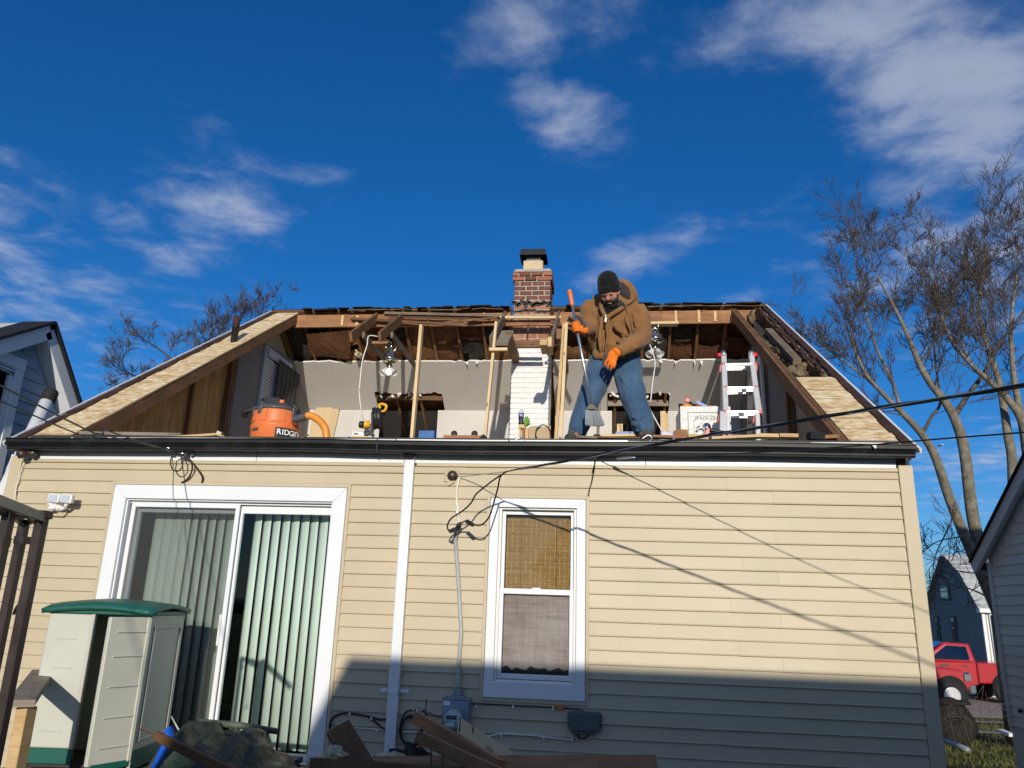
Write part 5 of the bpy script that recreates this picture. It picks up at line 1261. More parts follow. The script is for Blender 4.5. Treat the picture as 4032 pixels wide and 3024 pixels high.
# --- safe, tools on it
def safe():
    y=2.05; A=lambda X,Y,yy=y: N(2600+X/5.53,1450+Y/5.53,yy)
    x0=A(440,1200).x; x1=A(1540,1200).x; z1=A(800,832).z; t=thing('safe','speckled grey steel safe with a round dial and lever handle','safe',((x0+x1)/2,y,3.27))
    q=G(); q.box(x0,x1,y+.012,y+.50,3.45,z1); q.build('body','granite_safe',t,bevel=.006)
    q=G(); fx=.075; q.box(x0+.001,x1-.001,y-.004,y+.011,z1-.065,z1-.001); q.build('front_frame','granite_safe',t)
    q=G(); q.box(x0+.001,x0+fx,y-.004,y+.011,3.45,z1-.0655); q.build('front_frame','granite_safe',t)
    q=G(); q.box(x1-fx,x1-.001,y-.004,y+.011,3.45,z1-.0655); q.build('front_frame','granite_safe',t)
    q=G(); q.box(x0+fx+.006,x1-fx-.006,y-.008,y+.010,3.45,z1-.0715); d=q.build('door','granite_safe',t,bevel=.003)
    zz=A(0,1040).z
    q=G(); a0=A(690,1).x; q.tube([(a0,y-.0085,3.5),(a0,y-.0085,zz-.05),(a0+.03,y-.0085,zz-.03),(a0+.04,y-.0085,zz),(x1-fx-.07,y-.0085,zz)],.0022,4); q.build('pinstripe','tile_dark',d)
    c=A(1005,1280); q=G(); q.lathe([(.045,0),(.045,.012),(.036,.016),(.034,.03),(.0,.032)],(c.x,y-.008,c.z),(0,-1,0),24); q.build('dial','chrome',d)
    q=G(); h=A(850,1330); q.tube(cat_pts([A(790,1370,y-.03),A(850,1300,y-.035),A(920,1300,y-.035),A(960,1350,y-.03)],6),[.012]*19,8); q.lathe([(.026,0),(.02,.025)],(A(840,1310).x,y-.008,A(840,1310).z),(0,-1,0),14); q.build('handle','galvanised',d)
    p=A(995,1125); text_ob('lettering','STACK-ON',.048,'tile_dark',d,Matrix.Translation((p.x,y-.0088,p.z))@Matrix.Rotation(math.pi/2,4,'X'),'CENTER')
    # tools on top
    q=G(); a=A(420,798,y+.1); b_=A(690,800,y+.1); r=.026
    tl=thing('flashlight','orange tool with a black end lying on the safe','tool',(A(550,820).x,y+.1,z1)); q.tube([(A(500,800).x,y+.1,z1+.029),(A(690,800).x,y+.1,z1+.027)],[.028,.024],12); q.build('barrel','orange_hose',tl); q=G(); q.tube([(A(420,800).x,y+.1,z1+.030),(A(500,800).x,y+.1,z1+.030)],.029,12); q.build('head','black_plastic',tl)
    tl=thing('hammer_tool','black handled tool with a red head on the safe','tool',(A(740,800).x,y+.12,z1)); q=G(); q.tube([(A(640,750).x,y+.12,z1+.085),(A(800,800).x,y+.12,z1+.035)],.014,8); q.build('handle','black_plastic',tl)
    q=G(); q.obox((A(620,735).x,y+.12,z1+.10),(.05,.03,.045),(0,.4,0)); q.obox((A(610,690).x,y+.12,z1+.135),(.06,.012,.012),(0,.1,0)); q.build('head','red_plastic',tl,bevel=.004); q=G(); q.ell((A(845,795).x,y+.11,z1+.028),.027,.027,.027,10,8); q.build('knob','red_paint_part',tl)
    g=G(); g.obox((A(930,775).x,y+.12,z1+.050),(.125,.04,.035),(0,.5,0)); single(g,'blue_block','blue_plastic','dark blue sanding block tilted on the safe','tool')
    g=G(); g.obox((A(1120,805).x,y+.1,z1+.018),(.06,.05,.02),(0,.1,.3)); single(g,'yellow_clip','orange_hose','small yellow clip lying on the safe','tool')
    g=G(); lump(A(1240,812).x,y+.1,z1+.014,.05,.04,.014,'white_plastic','x',None,5,build=False,g=g); single(g,'rag','bag_paper','pale rag lying on the safe beside the ladder','rag')
safe()
# --- folding aluminium ladder
def ladder():
    y0=1.75; A=lambda X,Y,yy=y0: N(2800+X/4.1475,1350+Y/4.1475,yy)
    yt=2.10; bot=1.72
    TL=A(205,175,yt);TR=A(655,160,yt);BL=A(210,1440,bot);BR=A(775,1480,bot)
    t=thing('step_ladder','folding aluminium ladder with red locks standing open before the right end wall','ladder',(A(480,1500,bot).x,1.9,3.27))
    mL=A(225,720,1.93); mR=A(735,735,1.93)
    q=G(); q.beam(TL,A(240,1120,1.80),.055,.028,(0,1,0),.004); q.build('rail','aluminium',t)
    q=G(); q.beam(TR,A(770,1110,1.80),.055,.028,(0,1,0),.004); q.build('rail','aluminium',t)
    q=G(); q.beam(A(205,1130,1.79),A(195,1640,1.66),.075,.030,(0,1,0),.004); q.build('rail','aluminium',t)
    q=G(); q.beam(A(265,1130,1.80),A(285,1640,1.70),.042,.030,(0,1,0),.004); q.build('rail','aluminium',t)
    q=G(); q.beam(A(755,1130,1.80),A(775,1640,1.68),.045,.030,(0,1,0),.004); q.build('rail','aluminium',t)
    q=G(); q.beam(A(715,560,2.0),A(800,1130,1.79),.040,.03,(0,1,0),.004); q.build('rail','aluminium',t)
    for (xa_,ya_,xb_,yb_,yy) in ((205,358,715,352,2.04),(235,742,735,735,1.92),(225,1130,805,1130,1.79),(330,1530,800,1530,1.70)):
        a=A(xa_,ya_,yy);b_=A(xb_,yb_,yy); q=G(); q.beam(a,b_,.032,.030,(0,0,1),.006); o=q.build('rung','aluminium',t)
        for e in (a,b_):
            q=G(); q.obox(e,(.038,.040,.044)); q.build('rung_collar','red_paint_part',o,bevel=.004)
    for (xa_,ya_,xb_,yb_,yy) in ((225,410,690,402,2.25),(240,440,610,435,2.34),(262,790,700,782,2.35),(262,828,580,820,2.50),(285,1180,740,1175,2.45),(290,1215,620,1215,2.62)):
        a=A(xa_,ya_,yy);b_=A(xb_,yb_,yy); q=G(); q.beam(a,b_,.03,.026,(0,0,1),.004); q.build('rung','aluminium',t)
    for (a,b_) in ((A(205,200,2.14),A(190,1500,2.75)),(A(650,200,2.14),A(630,1500,2.75))):
        q=G(); q.beam(a,b_,.028,.055,(1,0,0),.004); q.build('rail','galvanised',t)
    for X in (170,690):
        pass
    for X,Y,yy in ((140,205,2.10),(712,200,2.10)):
        c=A(X,Y,yy); q=G(); q.lathe([(.024,-.03),(.030,-.015),(.030,.015),(.02,.03)],c,(1,0,0),14); q.build('hinge_knob','red_plastic',t)
    for X in (200,650):
        c=A(X,195,2.11); q=G(); q.lathe([(.045,-.018),(.045,.018)],c,(1,0,0),16); q.build('hinge','galvanised',t)
    for X,Y in ((160,400),(740,400),(130,1240),(705,1240)):
        c=A(X,Y,2.03 if Y<800 else 1.79); q=G(); q.prism([A(X-20,Y-50,2.02),A(X+20,Y-40,2.02),A(X+22,Y+40,2.02),A(X-5,Y+85,2.02),A(X-30,Y+70,2.02)][::-1] if Y<800 else [A(X-15,Y-70,1.80),A(X+25,Y-65,1.80),A(X+25,Y+60,1.80),A(X-8,Y+85,1.80),A(X-28,Y+50,1.80)][::-1],(0,.03,0)); q.build('lock_tab','red_paint_part',t,bevel=.004)
ladder()
# --- red cordless saw at the eave
def redsaw():
    y=1.10; A=lambda X,Y,yy=y: N(2600+X/5.53,1450+Y/5.53,yy); t=thing('circular_saw','red and black cordless circular saw on the eave below the safe','power saw',(A(1100,1500).x,y,3.40))
    c=A(1180,1500); q=G(); q.lathe([(.0,-.03),(.075,-.03),(.085,-.015),(.085,.015),(.07,.03),(.0,.03)],(c.x,y+.02,c.z-.03),(0,1,0),26); q.build('blade_guard','black_plastic',t)
    q=G(); q.prism([A(905,1560),A(980,1400),A(1000,1310),A(1060,1285),A(1090,1340),A(1060,1440),A(1010,1560)][::-1],(0,.05,0)); q.build('body','red_plastic',t,bevel=.006)
    q=G(); q.prism([A(850,1560),A(870,1460),A(960,1370),A(990,1400),A(900,1560)][::-1],(0,.04,0)); q.build('shoe','dark_plastic',t)
    q=G(); q.tube(cat_pts([A(1070,1345,y+.02),A(1200,1365,y+.02),A(1320,1400,y+.02),A(1400,1410,y+.02)],5),[.021]*16,10); q.build('handle','black_plastic',t)
    q=G(); q.prism([A(1345,1380),A(1450,1365),A(1430,1520),A(1330,1525)][::-1],(0,.07,0)); q.build('motor','red_plastic',t,bevel=.008)
    q=G(); q.prism([A(1455,1375),A(1555,1390),A(1570,1430),A(1535,1510),A(1440,1520)][::-1],(0,.07,0)); q.build('battery','dark_plastic',t,bevel=.008)
redsaw()
# --- face mask / paper bundle, offcuts, scraps along the eave
g=G(); p=P(1440,937,.5); lump(p.x,.5,p.z-.02,.065,.06,.042,'x','x',None,9,16,10,.30,False,g); single(g,'paper_bundle','bag_paper','crumpled white and lilac paper bundle beside the boot of the man','paper')
g=G(); g.prism([P(1452,941,.6),P(1454,932,.6),P(1464,927,.6),P(1486,928,.6),P(1486,946,.6),P(1450,946,.6)][::-1],(0,.12,0)); single(g,'angled_block','lumber_ridge','reddish angled timber block left of the safe','offcut')
def scrap(px0,py0,px1,py1,y,w_,t,mat,label,y2=None):
    g=G(); g.beam(P(px0,py0,y),P(px1,py1,y2 or y),w_,t,(0,0,1),.001); single(g,'timber_scrap',mat,label,'scrap','timber scraps lying along the torn eave')
SC_=[(166,937,396,941,.25,.10,.03,'lumber_grey','long grey board lying on the eave at the far left'),
(330,948,468,939,.05,.05,.02,'lumber_new','pale splintered strip crossing the eave left of the vacuum'),
(376,950,392,946,-.05,.03,.012,'lumber_pale','small white bent strip on the eave, left group'),(395,946,412,949,-.05,.03,.012,'lumber_pale','short pale chip on the eave, left group'),
(468,939,500,948,-.02,.04,.012,'lumber_new','pale chip at the eave nearest the vacuum'),(470,936,480,940,.05,.05,.04,'fibre_pale','pale fluffy scrap on the eave left of the vacuum'),
(1282,942,1383,941,.18,.06,.02,'lumber_pale','pale strip between the boots of the man'),(1290,945,1392,947,.02,.05,.014,'lumber_old','dark strip at the eave between the boots'),
(1395,943,1452,945,.12,.07,.02,'lumber_ridge','reddish board under the right boot of the man'),(1486,944,1530,946,.45,.08,.04,'lumber_new','orange tinted board under the safe'),
(1536,948,1640,943,.25,.09,.022,'lumber_pale','pale strip under the foot of the ladder'),(1640,942,1680,943,.35,.09,.03,'lumber_new','sawn block on the eave right of the ladder, left of a pair'),
(1682,942,1722,943,.35,.09,.03,'lumber_new','sawn block on the eave right of the ladder, right of a pair'),(1770,946,1810,944,.25,.08,.03,'lumber_ridge','short board beside the right rafter foot'),
(1242,944,1290,946,.03,.05,.018,'lumber_weathered','weathered strip by the left boot of the man'),(640,952,666,939,-.12,.018,.010,'lumber_old','thin splinter standing over the gutter right of the vacuum')]
for a in SC_: scrap(*a)
g=G(); g.obox(P(1762,943,.15),(.12,.08,.06),(0,0,.2)); single(g,'shingle_bundle','shingle_black','dark shingle scrap by the foot of the right rafter','scrap')
g=G(); pts=[P(1386,949,-.14),P(1400,940,-.14),P(1408,946,-.14),P(1403,954,-.15),P(1396,963,-.15)]; g.tube(cat_pts(pts,5),.006,6); single(g,'bent_strap','galvanised','bent metal strap sticking up from the gutter before the boot','strap')
g=G(); pts=[P(1120,955,-.14),P(1112,951,-.13),P(1123,946,-.12),P(1130,951,-.13),P(1140,957,-.15)]; g.tube(cat_pts(pts,5),.010,6); single(g,'twisted_flashing','galvanised','twisted metal flashing on the gutter below the chimney','flashing')
g=G(); g.beam(P(1885,958,-.20),P(1893,968,-.21),.035,.02); single(g,'white_flashing','white_plastic','small white flashing tab hanging over the gutter at the right','flashing')
for px,nm in ((680,1),(704,2)):
    g=G(); p=P(px,950,-.15); g.obox(P(px,951,-.14),(.06,.03,.012),(.2,.3,.4)); single(g,'leaf_scrap','shingle_brown' if nm==2 else 'shingle_black',('brown' if nm==2 else 'black')+' curled scrap on the gutter left of the downspout','scrap')
# deep in the openings
y=6.6
g=G(); a=P(905,930,y); b_=P(942,946,y); g.box(a.x,b_.x+.3,y,y+.3,3.3,a.z); single(g,'blue_case','blue_plastic','blue case deep inside the left attic opening','case')
g=G(); a=P(1330,932,5.2); b_=P(1386,946,5.2); g.box(a.x,b_.x,5.2,5.4,3.4,a.z); t=single(g,'blue_heater','blue_plastic','blue box with a dark grille between the legs of the man','box'); g=G(); g.box(a.x+.09,b_.x-.05,5.19,5.199,3.6,a.z-.05); g.build('grille','black_plastic',t)
g=G(); lump(P(770,938,2.3).x,2.3,P(770,941,2.3).z-.02,.07,.05,.035,'x','x',None,12,build=False,g=g); single(g,'plastic_wrap','bag_paper','crumpled clear wrap at the eave right of the saw','wrap')

q=G(); r=random.Random(17)
for i in range(170):
    x=gL+.3+(gR-gL-.5)*r.random(); y=r.uniform(-.10,.35); z=RP(max(y,-.1))+.012 if y<.0 else 3.30+r.uniform(0,.01)
    L=r.uniform(.03,.16); a=r.uniform(-.5,.5); q.beam((x,y,z),(x+L*math.cos(a),y+L*math.sin(a)*.5,z+r.uniform(-.004,.012)),r.uniform(.008,.025),r.uniform(.004,.012))
o=q.build('wood_splinters','lumber_new',kind='stuff'); o['label']='wood splinters strewn along the torn eave'; o['category']='debris'
# ================================================================== the man with the broom
def FA(x,y,d): return P(1206.9+x*.13227,576+y*.13227,d)
def FB(x,y,d): return P(1206.9+x*.13227,768+y*.13227,d)
def blob(ob,voxel,smooth=5,disp=None,dsize=.1,dstr=.02,detail=2):
    m=ob.modifiers.new('remesh','REMESH'); m.mode='VOXEL'; m.voxel_size=voxel; m.use_smooth_shade=True
    if smooth: s=ob.modifiers.new('smooth','SMOOTH'); s.iterations=smooth; s.factor=.5
    if disp:
        t=bpy.data.textures.new('folds',disp); t.noise_scale=dsize
        if disp=='CLOUDS': t.noise_depth=detail
        if disp=='MARBLE': t.turbulence=14; t.marble_type='SHARP'
        d=ob.modifiers.new('folds','DISPLACE'); d.texture=t; d.strength=dstr; d.mid_level=.5; d.texture_coords='LOCAL'
    return ob
man=thing('person','man in brown work jacket, black beanie and jeans sweeping the eave','person',FB(850,1340,.12))
HD=.09                                    # depth of the bowed head
hc=FA(845,440,HD)
# body: one continuous figure from head to feet, mostly under the clothes
b=G()
b.ell(hc,.074,.090,.108,16,12,Matrix.Rotation(.42,3,'X'))
b.tube([hc+V((0,.03,-.06)),FA(880,690,.27)],[.055,.065],12)
b.ell(FA(905,820,.33),.165,.12,.16); b.tube([FA(905,760,.33),FA(930,1200,.36),FB(930,130,.38)],[.14,.15,.15],14)
b.tube([FA(545,600,.32),FA(500,1010,.25),FA(330,1010,.03)],[.055,.045,.032],10); b.tube([FA(1290,680,.32),FA(1375,1180,.25),FA(960,1400,.02)],[.055,.045,.032],10)
b.tube([FB(760,120,.38),FB(520,640,.22),FB(310,1260,.16)],[.085,.055,.04],10); b.tube([FB(1090,140,.38),FB(1200,670,.2),FB(1390,1250,.16)],[.085,.055,.04],10)
b.ell(FA(280,1015,-.01),.035,.035,.035); b.ell(FA(860,1480,.0),.04,.022,.05)
b.tube([FB(310,1250,.16),FB(230,1345,.02)],[.04,.04],8); b.tube([FB(1390,1250,.16),FB(1425,1330,.02)],[.04,.04],8)
fx,fz2=V((-.10,-.86,-.50)).normalized(),None
fd=V((-.25,-.66,-.76)).normalized(); rt=fd.cross(V((0,0,1))).normalized(); uf=rt.cross(fd).normalized()
def face(r_,u_,f_): return hc+rt*r_+uf*u_+fd*f_
b.tube([face(0,.028,.078),face(0,-.006,.108),face(0,-.012,.098)],[.010,.016,.012],8)       # nose
b.tube([face(-.045,.036,.072),face(0,.040,.084),face(.045,.036,.072)],[.012,.013,.012],8)     # brow
b.ell(face(-.045,-.012,.058),.026,.022,.022); b.ell(face(.045,-.012,.058),.026,.022,.022)      # cheeks
b.ell(face(0,-.080,.055),.030,.026,.022)                                                       # chin
for s in (-1,1): b.ell(face(s*.078,.0,-.005),.010,.020,.032)                                    # ears
blob(b.build('body','skin',man),.0085,3)
q=G()
for s in (-1,1): q.ell(face(s*.031,.018,.079),.011,.011,.008,10,7)
q.build('eyes','tile_dark',man)
q=G(); q.tube([face(-.022,-.050,.092),face(0,-.047,.098),face(.022,-.050,.092)],[.004,.0055,.004],7); q.build('lips','skin',man)
q=G(); q.ell(face(0,-.078,.048),.060,.046,.040,14,10); q.ell(face(-.052,-.040,.030),.022,.045,.045); q.ell(face(.052,-.040,.030),.022,.045,.045)
q.tube([face(-.045,-.040,.076),face(-.015,-.026,.096),face(.015,-.026,.096),face(.045,-.040,.076)],[.011,.012,.012,.011],8)
blob(q.build('beard','beard_hair',man),.007,2,'CLOUDS',.02,.010)
# beanie with a turned up cuff
ax=(uf*.93-fd*.12+V((.02,0,.1))).normalized(); hb=face(0,.036,-.004)
q=G(); q.lathe([(.084,-.010),(.097,-.006),(.101,.006),(.101,.040),(.097,.048),(.092,.046),(.093,.062),(.090,.095),(.078,.128),(.056,.150),(.026,.163),(.0,.166)],hb,ax,30); o=q.build('beanie','knit_black',man)
d=o.modifiers.new('f','DISPLACE'); t_=bpy.data.textures.new('knit','CLOUDS'); t_.noise_scale=.05; d.texture=t_; d.strength=.012
# jacket
J_=G()
def T(pts,rs,n=14): J_.tube([p for p in pts],rs,n)
J_.ell(FA(905,1330,.33),.196,.15,.115); J_.ell(FA(905,1120,.33),.195,.15,.16); J_.ell(FA(895,900,.31),.198,.15,.17); J_.ell(FA(890,740,.31),.195,.13,.10)
T([FA(560,610,.33),FA(720,590,.32),FA(1010,610,.32),FA(1270,680,.33)],[.074,.095,.10,.082])
T([FA(545,620,.32),FA(480,760,.30),FA(455,900,.27),FA(495,1020,.20),FA(430,1030,.09),FA(385,1010,.03)],[.078,.080,.076,.074,.062,.050])
T([FA(385,1010,.035),FA(365,1010,.0)],[.060,.054])
T([FA(1280,690,.33),FA(1345,860,.30),FA(1370,1030,.27),FA(1365,1180,.22),FA(1230,1260,.10),FA(1090,1330,.04),FA(1000,1380,.02)],[.084,.084,.078,.080,.072,.060,.050])
T([FA(1010,1370,.02),FA(965,1400,.01)],[.062,.058])
T([FA(600,1400,.30),FA(640,1455,.22),FA(800,1475,.18),FA(1000,1465,.20),FA(1180,1420,.28),FA(1290,1380,.36)],[.036]*6,8)   # rib hem
# folds pressed into the cloth
for pts,r_ in (([(1090,1120,.14),(1230,1150,.10),(1330,1130,.12)],.026),([(1080,1210,.10),(1200,1185,.06),(1350,1210,.10)],.028),([(1120,1290,.03),(1240,1320,.04),(1330,1290,.1)],.024),([(470,720,.22),(520,820,.20),(570,930,.20)],.026),([(400,930,.13),(470,960,.12),(560,1010,.14)],.024),([(700,820,.14),(690,1000,.13),(670,1200,.14),(680,1380,.15)],.020),([(900,920,.13),(950,1020,.13),(1060,1090,.15)],.024),([(940,880,.13),(1010,990,.13),(1010,1050,.14)],.022),([(1100,780,.18),(1130,930,.17),(1180,1060,.16)],.024),([(820,820,.14),(800,1050,.14),(790,1300,.15)],.016),([(1180,700,.23),(1250,820,.21),(1260,980,.20)],.020),([(620,700,.2),(600,850,.18),(620,1000,.18)],.022),([(960,1200,.15),(1040,1260,.15)],.02)):
    T(cat_pts([FA(*p) for p in pts],3),[r_*(.45+.45*math.sin(math.pi*min(1,(i+.5)/(3*(len(pts)-1)+1)))) for i in range(3*(len(pts)-1)+1)],8)
blob(J_.build('jacket','jacket_duck',man),.0085,2,'CLOUDS',.12,.030,2)
# open collar, hood thrown back
q=G(); q.tube(cat_pts([FA(690,600,.17),FA(700,690,.13),FA(750,790,.12),FA(775,880,.125)],4),[.020]*13,8); q.tube(cat_pts([FA(1110,590,.22),FA(1010,690,.15),FA(880,770,.125),FA(800,830,.125)],4),[.022]*13,8); blob(q.build('collar','jacket_duck',man),.008,3)
q=G(); q.ell(FA(840,700,.165),.075,.055,.055); q.ell(FA(800,760,.15),.035,.03,.06); blob(q.build('neck_warmer','knit_black',man),.009,3)
q=G(); q.ell(FA(1095,420,.33),.088,.10,.112,16,12,Matrix.Rotation(-.45,3,'Y')); q.tube(cat_pts([FA(980,245,.30),FA(1090,235,.29),FA(1200,330,.27),FA(1255,460,.25),FA(1190,560,.23),FA(1100,610,.20)],5),[.020]*26,8); q.ell(FA(1180,530,.32),.07,.09,.07); blob(q.build('hood','jacket_duck',man),.010,3,'CLOUDS',.08,.014)
q=G(); q.ell(FA(1065,425,.262),.058,.060,.105,14,10,Matrix.Rotation(-.40,3,'Y')); q.ell(FA(990,620,.17),.062,.04,.042,14,10,Matrix.Rotation(.5,3,'Y')); blob(q.build('hood_lining','hood_lining',man),.009,3,'CLOUDS',.06,.012)
q=G(); q.tube(cat_pts([FA(735,670,.115),FA(765,750,.105),FA(768,840,.105)],4),.0045,6); q.obox(FA(768,870,.095),(.012,.008,.038),(0,.2,0)); q.build('zipper','brass_metal',man)
q=G(); q.tube(cat_pts([FA(1100,650,.16),FA(1150,760,.14),FA(1235,900,.115),FA(1250,960,.10),FA(1275,1010,.105)],5),.0045,6); q.ell(FA(1237,902,.108),.009,.009,.009,8,6); q.build('drawcord','jacket_duck',man)
q=G(); q.tube(cat_pts([FA(775,900,.115),FA(790,1100,.118),FA(770,1300,.125),FA(755,1440,.13)],4),.006,6); q.build('front_seam','jacket_dark',man)
# jeans
W=G()
def TJ(pts,rs,n=14): W.tube([FB(*p) for p in pts],rs,n)
W.ell(FB(925,60,.37),.205,.16,.14)
TJ([(720,60,.36),(700,200,.34),(610,420,.27),(520,640,.20),(440,850,.19),(370,1050,.19),(310,1200,.17),(290,1300,.15)],[.120,.128,.118,.102,.096,.092,.084,.078])
TJ([(1110,60,.36),(1130,220,.33),(1150,430,.25),(1215,660,.18),(1290,880,.18),(1360,1080,.18),(1395,1210,.16),(1405,1270,.14)],[.122,.128,.120,.108,.102,.096,.090,.080])
for pts,r_ in (([(215,1225,.12),(300,1180,.08),(430,1190,.10)],.034),([(200,1270,.11),(300,1240,.07),(400,1270,.09)],.030),([(1230,1110,.10),(1350,1150,.06),(1500,1140,.10)],.036),([(1270,1230,.09),(1380,1190,.06),(1520,1210,.10)],.032),([(1200,1000,.11),(1300,1040,.08),(1430,960,.10)],.026),([(1010,350,.14),(1130,520,.12),(1200,700,.10)],.022),([(1090,330,.15),(1190,470,.13)],.018),([(600,330,.16),(560,520,.12)],.018),([(430,900,.10),(380,1050,.10)],.020),([(460,1190,.12),(500,1100,.15)],.03),([(1330,350,.20),(1390,560,.16),(1420,800,.14)],.022)):
    W.tube([FB(*p) for p in pts],[r_*.5]+[r_]*(len(pts)-2)+[r_*.5],8)
blob(W.build('jeans','denim',man),.0085,2,'CLOUDS',.13,.028,2)
# boots
for (ax_,ay,tx,ty) in ((300,1290,195,1350),(1400,1260,1430,1330)):
    q=G(); q.tube([FB(ax_,ay-60,.17),FB(ax_,ay,.16),FB((ax_+tx)/2,(ay+ty)/2+6,.09),FB(tx,ty,.02)],[.055,.058,.054,.048],12); q.ell(FB(tx,ty,.01),.055,.06,.042); o=q.build('boot','boot_leather',man); blob(o,.009,2)
    q=G(); p=FB(tx,ty+22,.05); q.obox((p.x,.06,3.302),(.10,.25,.022)); q.build('sole','tile_dark',o,bevel=.008)
# gloves: palm, four bent fingers and a thumb each
def finger(g,pts,r): g.tube(cat_pts(pts,3),[r]*(3*(len(pts)-1))+[r*.8],9); g.ell(pts[-1],r*.85,r*.85,r*.85,9,6)
hx=lambda t: FA(175,390,-.06).lerp(FB(545,850,-.10),t)        # broom handle axis
hd_=(hx(1)-hx(0)).normalized()
tg=(FA(275,1010,-.06).z-hx(0).z)/(hx(1).z-hx(0).z); gc=hx(tg)
q=G(); q.ell(gc+V((.030,.028,.0)),.036,.030,.045); q.ell(gc+V((.065,.045,-.005)),.035,.032,.035)
for i,dz in enumerate((.036,.012,-.013,-.037)):
    c=gc-hd_*dz; r=.0108-(.0015 if i==3 else 0); L=1.0-(.12 if i in (0,3) else 0)
    finger(q,[c+V((.034,-.012,.004)),c+V((.004,-.034,.002)),c+V((-.026*L,-.026,-.002)),c+V((-.032*L,.002,-.004)),c+V((-.018,.016,-.004))],r)
blob(q.build('glove','glove_orange',man),.0042,1)
q=G(); finger(q,[gc+V((.045,.02,.03)),gc+V((.040,-.010,.062)),gc+V((.014,-.022,.088)),gc+V((-.004,-.020,.104))],.0135); q.ell(gc+V((.056,.03,.03)),.026,.028,.035); blob(q.build('glove_thumb','glove_grey',man),.0055,2)
q=G(); a=FA(905,1400,.0); q.ell(FA(875,1465,-.015),.046,.026,.056,14,10,Matrix.Rotation(.35,3,'Y')); q.tube([FA(960,1390,.01),FA(900,1430,-.01)],[.046,.044],12)
tips=[((795,1520),(762,1580),(760,1625),.0095),((840,1540),(812,1605),(798,1662),.0105),((885,1550),(866,1618),(850,1682),.0105),((928,1540),(920,1600),(902,1652),.0095)]
for (a0,a1_,a2,r) in tips: finger(q,[FA(a0[0]+20,a0[1]-50,-.03),FA(*a0,-.040),FA(*a1_,-.045),FA(*a2,-.030)],r)
blob(q.build('glove','glove_orange',man),.0042,1)
q=G(); finger(q,[FA(800,1420,-.02),FA(755,1490,-.035),FA(738,1560,-.04),FA(745,1600,-.03)],.0135)
for (a0,a1_,a2,r) in tips: q.ell(FA(a2[0]-1,a2[1]+2,-.030),r*1.12,r*1.15,r*1.5,9,6)
blob(q.build('glove_tips','glove_grey',man),.0055,1)
# --- broom held in the right hand
br=thing('broom','angle broom with grey steel handle, orange grip and flared grey bristles','broom',FB(600,1150,-.1))
q=G(); q.tube([hx(.12),hx(1)+hd_*.02],.0125,12); q.build('handle','galvanised',br)
q=G(); q.tube([hx(-.005),hx(.005),hx(.04),hx(.13),hx(.135)],[.014,.019,.0195,.017,.015],14); q.build('grip','orange_cap',br)
A0=[FB(x,y,-.10) for x,y in ((435,865),(505,790),(560,775),(610,830),(655,885))]
q=G(); pr=[FB(425,890,-.12),FB(440,850,-.12),FB(490,790,-.12),FB(550,772,-.12),FB(600,815,-.12),FB(640,860,-.12),FB(655,905,-.12),FB(560,885,-.12)]; q.prism(pr[::-1],(0,.05,0)); q.build('block','black_plastic',br,bevel=.006)
q=G(); rr=random.Random(3)
for i in range(420):
    u=rr.random(); v=rr.random(); a=FB(438+u*212,892+(u-.5)*(u-.5)*-40+10*u,-.118+v*.046)
    e=FB(436+u*315+rr.uniform(-6,6),1130+rr.uniform(-14,14)+18*math.sin(u*3),-.135+v*.085+rr.uniform(-.006,.006)); m_=a.lerp(e,.5)
    sd=V((.0021,0,0)); q.add([a-sd,a+sd,m_+sd*1.1,e+sd*.8,e-sd*.8,m_-sd*1.1],[(0,1,2,5),(5,2,3,4)])
    sd=V((0,.0021,0)); q.add([a-sd,a+sd,e+sd*.8,e-sd*.8],[(0,1,2,3)])
plain('bristle',(.22,.25,.28),.5,.4,var=.3,scale=60)
o=q.build('bristles','bristle',br); o['kind']='stuff'
# ================================================================== fittings on the wall
def FN(ox,oy,s): return lambda x,y,d=0.0: N(ox+x/s,oy+y/s,d)
# --- twin floodlight with motion sensor
A=FN(150,1900,7.373)
c=A(650,680); t=thing('floodlight','white twin head motion floodlight on the siding left of the patio door','floodlight',c)
q=G(); pr=[A(*p) for p in ((345,330),(930,345),(960,380),(895,945),(840,965),(820,1000),(370,985),(330,960))]; q.prism([V((p.x,-.044,p.z)) for p in pr][::-1],(0,.028,0)); q.build('mounting_plate','siding',t,bevel=.004)
q=G(); pr=[A(*p) for p in ((400,420),(830,430),(800,910),(390,905))]; q.prism([V((p.x,-.050,p.z)) for p in pr][::-1],(0,.005,0)); q.build('plate_face','siding',t,bevel=.002)
q=G(); p=A(650,700,-.05); q.lathe([(.040,0),(.044,.02),(.036,.05),(.02,.06)],(p.x,-.050,p.z),(0,-1,0),20); q.build('base','white_plastic',t)
q=G(); q.tube(cat_pts([A(660,780,-.08),A(780,730,-.10),A(820,620,-.13)],5),.015,8); q.tube([A(600,690,-.08),A(480,600,-.13)],.013,8); q.build('arm','white_plastic',t)
def lamp_head(cx_,cy_,pts,d):
    q=G(); P4=[A(x,y,d) for x,y in pts]; n=(P4[1]-P4[0]).cross(P4[3]-P4[0]).normalized(); 
    if n.y>0: n=-n
    cen=sum(P4,V((0,0,0)))/4; q.prism(P4,(n*-.045)); h=q.build('lamp_head','white_plastic',t,bevel=.010,seg=2)
    q=G(); q.add([cen+(p-cen)*.76+n*.0015 for p in P4],[(0,1,2,3)]); q.build('lens','trim_grey',h)
lamp_head(0,0,((300,305),(650,335),(560,590),(235,545)),-.17); lamp_head(0,0,((665,325),(1000,345),(930,605),(600,570)),-.17)
q=G(); p=A(410,745,-.11); q.ell(p,.032,.035,.022,16,9); q.lathe([(.024,0),(.026,.03)],A(380,690,-.11),(.1,.1,1),14); q.build('sensor','white_plastic',t)
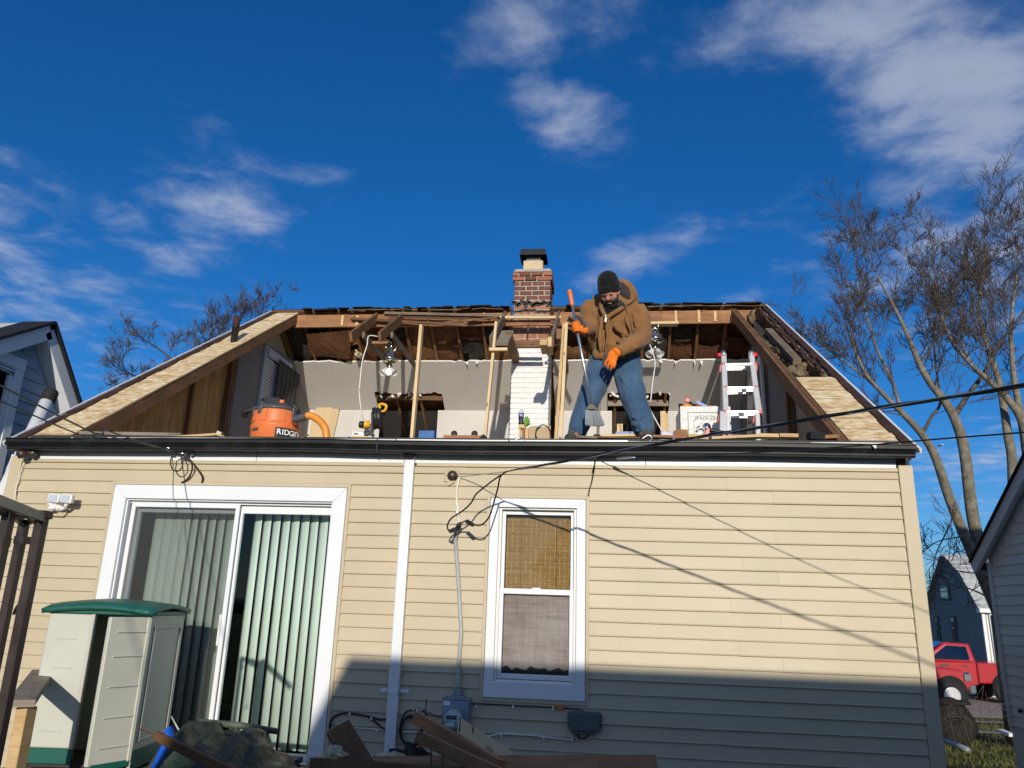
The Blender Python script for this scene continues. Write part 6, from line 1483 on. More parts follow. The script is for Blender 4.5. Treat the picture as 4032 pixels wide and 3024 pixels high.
# --- bronze lamp holders at the left corner
A=FN(0,1700,5.53); c=A(430,470,-.06); t=thing('corner_lamp','bronze twin lamp holder under the gutter at the left house corner','lamp',c)
q=G(); q.lathe([(.028,0),(.034,.01),(.034,.055),(.022,.07)],A(670,460,-.115),(-.15,1,.1),16); q.build('socket','bronze_metal',t)
q=G(); q.lathe([(.02,-.005),(.036,0),(.036,.05),(.028,.062),(.02,.062)],A(405,495,-.14),(.5,.8,.25),16); q.build('socket','bronze_metal',t)
q=G(); q.obox(A(420,385,-.09),(.07,.06,.035)); q.build('canopy','bronze_metal',t,bevel=.008)
q=G(); q.beam(A(490,410,-.09),A(640,465,-.10),.02,.022); q.tube([A(430,400,-.09),A(470,480,-.12)],.012,8); q.build('arm','brass_metal',t)
g=G(); g.tube(cat_pts([A(530,600,-.03),A(510,700,-.035),A(440,900,-.035),A(410,1060,-.033),A(360,1190,-.034),A(330,1420,-.034),A(300,1600,-.034)],5),.004,6); single(g,'lamp_wire','cord_white','thin pale wire running down the left corner post','wire')
# --- insulator and service entrance
A=FN(1700,1800,4.1475)
c=A(345,310); t=thing('wire_insulator','broken brown porcelain wire holder on cut siding right of the downspout','insulator',c)
q=G(); q.lathe([(.012,-.005),(.040,0),(.042,.02),(.026,.035),(.03,.05),(.012,.056)],(c.x,-.020,c.z),(.2,-1,-.1),18); q.build('knob','bronze_metal',t)
for a,b_ in ((( 230,330),(285,390)),((240,275),(290,235)),((360,225),(440,290)),((290,420),(345,400))):
    p=A((a[0]+b_[0])/2,(a[1]+b_[1])/2); q=G(); q.obox((p.x,-.028,p.z),(.055,.006,.045),(U(-.3,.3),U(-.9,.9),0)); q.build('cut_flap','siding',t)
J0=V((-.691,-.625,2.941)); 
cab=[J0,V((-.45,-.89,2.937)),V((-.209,-1.158,2.930)),V((.225,-1.686,2.915)),V((.64,-2.16,2.897)),V((1.05,-2.623,2.878)),V((1.55,-3.18,2.853)),V((2.3,-4.0,2.82)),V((4.2,-6.1,2.80)),V((9,-11.5,3.2)),V((16,-19.5,4.5))]
def twist(pts,r0,off,ph,turns):
    cp=cat_pts(pts,16); out=[]; n=len(cp); L=0
    for i,p in enumerate(cp):
        if i: L+=(cp[i]-cp[i-1]).length
        d=(cp[min(i+1,n-1)]-cp[max(i-1,0)]).normalized(); a=d.cross(V((0,0,1))).normalized(); b_=a.cross(d); k=min(1,L/.25); q=ph+L*turns
        out.append(p+(a*math.cos(q)+b_*math.sin(q))*off*k)
    return out
t=thing('service_cable','twisted black power cable running from the wall up over the right of the roof','cable',J0)
for ph,r_,m_ in ((0,.0048,'cable_black'),(2.1,.0048,'cable_black'),(4.2,.003,'galvanised')):
    q=G(); q.tube(twist(cab,r_,.0055,ph,7.0),r_,7); q.build('strand',m_,t)
q=G(); q.tube(cat_pts([J0,A(900,275,-.35),A(700,298,-.18),A(470,320,-.04),A(430,318,-.035)],6),.0035,7); q.build('messenger_wire','galvanised',t)
q=G(); q.tube(cat_pts([J0,A(1000,380,-.55),A(860,490,-.48),A(720,610,-.45),A(640,750,-.42),A(500,880,-.40),A(330,990,-.40),A(260,1100,-.36),A(265,1180,-.31),A(300,1205,-.28),A(380,1175,-.20),A(425,1140,-.14)],7),.0062,8); q.build('drop_lead','cable_black',t)
q=G(); q.tube(cat_pts([J0,A(1120,320,-.57),A(1080,500,-.50),A(1020,720,-.44),A(940,970,-.40),A(820,1100,-.36),A(700,1105,-.33),A(600,1065,-.30),A(540,1045,-.27),A(460,1100,-.2),A(420,1145,-.14)],7),.0062,8); q.build('drop_lead','cable_black',t)
q=G(); q.lathe([(.008,0),(.016,.01),(.016,.09),(.008,.10)],A(295,1215,-.29),A(395,1170,-.20)-A(295,1215,-.29),12); q.lathe([(.008,0),(.016,.01),(.016,.09),(.008,.10)],A(560,1040,-.28),A(645,1090,-.32)-A(560,1040,-.28),12); q.lathe([(.010,-.03),(.02,-.02),(.02,.03),(.01,.05)],A(425,1150,-.12),(.4,-.4,.6),12); q.build('splice','black_plastic',t)
B=FN(1600,1700,1.508)
t=thing('entrance_conduit','grey flat service cable bowing down the siding to the electric meter','conduit',B(305,600,-.05))
pts=cat_pts([B(293,588,-.11),B(291,640,-.075),B(298,740,-.045),B(310,900,-.04),B(318,1050,-.042),B(325,1190,-.05),B(317,1300,-.04),B(311,1400,-.04),B(309,1525,-.055)],6)
q=G(); q.tube(pts,[.0155]*len(pts),10); q.build('cable','cord_grey',t)
for i in range(7):
    q=G(); p=pts[0].lerp(pts[6],i/7); q.lathe([(.0165,-.003),(.0165,.003)],p,(0,.2,1),12); q.build('rib','cord_grey',t)
g=G(); g.tube(cat_pts([A(455,330,-.035),A(425,440,-.035),A(410,560,-.034),A(405,700,-.034),A(425,860,-.034),A(430,960,-.036),A(445,1060,-.05),A(440,1140,-.09)],6),.0085,8); single(g,'ground_wire','cord_white','pale bare wire hanging from the insulator to the cable splice','wire')
g=G(); g.tube([A(410,870,-.034),A(432,950,-.036)],.014,8); single(g,'wire_sleeve','cord_white','short white sleeve on the pale wire above the splice','sleeve')
# --- telephone drop at the frieze and its tail
A=FN(2250,1780,4.0)
h=N(2345,1806,-.02)
t=thing('telephone_drop','thin black telephone cable clamped to the frieze above the window','cable',h)
cab2=[h,V((.44,-.538,3.079)),V((.855,-1.009,3.012)),V((1.66,-1.984,2.901)),V((2.6,-3.1,2.83)),V((5,-6,2.85)),V((14,-17,4.4))]
q=G(); q.tube(cat_pts(cab2,12),.0042,6); q.build('strand','cable_black',t)
q=G(); a=cab2[0].lerp(cab2[1],.35); b_=cab2[0].lerp(cab2[1],.62); q.tube([a,b_],[.012,.007],8); q.build('wire_clamp','galvanised',t)
q=G(); q.lathe([(.006,-.01),(.014,.0),(.012,.02),(.004,.03)],h,(0,-1,.2),10); q.build('hook','galvanised',t)
q=G(); B=FN(1600,1700,1.508); q.tube(cat_pts([B(1122,165,-.03),B(1118,195,-.06),B(1107,230,-.06),B(1118,205,-.07),B(1112,240,-.05),B(1100,300,-.035),B(1088,340,-.033),B(1081,382,-.033)],6),.0055,7); q.build('tail','cable_black',t)
# --- two overhead wires with clamps on the left
A=FN(600,1750,5.53)
for (end,far,lab,r_) in ((A(520,165,-.13),P(-8,828,-2.9),'upper of two thin black wires crossing the left eave from the frieze hook',.0052),(A(300,90,-.16),P(-8,862,-2.6),'lower of two thin black wires crossing the left eave, ending in a silver clamp',.0045)):
    d=far-end; g=G(); g.tube(cat_pts([end,end+d*.5+V((0,0,-.03)),far,far+d*4+V((0,0,.9))],8),r_,6); single(g,'overhead_wire','cable_black',lab,'wire','overhead wires at the left')
t=thing('wire_hook','silver wire clamps and black cable loops hooked under the left gutter','hook',A(600,200,-.1))
q=G(); q.tube([A(275,75,-.16),A(350,85,-.16),A(430,90,-.15)],[.010,.014,.006],8); q.tube([A(285,110,-.16),A(380,135,-.16)],.006,6); q.build('wire_clamp','chrome',t)
q=G(); q.tube([A(560,185,-.13),A(650,200,-.12),A(735,205,-.11)],[.012,.014,.016],9); q.build('wire_clamp','chrome',t)
q=G(); q.tube(cat_pts([A(860,160,-.03),A(875,200,-.06),A(850,240,-.06),A(825,230,-.04)],5),.007,6); q.build('hook','galvanised',t)
lp=[A(530+ 135*math.cos(a),390+195*math.sin(a),-.13) for a in [2*math.pi*i/24 for i in range(25)]]; q=G(); q.tube(lp,.0055,7); q.build('cable_loop','cable_brown',t)
q=G(); q.tube(cat_pts([A(560,205,-.13),A(680,240,-.13),A(780,300,-.12),A(880,400,-.11),A(970,520,-.09),A(1040,620,-.07),A(1085,700,-.05),A(1090,770,-.04),A(1075,835,-.036)],5),.007,7); q.build('cable_tail','cable_brown',t)
q=G(); q.tube(cat_pts([A(780,290,-.12),A(850,390,-.10),A(868,480,-.08),A(855,590,-.06),A(790,720,-.045),A(700,800,-.036),A(630,830,-.034)],5),.007,7); q.build('cable_tail','cable_brown',t)
q=G(); q.tube(cat_pts([A(875,470,-.07),A(850,620,-.05),A(800,730,-.04),A(700,810,-.036)],5),.005,6); q.build('cable_tail','cable_brown',t)
# --- electric meter
A=FN(1650,2650,4.435); yb=-.105
x0,x1=A(403,700,yb).x,A(865,700,yb).x; zt_,zb2=A(640,470,yb).z,A(640,1100,yb).z
t=thing('electric_meter','blue grey electric meter box with round glass meter below the window','electric meter',((x0+x1)/2,-.06,zb2))
q=G(); q.box(x0,x1,yb,-.012,zb2,zt_); q.build('box','meter_blue',t,bevel=.005)
q=G(); q.box(x0-.004,x1+.004,yb-.006,-.010,zt_+.0005,zt_+.014); q.build('lid','meter_blue',t,bevel=.003)
mc=A(620,790,yb); rm=(A(805,790,yb).x-A(435,790,yb).x)/2
q=G(); q.lathe([(rm*1.02,0),(rm*1.04,.012),(rm*.98,.016)],(mc.x,yb,mc.z),(0,-1,0),36); q.build('ring','grey_metal',t)
q=G(); q.lathe([(rm*.86,.014),(rm*.84,.075),(rm*.70,.085),(.0,.086)],(mc.x,yb,mc.z),(0,-1,0),36); fcm=q.build('dial_face','trim_grey',t)
q=G(); q.box(mc.x-.045,mc.x+.03,yb-.0895,yb-.0865,mc.z+.002,mc.z+.030); q.build('display','tile_dark',fcm)
q=G(); q.box(mc.x-.06,mc.x+.035,yb-.0885,yb-.0862,mc.z-.060,mc.z-.012); q.build('label_plate','meter_blue',fcm)
q=G(); q.box(mc.x-.055,mc.x+.012,yb-.0895,yb-.0886,mc.z-.044,mc.z-.020); q.build('label_plate','bag_paper',fcm)
q=G(); q.lathe([(rm*.95,.014),(rm*.93,.09),(rm*.80,.112),(rm*.4,.120),(0,.121)],(mc.x,yb,mc.z),(0,-1,0),36); q.build('glass_cover','pane_clear',t)
q=G(); q.box(x0+.006,x0+.055,yb-.0015,yb-.0002,zt_-.04,zt_-.008); q.build('sticker','bag_paper',t)
q=G(); p=A(680,380,-.06); q.box(p.x-.052,p.x+.052,-.095,-.02,zt_+.0145,zt_+.026); q.box(p.x-.026,p.x+.026,-.085,-.03,zt_+.026,zt_+.075); q.tube([(p.x-.035,-.06,zt_+.04),(p.x+.035,-.06,zt_+.04)],.010,8); q.tube([(p.x-.035,-.075,zt_+.062),(p.x+.03,-.075,zt_+.062)],.006,6); q.build('conduit_clamp','grey_metal',t,bevel=.003)
# --- grey telecom box
A=FN(1200,2500,1.7015); yb=-.085
x0,x1=A(1772,580,yb).x,A(1978,580,yb).x; zt_,zb2=A(1870,518,yb).z,A(1870,648,yb).z
t=thing('telecom_box','grey green telecom junction box on the siding right of the window foot','junction box',((x0+x1)/2,-.05,zb2))
q=G(); q.box(x0,x1,yb,-.020,zb2,zt_); q.build('cover','grey_metal' if False else 'dark_box' if 'dark_box' in MATS else 'meter_blue',t,bevel=.008,seg=2)
MATS_db=plain('box_green_grey',(.10,.125,.12),.6,.3,var=.06)
t.children[0].data.materials[0]=MATS['box_green_grey']
for s in (0,1):
    for dz in (.25,.55,.82):
        q=G(); xx=x0-.006 if s==0 else x1+.006; zz=zb2+(zt_-zb2)*dz; q.box(xx-.007,xx+.007,-.06,-.02,zz-.012,zz+.012); q.build('latch','box_green_grey',t)
q=G(); q.box(x0+.02,x1-.03,-.07,-.02,zb2-.018,zb2-.001); q.build('base','box_green_grey',t)
q=G(); q.tube(cat_pts([A(1825,655,-.05),A(1840,690,-.05),A(1880,690,-.05),A(1895,655,-.05)],5),.007,7); q.build('lead','cable_black',t)
# --- wires stapled along the wall
def wire(pts,r,mat,label,clips=()):
    t=thing('wall_wire',label,'wire',A(*pts[0],-.03))
    q=G(); q.tube(cat_pts([A(x,y,-.030) for x,y in pts],5),r,6); q.build('wire',mat,t)
    for x,y in clips:
        p=A(x,y,-.032); q=G(); q.box(p.x-.006,p.x+.006,-.042,-.024,p.z-.014,p.z+.006); q.build('clip','white_plastic',t)
wire([(1120,462),(1250,466),(1400,474),(1560,482),(1700,488),(1830,500),(1862,506)],.0042,'cable_brown','brown wire clipped along the siding from meter to telecom box',((1151,474),(1395,476),(1664,488)))
wire([(1105,668),(1215,680),(1320,664),(1500,672),(1603,684),(1700,694),(1785,700),(1797,660)],.0062,'cord_white','white cable clipped low on the wall below the telecom box',((1318,668),(1602,684),(1788,700)))
wire([(285,850),(280,800),(295,740),(330,640),(335,625),(400,626),(484,632),(548,640)],.005,'cord_white','white cable clipped low on the wall left of the downspout',((328,628),(485,634)))
wire([(632,648),(700,650),(830,652)],.006,'cord_white','short white cable low on the wall right of the downspout')
wire([(165,625),(172,585),(200,545),(260,524),(340,530),(430,548),(510,568),(556,560)],.0085,'cable_black','thick black cable arching on the wall from the patio door to the downspout',((302,524),(448,554)))
wire([(430,555),(480,590),(530,632),(548,645)],.007,'cable_black','black cable branching down behind the downspout')
t=thing('cable_coil','coil of black cable hanging on the wall between downspout and meter','cable coil',A(705,640,-.05))
for i in range(4):
    lp=[A(712+(72+U(-4,4))*math.cos(a),642+(98+U(-5,5))*math.sin(a),-.035-.010*i) for a in [2*math.pi*k/26 for k in range(27)]]; q=G(); q.tube(lp,.0085,7); q.build('loop','cable_black',t)
q=G(); q.tube(cat_pts([A(640,600,-.05),A(655,550,-.05),A(690,510,-.05),A(755,502,-.05),A(810,520,-.05),A(828,560,-.05)],5),.0065,7); q.build('lead','cable_black',t)
q=G(); q.tube([A(716,503,-.05),A(734,501,-.05)],.008,8); q.tube([A(765,505,-.05),A(784,508,-.05)],.008,8); q.build('connector','chrome',t)
q=G(); p=A(754,503,-.05); q.obox(p,(.02,.02,.035)); q.build('splitter','galvanised',t)
g=G(); g.tube(cat_pts([A(830,520,-.03),A(870,540,-.03),A(920,543,-.03)],5),.004,6); single(g,'meter_wire','cable_black','thin black wire joining the cable coil to the meter box','wire')
g=G(); p=A(202,768); g.lathe([(.034,0),(.036,.006),(.026,.009),(.022,.004)],(p.x,-.019,p.z),(0,-1,0),22); single(g,'wall_vent','black_plastic','small round dark vent low on the siding right of the patio door','vent')
g=G(); g.obox(A(1712,484,-.034),(.05,.018,.024),(0,.06,0)); single(g,'wire_splice','orange_cap','small orange wire splice below the window','splice')
t=thing('wire_loop','white wire loop with a connector hanging low near the patio door','wire loop',A(288,820,-.06))
q=G(); q.tube(cat_pts([A(292,755,-.06),A(275,800,-.06),A(280,840,-.06),A(290,852,-.06),A(302,830,-.06),A(300,780,-.06)],5),.005,6); q.build('wire','cord_white',t)
q=G(); q.obox(A(290,848,-.06),(.018,.014,.03)); q.build('connector','galvanised',t)
# ================================================================== things in front of the house
A=FN(100,2300,2.2914)
def rz(px,py,o,d):      # along the ray until it meets the vertical plane through o with direction d
    r=ray(px,py); n=V((-d.y,d.x,0)); return CAMLOC+r*((o-CAMLOC).dot(n)/r.dot(n))
def shed():
    H=A(1150,285,-1.0); th=.12; d=V((-math.sin(th),math.cos(th),0)); e=V((-math.cos(th),-math.sin(th),0))
    zt=H.z; zb=A(985,1640,-1.0).z-.03
    W=(rz(100+235/2.2914,2300+262/2.2914,H,e)-H).length; D=.55
    t=thing('storage_shed','beige resin storage shed with green roof and its right door standing open','shed',V((H.x,H.y,zb))+e*W/2)
    def pt(u,v,z): return V((H.x,H.y,z))+e*u+d*v
    def slab(u0,u1,v0,v1,z0,z1,name,mat,par=None,bev=.004):
        q=G(); vs=[pt(u,v,z) for z in (z0,z1) for u,v in ((u0,v0),(u1,v0),(u1,v1),(u0,v1))]; q.add(vs,[(0,1,2,3),(7,6,5,4),(0,4,5,1),(1,5,6,2),(2,6,7,3),(3,7,4,0)]); return q.build(name,mat,par or t,bevel=bev)
    sk=.12
    slab(0,.022,0,D,zb,zt,'side_wall','resin_beige'); slab(W-.022,W,0,D,zb,zt,'side_wall','resin_beige'); slab(.023,W-.023,D-.022,D,zb,zt,'back_wall','resin_beige')
    slab(.023,W-.023,.02,D-.023,zb,zb+.02,'floor','room_dark')
    slab(-.004,.0,-.002,D,zb,zb+sk,'skirt','resin_green')
    dw=(rz(100+660/2.2914,2300+275/2.2914,H,e)-H).length
    ld=slab(dw,W-.004,-.03,-.004,zb+sk+.002,zt,'door','resin_beige',bev=.008)
    slab(dw,W+.004,-.034,-.002,zb+.03,zb+sk,'skirt','resin_green')
    slab(dw-.0,dw+.025,-.042,-.03,zb+sk,zt,'stile','resin_shade',ld,.004)
    hh=zt-zb-sk
    for f in (.12,.36,.58,.80): slab(dw+.10,W-.08,-.0345,-.0301,zb+sk+hh*f,zb+sk+hh*f+.012,'door_rib','resin_beige',ld,.003)
    # inset panel on the side
    for (v0,v1,z0,z1) in ((.05,D-.05,zt-.09,zt-.07),(.05,D-.05,zb+.16,zb+.18)): slab(-.010,-.0005,v0,v1,z0,z1,'side_rib','resin_beige')
    for (v0,v1) in ((.05,.07),(D-.07,D-.05)): slab(-.010,-.0005,v0,v1,zb+.18,zt-.09,'side_rib','resin_beige')
    # open door hinged at the front right corner
    do=1.02; dd=V((-math.cos(th+do),-math.sin(th+do),0)); nn_=V((-dd.y,dd.x,0)); 
    if nn_.x<0: nn_=-nn_
    Lw=(rz(100+780/2.2914,2300+320/2.2914,H,dd)-H).length
    o=V((H.x,H.y,0))+V((.004,-.012,0))
    def ds(u0,u1,w0,w1,z0,z1,name,mat,par,bev=.005):
        q=G(); vs=[o+dd*u+nn_*w+V((0,0,z)) for z in (z0,z1) for u,w in ((u0,w0),(u1,w0),(u1,w1),(u0,w1))]; q.add(vs,[(0,1,2,3),(7,6,5,4),(0,4,5,1),(1,5,6,2),(2,6,7,3),(3,7,4,0)]); return q.build(name,mat,par,bevel=bev)
    rd=ds(.005,Lw,-.035,0,zb+.06,zt-.01,'door','resin_beige',t); rd['label']='open right door'
    for f in (.10,.31,.53,.75,.93): ds(.03,Lw-.05,.0005,.010,zb+.12+(hh)*f-.05,zb+.12+hh*f-.038,'door_rib','resin_beige',rd)
    ds(.0,.03,.0005,.010,zb+.06,zt-.012,'door_rib','resin_beige',rd)
    ds(.02,Lw-.02,-.002,.004,zb+.03,zb+.07,'skirt','resin_green',rd)
    # yellow board inside the gap, wavy green lid
    slab(dw-.10,dw-.06,.25,.29,zb+.02,zb+hh*.62,'inner_post','yellow_dark' if 'yellow_dark' in MATS else 'lumber_new')
    q=G(); nu,nv=12,6; vs=[];fs=[]
    for j in range(nv+1):
        for i in range(nu+1):
            u=-.03+(W+.06)*i/nu; v=-.07+(D+.10)*j/nv
            z=zt+.022+.030*math.sin(math.pi*i/nu)+.030*math.sin(math.pi*(j/nv))*1.2-(.012 if j==0 else 0)
            vs.append(pt(u,v,z))
    for j in range(nv):
        for i in range(nu): fs.append((j*(nu+1)+i,j*(nu+1)+i+1,(j+1)*(nu+1)+i+1,(j+1)*(nu+1)+i))
    q.add(vs,fs,None,True); l=q.build('roof','resin_green',t); m=l.modifiers.new('s','SOLIDIFY'); m.thickness=.03; m.offset=0
    slab(-.01,W+.01,-.045,D+.01,zt-.002,zt+.028,'roof_rim','resin_green',None,.006)
    return zb,H
plain('yellow_dark',(.30,.17,.02),.6,.3)
zb,Hs=shed()
g=G(); 
for i in range(9): g.box(-3.9,-2.2,-1.9+i*.20,-1.72+i*.20,zb-.06,zb-.022)
for x in (-3.8,-3.05,-2.3): g.box(x,x+.08,-1.9,-.12,zb-.20,zb-.061)
for x in (-3.8,-2.3):
    for y in (-1.85,-.2): g.box(x,x+.09,y,y+.09,0,zb-.2)
single(g,'timber_deck','deck_wood','low weathered timber deck under the storage shed','deck')
# --- stair post with weathered cap rail
A=FN(0,1900,1.4767)
yb=-1.75; a=A(125,1310,yb); b_=A(65,1680,yb); x0=A(92,1310,yb).x; x1=A(158,1310,yb).x
t=thing('handrail_post','treated stair post with grey cap rail at the left edge','handrail',((x0+x1)/2,yb,.0))
q=G(); q.box(x0,x1,yb,yb+.09,.0,a.z); q.build('post','lumber_new',t,bevel=.004)
q=G(); e0=A(122,1285,yb-.06); e1=A(250,1105,yb+.85); q.beam(e0,e1,.14,.04,(0,0,1),.004); q.build('cap_rail','lumber_grey',t)
# --- bronze gazebo frame
yA=-3.2; w_=.034
t=thing('gazebo_frame','dark bronze metal gazebo frame with slender posts at the left edge','gazebo',(A(150,900,yA).x,yA,0))
def post(px,py,y,w=w_,name='post'):
    p=A(px,py,y); q=G(); q.box(p.x-w/2,p.x+w/2,y-w/2,y+w/2,0,p.z); return q.build(name,'bronze_metal',t,bevel=.002)
y2_,y3_=-3.02,-3.36
p1=A(250,190,yA); p2=A(143,225,y2_); p3=A(58,160,y3_)
post(250,185,yA,.038); post(143,225,y2_); post(58,155,y3_,.036)
for (a,b2,s_) in ((p1,A(-60,70,-3.9),.036),(p1,p3,.026),(p1,p2,.024),(p2,p3,.026),(A(90,165,-3.3),A(-30,140,-3.45),.036)):
    q=G(); q.beam(a+V((0,0,-.01)),b2+V((0,0,-.01)),s_*.8,s_); q.build('top_rail','bronze_metal',t,bevel=.002)
q=G(); q.obox(p1+V((0,0,.002)),(.054,.054,.032)); q.build('corner_cap','bronze_metal',t,bevel=.003)
q=G(); q.tube(cat_pts([A(110,710,-3.1),A(95,730,-3.09),A(82,760,-3.06)],4),.007,6); q.build('scroll','bronze_metal',t)
q=G(); q.obox(A(128,335,y2_),(.046,.044,.032)); q.build('bracket','bronze_metal',t)
q=G(); q.obox(A(10,345,y3_),(.044,.044,.036)); q.build('bracket','bronze_metal',t)
plain('olive',(.10,.12,.085),.6,.3,var=.25,scale=9)
# --- camouflage tarp heap
def heap(x0,x1,y0,y1,zf,mat,label,name,nx=34,ny=26,seed=2):
    r=random.Random(seed); q=G(); vs=[];fs=[]
    for j in range(ny+1):
        for i in range(nx+1):
            u=i/nx; v=j/ny; vs.append((x0+(x1-x0)*u,y0+(y1-y0)*v,zf(u,v)))
    for j in range(ny):
        for i in range(nx): fs.append((j*(nx+1)+i,j*(nx+1)+i+1,(j+1)*(nx+1)+i+1,(j+1)*(nx+1)+i))
    q.add(vs,fs,None,True); return single(q,name,mat,label,'tarp')
yT=-1.75; tl,tr_=P(356,1600,yT).x,P(705,1659,yT).x; zt_=P(470,1559,yT).z
def zf(u,v):
    top=(zt_-.03)*( 1 if u<.35 else 1-(.26*((u-.35)/.65)**1.7))
    env=(min(1,max(0,u/.06))**.5)*(math.sin(math.pi*min(1,max(.0,v))) **.35 if 0<v<1 else 0)*(1 if u<.93 else max(0,(1-u)/.07)**.5)
    w=u+.25*v*v+.05*math.sin(v*6)
    f=.035*(1-2*abs(math.sin(w*9+1))**.6)+.018*(1-2*abs(math.sin(w*21-v*4))**.7)+.014*math.sin(v*19+u*9)+.008*math.sin(u*43+v*17)
    return .3+(top-.3)*env+f*env
heap(tl,tr_,yT-.55,yT+.65,zf,'camo_tarp','dark green camouflage tarp heaped in front of the patio door','camouflage_tarp',70,46)
g=G(); g.tube([P(430,1560,yT+.3),P(520,1567,yT+.3),P(600,1580,yT+.35)],[.020,.019,.017],10); single(g,'tarp_roll','olive','rolled edge of olive tarp along the top of the camouflage heap','tarp')
yB=-2.05; q=G(); L=[P(x,y,yB) for x,y in ((372,1567),(380,1590),(368,1612),(352,1640),(338,1668))]; R2=[P(x,y,yB-.03) for x,y in ((356,1578),(352,1600),(340,1625),(330,1648),(316,1672))]
vs=[];n=len(L)
for i in range(n): vs+=[L[i],L[i].lerp(R2[i],.5)+V((0,-.03,0)),R2[i]]
fs=[]
for i in range(n-1): fs+=[(3*i,3*i+1,3*i+4,3*i+3),(3*i+1,3*i+2,3*i+5,3*i+4)]
q.add(vs,fs,None,True); o=single(q,'blue_tarp','blue_tarp','bright blue tarp strip hanging between shed and camouflage tarp','tarp'); m=o.modifiers.new('s','SOLIDIFY'); m.thickness=.006
g=G(); g.tube(cat_pts([P(370,1547,-1.6),P(378,1562,-1.7),P(388,1580,-1.75)],4),.004,5); single(g,'white_rope','cord_white','short white rope above the blue tarp strip','rope')
g=G(); g.beam(P(338,1590,-2.35),P(545,1690,-2.65),.030,.042,(0,0,1),.004); g.beam(P(298,1574,-2.28),P(340,1591,-2.35),.006,.006); single(g,'broken_stick','lumber_old','dark broken stick slanting across the blue and green tarps','stick')
# --- pile of torn out lumber
A=FN(1650,2650,4.435); B=FN(1450,2724,5.53)
def bd(p0,p1,w_,h_,mat,label,up=(0,0,1),nails=()):
    t=thing('old_board',label,'board',p0); q=G(); q.beam(p0,p1,w_,h_,up,.003); q.build('plank',mat,t)
    for f,l in nails:
        c=p0.lerp(p1,f); q=G(); q.tube([c+V((0,0,-h_/2-.0)),c+V((.004,0,l))],.0028,5); q.build('nail','black_metal',t)
bd(B(1060,575,-2.45),A(1420,1640,-2.75),.05,.052,'lumber_ridge','tan board end pointing left on the debris pile, upper one crossing the meter',(0,.25,1),((.10,.10),))
bd(B(1110,990,-2.75),A(1480,1800,-3.0),.045,.045,'lumber_rafter','darker board end on the debris pile, below the tan board',(0,.3,1),((.16,-.13),(.30,-.09)))
bd(A(700,1030,-2.55),A(1560,1590,-2.35),.115,.028,'lumber_pale','wide pale board with bent nails slanting right on the debris pile',(.15,-.75,.6),((.0,.06),(.25,.06)))
bd(P(730,1572,-2.5),P(800,1690,-2.6),.11,.035,'lumber_old','dark charred board leaning left of the downspout foot',(.5,-.8,.2))
bd(P(676,1652,-2.9),P(1000,1672,-2.9),.09,.05,'lumber_old','dark beam end low at the left of the debris pile',(0,.2,1))
bd(P(805,1664,-2.7),P(1420,1662,-2.7),.16,.05,'lumber_ridge','long flat brown plank at the bottom edge of the debris pile',(0,-.25,1),((.3,.03),(.8,.03)))
bd(P(1100,1668,-2.4),P(1560,1690,-2.2),.14,.04,'lumber_ridge','flat plank tapering right at the bottom of the debris pile',(0,-.2,1))
def tuft(px,py,y,rx,rz_,mat,label,seed): 
    p=P(px,py,y); g=lump(p.x,y,p.z,rx,rx*.8,rz_,'x','x',None,seed,20,12,.42,False,G()); single(g,'insulation_tuft',mat,label,'insulation')
tuft(884,1646,-2.45,.075,.055,'fibre_dark','dark clump of old insulation at the downspout foot',3)
tuft(722,1630,-2.7,.05,.03,'fibre_pale','pale fluffy insulation tuft on the dark beam end',5)
tuft(845,1640,-2.5,.06,.022,'fibre_pale','pale insulation scraps beside the dark clump',8)
# debris pile body and the trailer that carries it, below the frame
g=lump(-.4,-2.5,.25,1.7,.65,.62,'x','x',None,77,30,16,.12,False,G()); single(g,'debris_pile','lumber_old','heap of torn out boards and rubble at the bottom edge','debris')
# ================================================================== neighbours, trucks, trees
def lap(gx,y0,y1,z0,z1,exp,face,mat,parent,clip=None,name='siding_board'):
    # courses on a plane x = gx; face = -1 looks towards -x
    z=z0
    while z<z1-.01:
        zz=min(z+exp,z1); segs=clip(z,zz) if clip else [(y0,y1)]
        for a,b2 in segs:
            if b2-a<.03: continue
            q=G(); q.add([(gx+face*.004,a,zz),(gx+face*.004,b2,zz),(gx+face*.018,b2,z),(gx+face*.018,a,z),(gx,a,z),(gx,b2,z)],[(0,1,2,3),(3,2,5,4)] ); q.build(name,mat,parent)
        z+=exp
# --- left neighbour: steep gable seen between the eave and the frame edge
xn=-7.2
pk=PX(83,697,xn); er=PX(145,885,xn); sl_r=(pk.z-er.z)/(er.y-pk.y); sl_l=.62
t=thing('blue_house','blue grey sided neighbour house with white rake boards at the left edge','house',(xn-2,pk.y,0))
def zl(y): return pk.z-(y-pk.y)*sl_r if y>pk.y else pk.z-(pk.y-y)*sl_l
def clipL(z0_,z1_):
    yr=pk.y+(pk.z-.30-z1_)/sl_r; yl=pk.y-(pk.z-.25-z1_)/sl_l
    wz0,wz1=1.6,WT; a,b2=max(-3.5,yl),min(5.4,yr)
    if z1_>wz0 and z0_<wz1: return [(a,WY0),(WY1,b2)]
    return [(a,b2)]
wq=PX(46,803,xn); WY1=wq.y; WY0=WY1-1.0; WT=wq.z
q=G(); q.prism([(xn,-3.5,.2),(xn,-3.5,zl(-3.5)-.15),(xn,pk.y,pk.z-.15),(xn,5.4,zl(5.4)-.15),(xn,5.4,.2)],(-.1,0,0)); q.build('wall','blue_siding',t)
lap(xn,-3.5,5.4,.5,pk.z-.35,.145,1,'blue_siding',t,clipL)
